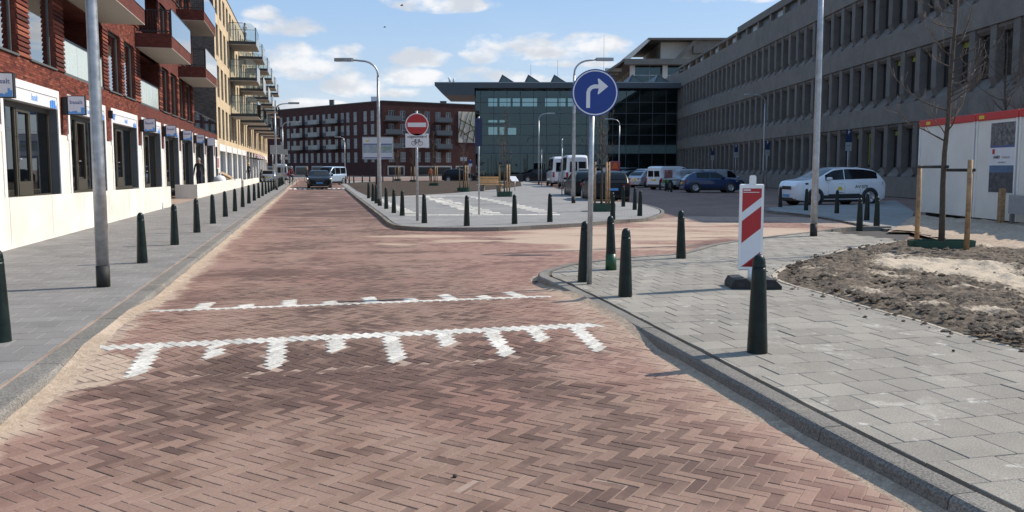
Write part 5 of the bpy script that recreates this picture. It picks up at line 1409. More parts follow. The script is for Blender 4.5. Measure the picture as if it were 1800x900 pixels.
# no entry sign with its sub plate
p = G(733.5, 388, SW); zc = AT(734.5, 219.5, p.y).z - SW
t = thing('road_sign', 'red no entry sign with a white bicycle exemption plate below', 'road sign', p, 0)
m = MB(); m.tube([(0, .04, -.02), (0, .04, zc + .40)], .04, 10); m.build('pole', M['galv'], t)
m = MB(); plate(m, .335, 0, -.02); bx = m.build('plate', M['signred'], t); bx.location = (.02, -.01, zc)
ring(.308, .335, -.022).build('rim', M['signwhite'], bx)
m = MB(); m.box(-.265, .265, -.023, -.0205, -.062, .062); m.build('white_bar', M['signwhite'], bx)
sp = MB(); sp.box(-.335, .335, -.02, 0, -.20, .20, bev=.004); sp = sp.build('sub_plate', M['signwhite'], t); sp.location = (.02, -.01, AT(734, 247.2, p.y).z - SW)
letter('except', sp, (0, -.022, .115), (R(90), 0, 0))
m = MB(); 
for wx in (-.095, .095):
    m.tube([(wx + .062 * math.cos(a * math.pi / 10), -.024, -.075 + .062 * math.sin(a * math.pi / 10)) for a in range(21)], .006, 4)
for a, b in (((-.095, -.075), (-.045, .015)), ((-.045, .015), (.06, .015)), ((.06, .015), (-.01, -.075)), ((-.01, -.075), (-.045, .015)), ((-.095, -.075), (-.01, -.075)), ((.095, -.075), (.055, .035)), ((.055, .035), (.085, .04)), ((-.052, .03), (-.045, .015)), ((-.075, .032), (-.03, .032))):
    m.tube([(a[0], -.024, a[1]), (b[0], -.024, b[1])], .006, 4)
m.build('bicycle_symbol', M['ink'], sp)

# other posts and plates
def post_sign(px, pb, Y, z0, z1, w, mats, name_label, cat='road sign', rz=0.0, group=None, base=None, bh=None):
    p = base if base is not None else (G(px, pb, SW) if Y is None else AT(px, 300, Y)); p = Vector((p.x, p.y, SW if Y is None else 0.0))
    t = thing('road_sign', name_label, cat, p, rz, group)
    m = MB(); m.tube([(0, .03, 0), (0, .03, z1 + .05)], .03, 8); m.build('pole', M['galv'], t)
    z = z1
    for mt, h in mats:
        m = MB(); m.box(-w / 2, w / 2, -.015, 0, z - h + .008, z, bev=.003); m.build('plate', M[mt], t); z -= h
    return t
post_sign(842, 377.5, None, 2.2, 3.15, .22, [('navy', .92)], 'narrow blue plate seen nearly edge on, on a pole at the island')
for (px, Y, z1, lab) in ((1490, 46, 3.75, 'blue and white parking plate above the white taxi'), (1348, 64, 3.75, 'blue and white parking plate left of the tall right lamp post'), (1293, 76, 3.8, 'blue and white parking plate above the blue hatchback'), (1252, 87, 3.7, 'farthest blue and white parking plate near the glass hall corner')):
    t = post_sign(px, 0, Y, 2, z1, .34, [('navy', .28), ('navy', .40), ('signgrey', .48)], lab, group='parking plates along the grey office')
    letter('parking', t, (0, -.017, z1 - .14), (R(90), 0, 0)); letter('small', t, (0, -.017, z1 - .86), (R(90), 0, 0))
post_sign(988, 0, 47, 2.2, 3.25, .08, [('signgrey', .5)], 'slim grey post in front of the nearer white minibus')
post_sign(952, 0, 72, 2.2, 3.2, .14, [('signgrey', .4)], 'slim grey post beside the far lamp left of the minibuses')
post_sign(815, 0, 82, 2.4, 2.75, .62, [('signwhite', .36)], 'small white plate on a pole behind the staked island tree')
post_sign(827, 0, 95, 1.8, 2.6, .4, [('signblue', .4), ('signwhite', .3)], 'small blue and white plate before the glass hall corner')
t = thing('road_sign', 'large grey sign back on posts by the end of the left pavement', 'road sign', AT(488, 318, 78) - Vector((0, 0, .4)), R(8))
m = MB(); m.box(-.62, .62, 0, .03, 2.9, 3.75, bev=.01); m.build('plate', M['signgrey'], t)
for x in (-.4, .4): m = MB(); m.tube([(x, .05, 0), (x, .05, 3.7)], .035, 8); m.build('post', M['galv'], t)
t = thing('road_sign', 'two small grey sign backs stacked on one pole by the cyclist', 'road sign', AT(500, 318, 84) - Vector((0, 0, .3)), R(5))
m = MB(); m.tube([(0, .05, 0), (0, .05, 3.5)], .035, 8); m.build('pole', M['galv'], t)
m = MB(); m.box(-.4, .4, 0, .03, 2.9, 3.5, bev=.01); m.build('plate', M['signgrey'], t); m = MB(); m.box(-.4, .4, 0, .03, 2.45, 2.75, bev=.01); m.build('plate', M['signgrey'], t)

# project notice board
Yb = 66.0; a = AT(636.5, 240.5, Yb); b = AT(691, 280, Yb)
t = thing('notice_board', 'large white project notice board with blue bands standing behind the island lamp', 'notice board', ((a.x + b.x) / 2, Yb, 0))
w = (b.x - a.x) / 2; z0, z1 = b.z, a.z
m = MB(); m.box(-w, w, 0, .06, z0, z1, bev=.02); pn = m.build('board', M['signwhite'], t)
m = MB(); m.box(-w + .08, w - .08, -.004, -.001, z0 + .08, z0 + .16); m.box(-w + .08, w - .08, -.004, -.001, z1 - .62, z1 - .54); m.build('blue_band', M['brandink'], pn)
m = MB(); m.box(-w + .08, w - .08, -.004, -.001, z0 + .50, z1 - .63); m.build('map_print', simple('map_print', (.40, .44, .46), .6, var=.3, vscale=3), pn)
m = MB(); m.box(.2, w - .2, -.006, -.0045, z0 + .75, z1 - .8); m.build('green_area', simple('map_green', (.30, .42, .30), .6, var=.4, vscale=4), pn)
m = MB(); m.box(-w + .3, -w + .55, -.004, -.001, z1 - .38, z1 - .25); m.build('emblem', M['plateyellow'], pn)
m = MB(); m.box(-w, w, -.012, -.001, z1 - .05, z1); m.box(-w, w, -.012, -.001, z0, z0 + .05); m.box(-w, -w + .05, -.012, -.001, z0 + .052, z1 - .052); m.box(w - .05, w, -.012, -.001, z0 + .052, z1 - .052); m.build('frame', M['galv'], t)
m = MB(); m.box(-.22, .12, .08, .3, 0, z1 - .2); m.build('post', M['darkmetal'], t)

# red/white barrier board on its rubber foot
p = G(1322, 505, SW); YB = p.y
t = thing('barrier_board', 'red and white striped traffic barrier board in a black rubber foot', 'barrier', p, R(-3))
s = YB / FPX
x0, x1 = (1296.5 - 1322) * s, (1338 - 1322) * s; zb, zt_ = .22, .22 + 152 * s
m = MB(); m.box(x0, x1, -.02, .02, zb, zt_, bev=.012); m.build('frame', M['white'], t)
W2 = x1 - x0; X0_, X1_, Z0_, Z1_ = x0 + .03, x1 - .03, zb + .045, zt_ - .055
m = MB(); m.quad((X0_, -.0212, Z0_), (X1_, -.0212, Z0_), (X1_, -.0212, Z1_), (X0_, -.0212, Z1_)); m.build('white_field', M['signwhite'], t)
H_ = Z1_ - Z0_; slope = .80
def stripe(zl, zh):
    poly = [(X0_, zl), (X1_, zl + (X1_ - X0_) * slope), (X1_, zh + (X1_ - X0_) * slope), (X0_, zh)]
    poly = clip_convex(poly, [(X0_, Z0_), (X1_, Z0_), (X1_, Z1_), (X0_, Z1_)])
    m = MB(); m.add([(x, -.0225, z) for x, z in poly], [tuple(range(len(poly)))]); m.build('red_stripe', M['signred'], t)
stripe(Z1_ - .30, Z1_ + .3); stripe(Z0_ + .30, Z0_ + .58); stripe(Z0_ - .3, Z0_ + .0)
stripe(Z0_ - .9, Z0_ - .02)
m = MB(); m.box(X0_ + .01, X0_ + .10, -.0235, -.0228, Z1_ - .028, Z1_ - .012); m.box(X0_ + .01, X1_ - .03, -.0235, -.0228, Z1_ - .052, Z1_ - .044); m.build('print', M['signwhite'], t)
xm = (x0 + x1) / 2 + .005
m = MB(); m.prism([(xm - .035, zt_), (xm + .045, zt_), (xm + .045, zt_ + .09), (xm + .03, zt_ + .11), (xm - .02, zt_ + .11), (xm - .035, zt_ + .09)], -.015, .015, 'y'); m.build('handle', M['white'], t)
m = MB(); m.tube([(xm, 0, .05), (xm, 0, .26)], .03, 10); m.build('stem', M['white'], t)
m = MB()
m.prism([(-.30, 0), (.32, 0), (.32, .04), (.24, .12), (.06, .13), (.02, .09), (-.06, .09), (-.12, .135), (-.26, .125), (-.30, .05)], -.20, .24, 'y'); m.build('rubber_foot', M['black'], t)
m = MB(); m.box(-.24, -.14, -.206, -.201, .03, .09); m.box(.09, .22, -.206, -.201, .03, .09); m.build('foot_recess', M['ink'], t)

# bench and lectern
p = G(862, 336, SW)
t = thing('park_bench', 'slatted wooden bench with a backrest on concrete feet at the planting bed', 'bench', p, R(-14))
for k in range(3): m = MB(); m.box(-.9, .45, .30 + k * .05, .34 + k * .05, .52 + k * .16, .66 + k * .16, bev=.01); m.build('back_slat', M['bench_wood'], t)
for k in range(4): m = MB(); m.box(-.9, .9, -.22 + k * .125, -.11 + k * .125, .42, .46, bev=.008); m.build('seat_slat', M['bench_wood'], t)
for x in (-.6, .6): m = MB(); m.prism([(-.2, 0), (.25, 0), (.28, .418), (-.22, .418)], x - .12, x + .12, 'x'); m.build('foot', M['concrete'], t)
t = thing('info_lectern', 'white slanted information panel on a thin post beside the bench', 'lectern', G(905, 335, SW), R(10))
m = MB(); m.tube([(0, 0, 0), (0, 0, .7)], .03, 8); m.build('post', M['galv'], t); m = MB(); m.add([(-.25, -.2, .66), (.25, -.2, .66), (.1, .25, 1.0), (-.4, .25, 1.0), (-.25, -.2, .63), (.25, -.2, .63), (.1, .25, .97), (-.4, .25, .97)], [(0, 1, 2, 3), (7, 6, 5, 4), (0, 4, 5, 1), (1, 5, 6, 2), (2, 6, 7, 3), (3, 7, 4, 0)]); m.build('panel', M['signwhite'], t)
t = thing('planter_box', 'dark long planter box beyond the planting bed', 'planter', AT(905, 314, 92) - Vector((0, 0, .35)), 0)
m = MB(); m.box(-.9, .9, -.35, .35, 0, .8, bev=.03); m.build('box', M['plastic'], t); m = MB(); m.box(-.82, .82, -.28, .28, .8, .83); m.build('soil', M['gap'], t)

# ---- bare young trees
def bare_tree(t, H, r0, seed, spread=.9, nb=26, start=.28, up=.75, twigs=5, lean=0.0):
    r = random.Random(seed); trunk = []; x = y = 0
    n = 12
    for k in range(n + 1):
        f = k / n; trunk.append(Vector((x + lean * f * H, y, H * f))); x += r.gauss(0, .012 * H / 5); y += r.gauss(0, .012 * H / 5)
    rad = [r0 * (1 - .92 * (k / n) ** .9) + .004 for k in range(n + 1)]
    m = MB(); m.tube(trunk, rad, 9); m.build('trunk', M['bark'], t)
    m = MB()
    for b in range(nb):
        f = start + (0.97 - start) * (b + r.random() * .6) / nb; i = min(int(f * n), n - 1); base = trunk[i].lerp(trunk[i + 1], f * n - i)
        an = r.uniform(0, 2 * math.pi); ln = spread * (1.15 - f) * r.uniform(.6, 1.25) + .12
        pth = [base]; d = Vector((math.cos(an), math.sin(an), r.uniform(.15, .5) * up / .75)).normalized()
        for k in range(5):
            d = (d + Vector((r.gauss(0, .13), r.gauss(0, .13), .22 * up))).normalized(); pth.append(pth[-1] + d * ln / 5)
        br = max(.004, rad[i] * .38); m.tube(pth, [br * (1 - .16 * k) for k in range(6)], 5, 0)
        for q in range(twigs):
            k = r.randint(1, 4); s = pth[k].lerp(pth[k + 1], r.random()); dd = (d + Vector((r.gauss(0, .7), r.gauss(0, .7), r.gauss(.25, .4)))).normalized(); l2 = ln * r.uniform(.18, .42)
            m.tube([s, s + dd * l2 * .5, s + (dd + Vector((0, 0, .35))).normalized() * l2], [.0045, .0035, .002], 4, 1)
    m.build('crown', [M['bark'], M['twig']], t)
def stakes(t, pts, h, r=.04, rim=None, bar=None):
    for (x, y, hh) in pts:
        m = MB(); m.tube([(x, y, 0), (x + .004, y, hh * .5), (x, y, hh)], [r * 1.05, r, r * .97], 9); m.build('stake', M['wood'], t)
    if bar:
        for (a, b, z) in bar: m = MB(); m.tube([a + (z,), b + (z,)], .032, 6); m.build('tie_strap', M['black'], t)
    if rim:
        rx, ry, hz = rim; seg = 28; m = MB(); vs = []
        for rr2, z in ((1, -.02), (1.02, hz), (.97, hz), (.95, -.02)):
            for k in range(seg):
                a = 2 * math.pi * k / seg; c, s_ = math.cos(a), math.sin(a); q = (abs(c) ** 4 + abs(s_) ** 4) ** -.25; vs.append((rx * rr2 * c * q, ry * rr2 * s_ * q, z))
        m.add(vs, [(j * seg + k, j * seg + (k + 1) % seg, (j + 1) * seg + (k + 1) % seg, (j + 1) * seg + k) for j in range(3) for k in range(seg)]); m.build('root_rim', M['rimgreen'], t)
p = G(1654, 440, SW)
t = thing('young_tree', 'bare young tree tied between two wooden stakes on the right soil bed', 'tree', p, 0)
bare_tree(t, 7.2, .055, 3, 1.05, 44, .27, .6, 9, .012)
sl = G(1611, 428, SW) - p; sr = G(1698, 447, SW) - p; k_ = 145 * p.y / FPX
stakes(t, [(sl.x, sl.y, 1.58), (sr.x, sr.y, 1.66)], 1.6, .045, (.58, .22, .19), [((sl.x - .05, sl.y - .05), (.02, -.06), 1.54), ((.02, -.06), (sr.x + .05, sr.y - .05), 1.48)])
for (px, py, H, sd, lab, rim) in ((887, 345.5, 4.9, 12, 'bare staked tree in the island paving right of the bench', .42), (815, 337, 4.6, 13, 'bare staked tree in the planting bed left of the bench', .42), (763, 327.5, 4.8, 14, 'bare staked tree in the bed right of the no entry sign', .42), (727, 320.5, 5.0, 15, 'bare staked tree behind the no entry sign pole', .42), (699, 318.5, 5.0, 16, 'farthest bare staked tree near the notice board', .42), (1058, 371, 4.5, 17, 'bare staked tree before the black estate car', .46)):
    t = thing('young_tree', lab, 'tree', G(px, py, SW), 0, 'young staked trees on the island'); bare_tree(t, H, .042, sd, .85, 40, .34, 1.25, 6)
    w = .26; stakes(t, [(-w, -.05, 1.75), (w * .5, -.18, 1.75), (w, .15, 1.75)], 1.7, .04, (rim, rim, .27), [((-w, -.05), (w * .5, -.18), 1.62), ((w * .5, -.18), (w, .15), 1.62)])
t = thing('bare_tree', 'bare spreading tree whose crown shows above the site cabin roof', 'tree', (16.6, 26.3, 0)); bare_tree(t, 5.0, .12, 23, 2.6, 26, .45, .8, 8)
t = thing('bare_tree', 'leafless tree with fine twigs between the cabin and grey office', 'tree', (19.0, 32.0, 0)); bare_tree(t, 6.8, .10, 31, 2.2, 40, .35, .8, 8)

# ---- site cabin
XC = 13.75
cb = thing('site_cabin', 'white portable site cabins with a red top band and a tall poster', 'cabin', (XC, 0, 0), R(90))
zb_, zt2 = .16, 3.22
for (a, b) in ((22.58, 24.58), (24.66, 28.0), (18.0, 22.5)):
    m = MB(); m.box(a, b, -2.5, 0, zb_, zt2 - .22, bev=.01); un = m.build('cabin_unit', M['cabin'], cb)
    m = MB(); m.box(a - .02, b + .02, -2.52, .035, zt2 - .218, zt2, bev=.01); m.build('red_band', M['cabinred'], un)
    [MB().box(e, e + .07, .002, .03, zb_, zt2 - .22).build('corner_post', M['white'], un) for e in (a, b - .07)]
m = MB(); m.box(22.5, 28, -2.3, -.3, .0, .158); m.build('skid', M['black'], cb)
for yy in (27.4, 24.3): m = MB(); m.box(yy - .13, yy + .13, .036, .045, zt2 - .17, zt2 - .07); m.build('label_plate', M['plateyellow'], cb)
m = MB(); m.box(22.66, 23.85, .004, .012, .92, 2.92); po = m.build('poster', M['signwhite'], cb)
m = MB(); m.box(22.68, 23.83, .013, .015, 2.26, 2.90); m.build('photo_print', simple('poster_photo_crowd', (.16, .15, .15), .6, var=.9, vscale=9), po)
m = MB(); m.box(22.68, 23.83, .013, .015, .94, 1.70); m.build('photo_print', simple('poster_photo_site', (.085, .085, .09), .6, var=.7, vscale=6), po)
m = MB(); m.box(22.68, 23.83, .0152, .0165, 1.50, 1.70); m.build('photo_sky', simple('poster_photo_sky', (.10, .16, .26), .6, var=.3, vscale=3), po)
m = MB(); m.box(22.68, 23.83, .0152, .0165, 2.20, 2.262); m.build('dark_band', M['brandink'], po)
m = MB(); m.box(23.60, 23.72, .0152, .0165, 2.02, 2.16); m.build('emblem', M['signred'], po)
letter('poster1', po, (23.50, .016, 1.93), (R(90), 0, R(180))); letter('poster2', po, (23.06, .016, 1.93), (R(90), 0, R(180))); letter('poster3', po, (23.25, .016, 1.79), (R(90), 0, R(180)))
t = thing('wooden_post', 'short weathered timber post standing before the cabin poster', 'post', (13.42, 22.6, 0.05), R(90)); m = MB(); m.box(-.06, .06, -.06, .06, 0, 1.02, bev=.01); m.build('post', M['wood'], t); m = MB(); m.box(.062, .12, -.05, .05, 0, .92); m.build('batten', M['wood'], t)
t = thing('hoarding', 'low pale grey hoarding leaning before the cabin beside the post', 'hoarding', (13.45, 21.2, 0.05), R(90)); m = MB(); m.box(-1.1, 1.1, -.03, .03, .35, .85); m.build('panel', M['signgrey'], t); m = MB(); m.box(-1.0, -.92, -.05, .05, 0, .348); m.box(.92, 1.0, -.05, .05, 0, .348); m.build('foot', M['concrete'], t)
# ================================================================ vehicles
def interp(tab, x):
    if x <= tab[0][0]: return tab[0][1]
    for (a, b), (c, d) in zip(tab, tab[1:]):
        if x <= c:
            f = (x - a) / max(1e-9, c - a); return b + (d - b) * f
    return tab[-1][1]
def smoothtab(tab, r):
    def fn(x): return sum(interp(tab, x + k * r / 3) for k in range(-3, 4)) / 7.0
    return fn
# profile tables: fraction along from nose (0) to tail (1), fraction of height
KIND = {
 'sedan': dict(top=[(0, .40), (.015, .52), (.08, .60), (.25, .655), (.29, .68), (.42, .965), (.52, 1), (.64, .985), (.85, .73), (.97, .70), (1, .58)], belt=[(0, .40), (.015, .50), (.08, .58), (.25, .64), (.85, .69), (.97, .68), (1, .56)], cowl=.285, roof0=.43, roof1=.66, tail=.84, wheels=(.185, .79)),
 'hatch': dict(top=[(0, .38), (.015, .50), (.08, .58), (.24, .67), (.27, .69), (.44, .965), (.56, 1), (.80, .97), (.90, .84), (.98, .64), (1, .55)], belt=[(0, .38), (.015, .49), (.08, .57), (.24, .64), (.9, .68), (1, .55)], cowl=.265, roof0=.45, roof1=.82, tail=.965, wheels=(.20, .81)),
 'suv': dict(top=[(0, .44), (.012, .58), (.06, .635), (.20, .69), (.24, .71), (.40, .955), (.54, 1), (.72, .988), (.84, .94), (.91, .84), (.975, .66), (1, .58)], belt=[(0, .44), (.012, .56), (.06, .60), (.22, .635), (.90, .685), (1, .57)], cowl=.24, roof0=.41, roof1=.845, tail=.955, wheels=(.195, .80)),
 'wagon': dict(top=[(0, .40), (.015, .52), (.08, .60), (.25, .66), (.29, .68), (.42, .96), (.55, 1), (.86, .97), (.91, .91), (.975, .70), (1, .60)], belt=[(0, .40), (.015, .50), (.08, .58), (.25, .63), (.92, .70), (1, .58)], cowl=.285, roof0=.43, roof1=.88, tail=.968, wheels=(.185, .79)),
 'smallvan': dict(top=[(0, .34), (.015, .44), (.08, .50), (.20, .58), (.22, .60), (.38, .955), (.46, .99), (.96, .985), (.985, .95), (1, .90)], belt=[(0, .34), (.015, .43), (.08, .49), (.20, .54), (.97, .58), (1, .58)], cowl=.215, roof0=.39, roof1=.955, tail=.985, wheels=(.19, .80)),
 'minibus': dict(top=[(0, .28), (.01, .38), (.06, .43), (.15, .50), (.165, .52), (.30, .93), (.36, .985), (.6, 1), (.955, .99), (.985, .96), (1, .90)], belt=[(0, .28), (.01, .37), (.06, .42), (.15, .47), (.97, .52), (1, .52)], cowl=.16, roof0=.31, roof1=.955, tail=.985, wheels=(.17, .77)),
}
def car(label, cat, loc, ang, L, W, H, kind, paint, name='parked_car', group=None, side_windows=True, plate='plateyellow', lights_on=False, cladding=False, rear_glass=True, wheel_r=.32, beltz=None):
    K = KIND[kind]; t = thing(name, label, cat, loc, ang, group)
    top, belt = smoothtab(K['top'], .022), smoothtab(K['belt'], .022)
    wt = [(0, .70), (.012, .80), (.04, .90), (.10, .97), (.22, 1), (.85, 1), (.95, .95), (.985, .90), (1, .84)]
    wf = smoothtab(wt, .01)
    zlo = smoothtab([(0, .24), (.03, .17), (.12, .14), (.9, .15), (.97, .19), (1, .26)], .01)
    hg = .75 if kind in ('sedan', 'hatch', 'wagon') else (.82 if kind == 'suv' else .88)
    def dims(f):
        w = wf(f) * W / 2; zb, zt = belt(f) * H, top(f) * H; g = max(0, min(1, (zt - zb) / (.30 * H)))
        wr = w * (.93 - (.93 - hg) * g); return w, zlo(f) * H / 1.45, zb, max(zt, zb + .012), wr
    def X(f): return L / 2 - f * L
    def ringp(f):
        w, z0, zb, zt, wr = dims(f); c = (zt - zb)
        return [(w * .55, z0), (w * .93, z0 + .02), (w * .985, z0 + .10), (w, z0 + (zb - z0) * .45), (w * .995, z0 + (zb - z0) * .78), (w * .965, zb - .01), (w * .955, zb),
                (w * .95 + (wr - w * .95) * .5, zb + c * .45), (wr, zb + c * .84), (wr * .95, zb + c * .945), (wr * .75, zt - .012 * c), (wr * .35, zt)]
    fs_ = sorted(set([0, .006, .015, .03, .05, .08, .12] + [.12 + .02 * k for k in range(1, 42)] + [.965, .98, .992, 1]))
    m = MB(); vs = []; n = 12
    for f in fs_:
        rp = ringp(f)
        if f in (0, 1): rp = [(a * .96, z) for a, z in rp]
        for a, z in rp: vs.append((X(f), a, z))
        for a, z in reversed(rp): vs.append((X(f), -a, z))
    N = 2 * n; F = []
    for i in range(len(fs_) - 1):
        for k in range(N - 1): F.append((i * N + k, (i + 1) * N + k, (i + 1) * N + k + 1, i * N + k + 1))
        F.append((i * N + N - 1, (i + 1) * N + N - 1, (i + 1) * N, i * N))
    F.append(tuple(range(N))); F.append(tuple((len(fs_) - 1) * N + k for k in range(N - 1, -1, -1)))
    m.add(vs, F, 0, True); me = m.mesh('body', M[paint])
    bm = bmesh.new(); bm.from_mesh(me); bmesh.ops.recalc_face_normals(bm, faces=bm.faces)
    for e in bm.edges:
        if len(e.link_faces) == 2 and e.calc_face_angle() > R(38): e.smooth = False
    bm.to_mesh(me); bm.free(); link('body', me, t)
    def side(f, g, s, off=.008):          # g from belt (0) to roof edge (1)
        w, z0, zb, zt, wr = dims(f); c = zt - zb; a = (w * .955) + (wr - w * .955) * min(1, g / .84 * 1.0) if g < .84 else wr
        return (X(f), s * (a + off), zb + c * g)
    def low(f, g, s, off=.008):
        w, z0, zb, zt, wr = dims(f); rp = ringp(f); pts = [(z0, w * .93), (z0 + .10, w * .985), (z0 + (zb - z0) * .45, w), (z0 + (zb - z0) * .78, w * .995), (zb, w * .955)]
        z = z0 + (zb - z0) * g; return (X(f), s * (interp(pts, z) + off), z)
    def patch(fn, f0, f1, g0, g1, s, nu=8, nv=3):
        m = MB(); m.grid(lambda i, j: fn(f0 + (f1 - f0) * (i if s > 0 else 1 - i), g0 + (g1 - g0) * j, s), nu, nv); return m
    if side_windows:
        spans = {'sedan': [(.345, .515), (.53, .70)], 'hatch': [(.345, .55), (.565, .79)], 'suv': [(.305, .51), (.52, .885)], 'wagon': [(.345, .52), (.535, .70), (.715, .89)], 'smallvan': [(.28, .45), (.47, .68), (.70, .93)], 'minibus': [(.21, .36), (.38, .60), (.62, .93)]}[kind]
        if side_windows == 'front': spans = spans[:1]
        for s in (1, -1):
            for a, b in spans: patch(side, a, b, .05, .84, s, 12, 3).build('side_window', M['carglass'], t)
    def topg(f, y, off=.008):
        w, z0, zb, zt, wr = dims(f); pts = [(0, zt), (wr * .35, zt), (wr * .75, zt - .012 * (zt - zb)), (wr * .95, zb + (zt - zb) * .945)]
        return (X(f) + off * .5, y, interp(pts, abs(y)) + off)
    m = MB(); m.grid(lambda i, j: topg(K['cowl'] + (K['roof0'] - K['cowl']) * i, (j * 2 - 1) * dims(K['cowl'] + (K['roof0'] - K['cowl']) * i)[4] * .90), 8, 8); m.build('windscreen', M['carglass'], t)
    if rear_glass:
        if kind in ('smallvan', 'minibus'):
            for s in (-1, 1):
                m = MB(); w, z0, zb, zt, wr = dims(1); xx = -L / 2 - .008
                y0, y1 = s * .05, s * wr * .86; m.quad((xx, y0, zb - .04 * H), (xx, y1 * 1.04, zb - .04 * H), (xx, y1, zt - .13 * H), (xx, y0, zt - .13 * H)); m.build('rear_window', M['carglass'], t)
        else:
            a, b = K['roof1'] + .01, K['tail'] - .004
            m = MB(); m.grid(lambda i, j: (lambda q: (q[0] - .012, q[1], q[2] + .004))(topg(a + (b - a) * i, (j * 2 - 1) * dims(a + (b - a) * i)[4] * .88)), 8, 8); m.build('rear_window', M['carglass'], t)
    # wheels, arches
    for wfr in K['wheels']:
        for s in (1, -1):
            x = X(wfr); y = s * (W / 2 - .005)
            Mx = Matrix.Translation((x, y, wheel_r)) @ Matrix.Rotation(R(90) * -s, 4, 'X')
            m = MB(); m.lathe([(wheel_r * 1.19, -.12), (wheel_r * 1.19, .006), (wheel_r * 1.12, .012)], 28, 0, Mx); m.build('wheel_arch', M['plastic'], t)
            m = MB(); m.lathe([(wheel_r * .9, -.20), (wheel_r, -.17), (wheel_r, -.01), (wheel_r * .93, .016), (wheel_r * .66, .018)], 26, 0, Mx); wh = m.build('wheel', M['tyre'], t)
            m = MB(); m.lathe([(wheel_r * .68, .0), (wheel_r * .67, .022), (wheel_r * .60, .024), (wheel_r * .58, .019)], 26, 0, Mx)
            for k in range(5):
                a = 2 * math.pi * k / 5; m.box(.03, wheel_r * .6, -.035, .035, .019, .030, 0, Mx @ Matrix.Rotation(a, 4, 'Z'))
            m.lathe([(.06, .02), (.05, .034)], 12, 0, Mx); m.build('rim', M['rim'], wh)
    # lights, grille, plates, mirrors, handles
    for s in (1, -1):
        w, z0, zb, zt, wr = dims(.03)
        m = MB(); m.grid(lambda i, j: (lambda f: (X(f) + .02, s * (wf(f) * W / 2 * (.62 + .385 * i) + .012 * i), dims(f)[2] - .045 - .13 * (1 - .45 * i) * j))(.004 + .115 * i * i), 9, 3)
        m.build('headlamp', M['lamp_on'] if lights_on else (M['carglass'] if kind == 'suv' else M['lamp_clear']), t)
        if kind in ('smallvan', 'minibus'):
            m = MB(); m.box(-L / 2 - .012, -L / 2 + .04, s * W / 2 * .79 if s > 0 else -W / 2 * .97, s * W / 2 * .97 if s > 0 else -W / 2 * .79, .30 * H, .48 * H, bev=.01)
        else:
            m = MB(); m.grid(lambda i, j: (lambda f: (X(f) - .02, s * (wf(f) * W / 2 * (.62 + .385 * (1 - i)) + .012 * (1 - i)), belt(f) * H - .03 - .16 * j))(1 - .06 * (1 - i) ** 2), 8, 3)
        m.build('tail_lamp', M['lamp_red'], t)
        a, b, c = low(.33 if kind not in ('minibus', 'smallvan') else .235, .97, s, .0)
        m = MB(); m.box(a - .10, a + .08, *( (b, b + .20) if s > 0 else (b - .20, b)), c + .04, c + .18, bev=.04); m.build('mirror', M[paint] if kind != 'minibus' else M['plastic'], t)
        for f in ((.47, .68) if kind not in ('minibus', 'smallvan') else (.40,)):
            a, b, c = low(f, .86, s, .012); m = MB(); m.box(a - .09, a + .09, b - .01, b + .012, c - .012, c + .014, bev=.005); m.build('door_handle', M[paint], t)
        for f in ((.335, .515, .69) if kind not in ('minibus', 'smallvan') else (.24, .44, .66)):
            m = MB(); m.grid(lambda i, j: (lambda q: (q[0] + (.004 if i else -.004), q[1], q[2]))(low(f, .14 + .84 * j, s, .003)), 1, 6); m.build('door_seam', M['ink'], t)
        m = patch(low, K['wheels'][0] + .09, K['wheels'][1] - .09, .0, .30 if kind == 'suv' else .20, s, 10, 2); m.build('sill', M['plastic'], t)
    w = dims(.0)[0]; zf = belt(0) * H
    m = MB(); m.box(L / 2 - .02, L / 2 + .012, -w * .55, w * .55, zf - .14, zf + .02, bev=.015); m.build('grille', M['plastic'], t)
    m = MB(); m.box(L / 2 - .03, L / 2 + .016, -w * .8, w * .8, .20, .33, bev=.01); m.build('lower_intake', M['plastic'], t)
    zp = .42 if kind not in ('minibus', 'smallvan') else .62
    for e in (1, -1):
        m = MB(); xx = e * (L / 2 + (.020 if e > 0 else .014)); m.box(xx - .006, xx + .006, -.26, .26, (zp if e > 0 else zp + (.22 if kind not in ('minibus', 'smallvan') else .12)) - .055, (zp if e > 0 else zp + (.22 if kind not in ('minibus', 'smallvan') else .12)) + .055); m.build('number_plate', M[plate], t)
    m = MB(); m.box(-L / 2 - .015, -L / 2 + .05, -w * .95, w * .95, .22, .40, bev=.02); m.build('rear_bumper', M['plastic'] if kind in ('suv', 'minibus', 'smallvan') else M[paint], t)
    m = MB(); m.box(-L / 2 + .3, L / 2 - .3, -W / 2 * .85, W / 2 * .85, .14, .24); m.build('underbody', M['black'], t)
    return t, dict(L=L, W=W, H=H, low=low, side=side, X=X, dims=dims)
mm, tt_, bb = new_mat('headlamp_lit'); bb.inputs['Emission Color'].default_value = (1, .95, .85, 1); bb.inputs['Emission Strength'].default_value = 3.0; M['lamp_on'] = mm
def at_center(px, Y, z=0.0): p = AT(px, 300, Y); return Vector((p.x, p.y, z))
BK = 'black_car_paint'
p = G(562, 331, .09); front = Vector((p.x, p.y, .09))
car('black limousine facing the camera on the raised table of the road', 'car', front + SD * 2.5, SANG + math.pi, 5.0, 1.88, 1.42, 'sedan', BK, 'car', None, True, 'plateblue', True)
f = Vector((-.36, -.93, 0)).normalized(); car('light blue small van turning behind the black limousine', 'van', at_center(579, 84), math.atan2(f.y, f.x), 4.1, 1.75, 1.88, 'smallvan', 'light_blue_car_paint', 'car')
car('black hatchback seen from the side beyond the planting bed', 'car', at_center(808, 103), 0.0, 4.35, 1.76, 1.62, 'hatch', BK, 'car')
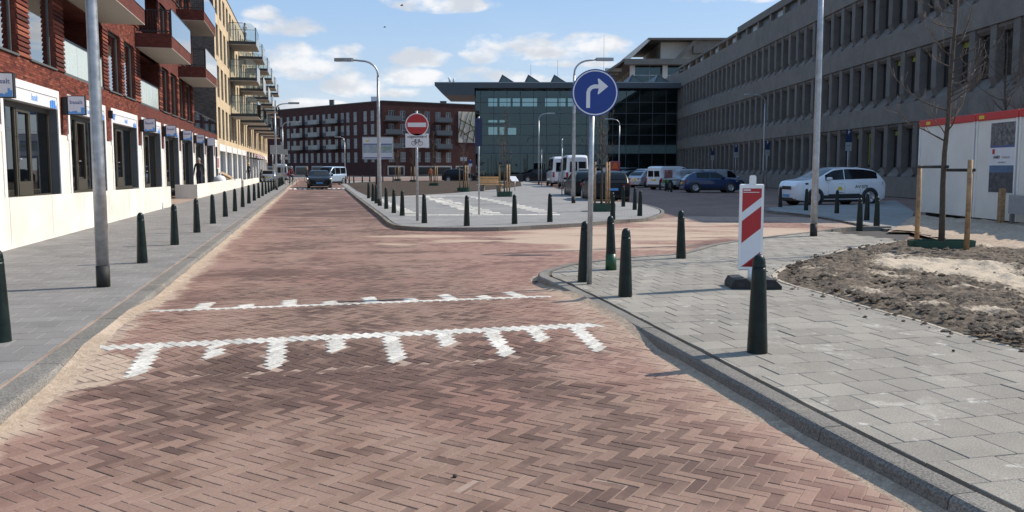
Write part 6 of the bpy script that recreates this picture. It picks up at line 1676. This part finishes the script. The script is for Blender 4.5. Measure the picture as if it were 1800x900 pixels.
car('black estate car partly hidden by the far lamp before the glass hall', 'car', at_center(947, 101), math.pi, 4.4, 1.8, 1.6, 'suv', BK, 'car')
fv = R(93.5)
car('white minibus nearer the camera, seen from behind', 'minibus', at_center(1007, 71.5), fv, 6.2, 2.02, 2.78, 'minibus', 'white_car_paint', 'minibus', 'white minibuses parked in a row', True, 'plateblue')
car('white minibus farther off, half hidden by the nearer minibus', 'minibus', at_center(983, 80), fv, 6.2, 2.02, 2.78, 'minibus', 'white_car_paint', 'minibus', 'white minibuses parked in a row', True, 'plateblue')
t, K = car('black estate taxi seen from behind beside the staked tree', 'car', at_center(1063, 41.3), R(93), 4.7, 1.84, 1.52, 'wagon', BK, 'car', 'black taxis parked in line', True, 'plateblue')
t, K = car('black estate taxi parked ahead, showing left of the sign pole', 'car', at_center(1027, 47.5), R(94), 4.7, 1.84, 1.5, 'wagon', BK, 'car', 'black taxis parked in line', True, 'plateblue')
m = MB(); m.box(-.2, .2, -.32, .32, 1.5, 1.62, bev=.03); m.build('roof_sign', M['signgrey'], t)
car('dark blue hatchback parked side on before the grey office', 'car', at_center(1249, 57.5), R(2), 4.0, 1.68, 1.45, 'hatch', 'blue_car_paint', 'car')
# the white crossover taxi with its lettering
fw = Vector((-.975, -.22, 0)).normalized(); t, K = car('white crossover taxi with black lettering on its door', 'car', at_center(1462, 37.6, .0), math.atan2(fw.y, fw.x), 4.5, 1.84, 1.69, 'suv', 'white_car_paint', 'car', None, True, 'plateblue', False, True, True, .355)
s = 1
for (key, fpos, g, name) in (('av070', .70, .66, 'lettering'), ('taxiword', .46, .42, 'lettering')):
    a, b, c = K['low'](fpos, g, s, .014); letter(key, t, (a, b, c), (R(90), 0, R(180)), name)
a, b, c = K['low'](.46, .62, s, .012); m = MB(); m.prism([(a - .13, c - .08), (a + .13, c - .08), (a + .13, c - .05), (a + .10, c + .03), (a + .05, c + .07), (a - .05, c + .07), (a - .10, c + .03), (a - .13, c - .05)], b, b + .002, 'y'); m.build('emblem', M['plateyellow'], t)
m = MB(); m.grid(lambda i, j: K['low'](.335 + .35 * (1 - i), .30 + .05 * j, s, .02), 8, 1); m.build('door_moulding', M['plastic'], t)
m = MB(); m.box(-1.35, -1.17, -.03, .03, 1.60, 1.68, bev=.015); m.build('aerial_fin', M['white_car_paint'] if 'white_car_paint' in M else M['white'], t)
m = MB(); m.box(-2.05, -1.80, -.66, .66, 1.44, 1.49, bev=.02); m.build('spoiler', M['plastic'], t)
# the parked rows in the yard
f = Vector((.80, .60, 0)).normalized(); t, K = car('white delivery van with a printed rear quarter in the yard', 'van', at_center(1183, 66.0), math.atan2(f.y, f.x), 4.4, 1.82, 1.84, 'smallvan', 'white_car_paint', 'parked_van', None, 'front')
a, b, c = K['low'](.84, .9, -1, .012); m = MB(); m.box(a - .45, a + .45, b - .003, b, c - .1, c + .55); m.build('print', simple('van_print', (.46, .22, .20), .5, var=.8, vscale=3), t)
m = MB(); m.box(a - .6, a + .3, b - .016, b - .012, c - .45, c - .2); m.build('green_print', simple('van_print_green', (.16, .38, .08), .5, var=.4), t)
for (px, Y, ang, kind, L, H, pt, lab) in ((1222, 66, 8, 'smallvan', 4.3, 1.62, 'silver_car_paint', 'silver van behind the left half of the blue hatchback'), (1268, 68, 6, 'smallvan', 4.2, 1.60, 'silver_car_paint', 'silver van behind the bonnet of the blue hatchback'), (1141, 74, 40, 'hatch', 4.0, 1.48, 'silver_car_paint', 'silver hatchback left of the white delivery van'),
    (1148, 80, 40, 'wagon', 4.5, 1.65, 'white_car_paint', 'white car with red tail lamps behind the silver hatchback'), (1119, 80, 30, 'hatch', 4.2, 1.46, BK, 'black hatchback between the taxi and the silver hatchback'), (1117, 90, 20, 'suv', 4.4, 1.75, 'dark_grey_car_paint', 'dark grey car standing behind the black hatchback'), (1094, 92, 20, 'smallvan', 4.4, 1.8, 'silver_car_paint', 'pale van half hidden behind the black estate taxi')):
    car(lab, 'car', at_center(px, Y), R(ang), L, 1.75, H, kind, pt, 'parked_car', 'cars parked in the yard', side_windows=('front' if kind == 'smallvan' else True))
car('silver hatchback parked at the far end of the left pavement', 'car', at_center(473, 96), SANG, 4.1, 1.75, 1.5, 'hatch', 'silver_car_paint', 'parked_car')
car('beige van showing its roof behind the silver hatchback on the left', 'van', at_center(492, 112), SANG + .1, 5.0, 1.9, 2.3, 'minibus', 'silver_car_paint', 'parked_van')
# warning trailer
t = thing('warning_trailer', 'red road works trailer with an orange triangular sign panel', 'trailer', at_center(1081, 74), R(4))
m = MB(); m.box(-.45, .45, -.05, .05, 1.2, 2.3, bev=.04); m.build('panel', M['red_vehicle_paint'], t)
m = MB(); m.prism([(-.32, 1.6), (-.1, 1.62), (.1, 1.62), (.32, 1.6), (.12, 2.15), (-.12, 2.15)], -.056, -.052, 'y'); m.build('orange_triangle', simple('signal_orange', (.75, .13, .03), .5), t)
m = MB(); m.box(-.6, .6, -.2, 1.6, .4, 1.15, bev=.04); m.build('body', M['red_vehicle_paint'], t)
for s in (-.6, .6): m = MB(); m.lathe([(.28, -.09), (.3, -.07), (.3, .07), (.28, .09)], 16, 0, Matrix.Translation((s * 1.12, .7, .3)) @ Matrix.Rotation(R(90), 4, 'Y')); m.build('wheel', M['tyre'], t)
# bicycle rack beside the blue hatchback
t = thing('barrier_rail', 'low dark steel rail beside the blue hatchback', 'rail', at_center(1196, 58.5), R(15)); m = MB(); m.tube([(-.9, 0, 0), (-.9, 0, .8), (.5, 0, .85), (.5, 0, 0)], .035, 6); m.build('rail', M['darkmetal'], t); m = MB(); m.box(.1, .5, -.02, .02, .1, .8); m.build('lattice', M['darkmetal'], t)

# ================================================================ people
def figure_mat(name, shoes, legs, top, skin, hips=.92, neck=1.47, sleeves=True):
    m, t, b = new_mat(name)
    x, y, z = t.xyz(t.node('ShaderNodeTexCoord').outputs['Object'])
    n = t.noise(t.node('ShaderNodeTexCoord').outputs['Object'], 14, 4)
    c = t.mix(t.math('GREATER_THAN', z, .07), (*shoes, 1), (*legs, 1)); c = t.mix(t.math('GREATER_THAN', z, hips), c, (*top, 1)); c = t.mix(t.math('GREATER_THAN', z, neck), c, (*skin, 1))
    hand = t.math('MULTIPLY', t.math('GREATER_THAN', t.math('ABSOLUTE', y), .215), t.math('LESS_THAN', z, .835)); c = t.mix(hand, c, (*skin, 1))
    f = t.step(n, .3, .7, .8, 1.2, False); c = t.mix(1.0, c, t.comb(f, f, f), 'MULTIPLY'); t.put(b.inputs['Base Color'], c); b.inputs['Roughness'].default_value = .85
    return m
def skin_body(name, verts, edges, mat, parent):
    """verts: (x, y, z, radius); one continuous skinned surface"""
    me = bpy.data.meshes.new(name); me.from_pydata([v[:3] for v in verts], edges, []); o = link(name, me, parent)
    sk = o.modifiers.new('skin', 'SKIN'); sk.use_smooth_shade = True
    lay = me.skin_vertices[0].data
    for i, v in enumerate(verts): lay[i].radius = (v[3], v[3] if len(v) < 5 else v[4])
    lay[0].use_root = True
    sub = o.modifiers.new('smooth', 'SUBSURF'); sub.levels = sub.render_levels = 2
    me.materials.append(mat); return o
def person(label, loc, ang, mat, pose, hair, hat=None, group=None, extra=None):
    """faces local +x; pose gives joint offsets"""
    t = thing('person', label, 'person', loc, ang, group)
    P = dict(hl=(0, .10, .90), hr=(0, -.10, .90), kl=(.03, .11, .48), kr=(.02, -.11, .48), al=(-.02, .11, .07), ar=(-.03, -.11, .07), tl=(.14, .13, .035), tr=(.13, -.13, .035),
             el=(-.03, .25, 1.12), er=(-.03, -.25, 1.12), wl=(.08, .26, .87), wr=(.08, -.26, .87), chest=(0, 0, 1.28), neck=(.0, 0, 1.47), pel=(0, 0, .95), head=(.03, 0, 1.60)); P.update(pose)
    V = []; E = []
    def add(p, r, par=None, r2=None): V.append((*p, r, r2 if r2 else r)); 
    def node(p, r, par, r2=None):
        V.append((p[0], p[1], p[2], r, r2 or r)); i = len(V) - 1
        if par is not None: E.append((par, i))
        return i
    def lerp(a, b, f): return tuple(a[k] + (b[k] - a[k]) * f for k in range(3))
    pel = node(P['pel'], .13, None, .11); wa = node(lerp(P['pel'], P['chest'], .45), .125, pel, .105); ch = node(P['chest'], .15, wa, .12)
    up = node(lerp(P['chest'], P['neck'], .55), .12, ch, .10); nk = node(P['neck'], .055, up); hb = node(lerp(P['neck'], P['head'], .6), .075, nk); hd = node(P['head'], .095, hb, .085); ht = node((P['head'][0], P['head'][1], P['head'][2] + .09), .07, hd)
    for s, (h, k, a, to, e, w) in (('l', ('hl', 'kl', 'al', 'tl', 'el', 'wl')), ('r', ('hr', 'kr', 'ar', 'tr', 'er', 'wr'))):
        sg = 1 if s == 'l' else -1
        i = node(P[h], .092, pel); i = node(lerp(P[h], P[k], .5), .08, i); i = node(P[k], .062, i); i = node(lerp(P[k], P[a], .4), .06, i); i = node(P[a], .042, i); node(P[to], .035, i)
        sh = (P['chest'][0], P['chest'][1] + sg * .185, P['chest'][2] + .13)
        i = node(sh, .062, up); i = node(P[e], .046, i); i = node(P[w], .032, i)
        d = Vector(P[w]) - Vector(P[e]); d.normalize(); pm = Vector(P[w]) + d * .06; i = node(pm, .034, i, .022)
        sd_ = Vector((1, 0, 0)) if abs(d.x) < .8 else Vector((0, 1, 0)); sd_ = (sd_ - d * sd_.dot(d)).normalized()
        for q, ln in ((-.028, .062), (-.010, .075), (.010, .072), (.027, .055)):
            b = pm + d * .03 + sd_ * q; j = node(b, .010, i); j = node(b + d * ln * .55, .009, j); node(b + d * ln * .9 + Vector((.012, -sg * .012, 0)), .008, j)
        b = pm + sd_ * .035; j = node(b, .012, i); node(b + (d * .6 + sd_ * .5).normalized() * .045, .010, j)
    body = skin_body('body', V, E, mat, t)
    hx, hy, hz = P['head']
    if hair:
        m = MB(); m.grid(lambda i, j: (hx - .012 + .105 * math.cos(j * 2 * math.pi) * math.sin(.12 + i * 1.45), hy + .10 * math.sin(j * 2 * math.pi) * math.sin(.12 + i * 1.45), hz + .055 + .125 * math.cos(.12 + i * 1.45)), 6, 14); m.build('hair', hair, t)
    m = MB(); m.lathe([(.016, 0), (.004, .035)], 6, 0, Matrix.Translation((hx + .085, hy, hz + .0)) @ Matrix.Rotation(R(95), 4, 'Y')); m.build('nose', M['skin'], t)
    for s in (-1, 1):
        m = MB(); m.lathe([(.004, -.006), (.010, 0), (.004, .006)], 6, 0, Matrix.Translation((hx + .082, hy + s * .033, hz + .03))); m.build('eye', M['ink'], t)
        m = MB(); m.lathe([(.006, -.03), (.018, 0), (.008, .03)], 6, 0, Matrix.Translation((hx - .005, hy + s * .095, hz + .01))); m.build('ear', M['skin'], t)
    m = MB(); m.box(hx + .083, hx + .09, hy - .025, hy + .025, hz - .045, hz - .037); m.build('mouth', M['lips'], t)
    if hat:
        m = MB(); m.grid(lambda i, j: (hx + .118 * math.cos(j * 2 * math.pi) * math.sin(i * 1.55), hy + .112 * math.sin(j * 2 * math.pi) * math.sin(i * 1.55), hz + .06 + .13 * math.cos(i * 1.55)), 6, 14); m.build('helmet', hat, t)
    return t
M['skin'] = simple('skin', (.45, .27, .20), .6); M['lips'] = simple('lips', (.30, .12, .10), .6)
SKIN = (.45, .27, .20); hair_d = simple('dark_hair', (.03, .022, .018), .7); hair_g = simple('grey_hair', (.30, .28, .26), .7)
q = 6.35 / (550 / 1450 - .2426)
man = AT(350, 300, q); walk = dict(kl=(.16, .10, .50), kr=(-.03, -.10, .49), al=(.12, .11, .08), ar=(-.26, -.11, .15), tl=(.28, .12, .06), tr=(-.15, -.12, .06), el=(-.08, .25, 1.13), er=(-.02, -.25, 1.13), wl=(-.02, .255, .88), wr=(.10, -.26, .88))
person('man in a black jumper walking along the raised shop walk', (man.x, man.y, .45), math.atan2(-SD.y, -SD.x), figure_mat('walker_clothes', (.02, .02, .02), (.022, .026, .04), (.016, .016, .018), SKIN), walk, hair_g)
bp_ = S(U(74.7), TF + 1.3); person('person in a white shirt and black trousers on the top balcony', (bp_.x, bp_.y, 12.81), SANG - .6, figure_mat('balcony_clothes', (.02, .02, .02), (.015, .015, .018), (.62, .60, .62), SKIN), dict(kl=(.12, .12, .5), kr=(-.1, -.12, .5), al=(.12, .14, .07), ar=(-.2, -.14, .08), tl=(.26, .14, .04), tr=(-.08, -.14, .04), el=(.10, .22, 1.15), wl=(.30, .12, 1.28), er=(.1, -.22, 1.15), wr=(.28, -.10, 1.26)), hair_d)
# cyclist
def bicycle(label, loc, ang, mat, group=None):
    t = thing('bicycle', label, 'bicycle', loc, ang, group)
    for x in (-.53, .53):
        m = MB(); m.tube([(x + .34 * math.cos(a * math.pi / 14), 0, .35 + .34 * math.sin(a * math.pi / 14)) for a in range(29)], .018, 6); w = m.build('wheel', M['tyre'], t)
        m = MB()
        for k in range(8): a = k * math.pi / 4; m.tube([(x, 0, .35), (x + .33 * math.cos(a), 0, .35 + .33 * math.sin(a))], .004, 3)
        m.build('spokes', M['galv'], w)
    m = MB()
    for a, b in (((-.53, .35), (-.10, .30)), ((-.53, .35), (-.20, .85)), ((-.10, .30), (-.22, .92)), ((-.10, .30), (.36, .80)), ((-.18, .80), (.35, .88)), ((.36, .80), (.53, .35)), ((.35, .86), (.32, 1.05))): m.tube([(a[0], 0, a[1]), (b[0], 0, b[1])], .018, 6)
    m.build('frame', mat, t); m = MB(); m.tube([(.20, -.28, 1.05), (.33, -.1, 1.08), (.33, .1, 1.08), (.20, .28, 1.05)], .014, 6); m.build('handlebar', M['galv'], t)
    m = MB(); m.box(-.36, -.10, -.08, .08, .92, .98, bev=.03); m.build('saddle', M['black'], t); return t
cp = at_center(511, 78); ca = math.atan2(-.62, .78)
bicycle('bicycle ridden by the person in the dark red jacket', (cp.x, cp.y, .0), ca, M['darkmetal'])
person('cyclist in a dark red jacket with pale hair riding on the left', (cp.x, cp.y, .0), ca, figure_mat('cyclist_clothes', (.02, .02, .02), (.03, .03, .045), (.15, .018, .025), SKIN, 1.02, 1.60), dict(pel=(-.22, 0, 1.03), hl=(-.18, .10, 1.0), hr=(-.18, -.10, 1.0), kl=(.14, .12, .84), kr=(.05, -.12, .66), al=(.0, .13, .45), ar=(-.10, -.13, .25), tl=(.12, .13, .42), tr=(.03, -.13, .2), chest=(-.02, 0, 1.36), neck=(.06, 0, 1.58), head=(.12, 0, 1.71), el=(.12, .27, 1.20), er=(.12, -.27, 1.20), wl=(.20, .28, 1.08), wr=(.20, -.28, 1.08)), hair_g)
pp = at_center(540, 92); person('person with blond hair standing beyond the black limousine', (pp.x, pp.y, .09), R(200), figure_mat('stander_clothes', (.02, .02, .02), (.02, .022, .03), (.03, .03, .035), SKIN), dict(wl=(.30, .3, 1.15), el=(.05, .27, 1.15)), simple('blond_hair', (.40, .26, .10), .7))
bp2 = at_center(549, 90); bicycle('bicycle held upright beyond the black limousine', (bp2.x, bp2.y, .09), R(10), M['darkmetal'])
sp_ = S(U(93), -5.6); person('dark clothed person sitting on the low white wall', (sp_.x, sp_.y, .13), SANG - R(80), figure_mat('sitter_clothes', (.02, .02, .02), (.02, .02, .024), (.02, .02, .022), (.10, .06, .05), .5, 1.12), dict(pel=(0, 0, .58), hl=(.02, .10, .58), hr=(.02, -.10, .58), kl=(.42, .12, .52), kr=(.42, -.12, .52), al=(.40, .12, .08), ar=(.42, -.12, .08), tl=(.54, .13, .04), tr=(.56, -.13, .04), chest=(.06, 0, .93), neck=(.12, 0, 1.12), head=(.17, 0, 1.25), el=(.14, .26, .80), er=(.14, -.26, .80), wl=(.36, .18, .66), wr=(.36, -.18, .66)), hair_d)
wp = S(U(86), -6.3); person('worker with a yellow helmet by the far shop fronts', (wp.x, wp.y, .45), SANG + 2.4, figure_mat('worker_clothes', (.02, .02, .02), (.04, .045, .06), (.05, .055, .07), SKIN), {}, None, simple('yellow_helmet', (.7, .45, .03), .4))
op = at_center(757, 96); person('worker in an orange vest behind the planting bed', (op.x, op.y, .1), R(250), figure_mat('vest_clothes', (.02, .02, .02), (.10, .04, .03), (.42, .09, .02), SKIN), {}, hair_d)
M['pale_board'] = simple('pale_board', (.50, .37, .23), .8, var=.25)
# building waste on the walk
t = thing('timber_pile', 'pile of pale boards and cardboard lying on the white walled walk', 'boards', S(U(62.5), -6.2, .46), SANG)
for k in range(5): m = MB(); m.box(-.75, .75, -.22 + k * .03, .22 - k * .025, k * .09, k * .09 + .05, 0, Matrix.Rotation(R(-8 - 3 * k), 4, 'Y') @ Matrix.Translation((0, 0, .22 + k * .03)) @ Matrix.Rotation(.3 * (k - 2), 4, 'Z')); m.build('board', M['pale_board'], t)
t = thing('rubbish_bag', 'white sack beside the pile of boards on the walk', 'sack', S(U(57.5), -6.2, .46), 0)
m = MB(); m.lathe([(.28, 0), (.42, .12), (.45, .35), (.36, .58), (.15, .68), (.05, .72)], 12); m.build('sack', M['signwhite'], t); m = MB(); m.tube([(0, 0, .70), (.05, .03, .86)], [.06, .10], 7); m.build('neck', M['signwhite'], t)
t = thing('notice_plate', 'white wall notice with red panels between red and yellow blocks', 'notice', S(U(61.2), TF + .05, 0), SANG)
m = MB(); m.box(-.3, .9, -.05, -.02, 1.6, 2.5); pl = m.build('plate', M['signwhite'], t); m = MB(); m.box(-.2, .2, -.056, -.052, 1.7, 2.4); m.box(.4, .8, -.056, -.052, 1.7, 2.4); m.build('red_print', M['signred'], pl)
for (px, py, Yd, lab) in ((706, 10, 60, 'small dark bird flying high left of centre'), (676, 48, 75, 'tiny dark bird flying below the first bird')):
    t = thing('bird', lab, 'bird', AT(px, py, Yd), .4); m = MB(); m.tube([(-.12, 0, 0), (0, 0, .01), (.14, 0, .0)], [.01, .04, .012], 6); m.build('body', M['darkmetal'], t)
    for s in (-1, 1): m = MB(); m.add([(-.05, 0, 0), (.07, 0, 0), (.02, s * .22, .07), (-.05, s * .2, .06), (-.05, 0, .012), (.07, 0, .012), (.02, s * .22, .075), (-.05, s * .2, .066)], [(0, 1, 2, 3), (4, 5, 6, 7), (0, 1, 5, 4), (1, 2, 6, 5), (2, 3, 7, 6)]); m.build('wing', M['darkmetal'], t)
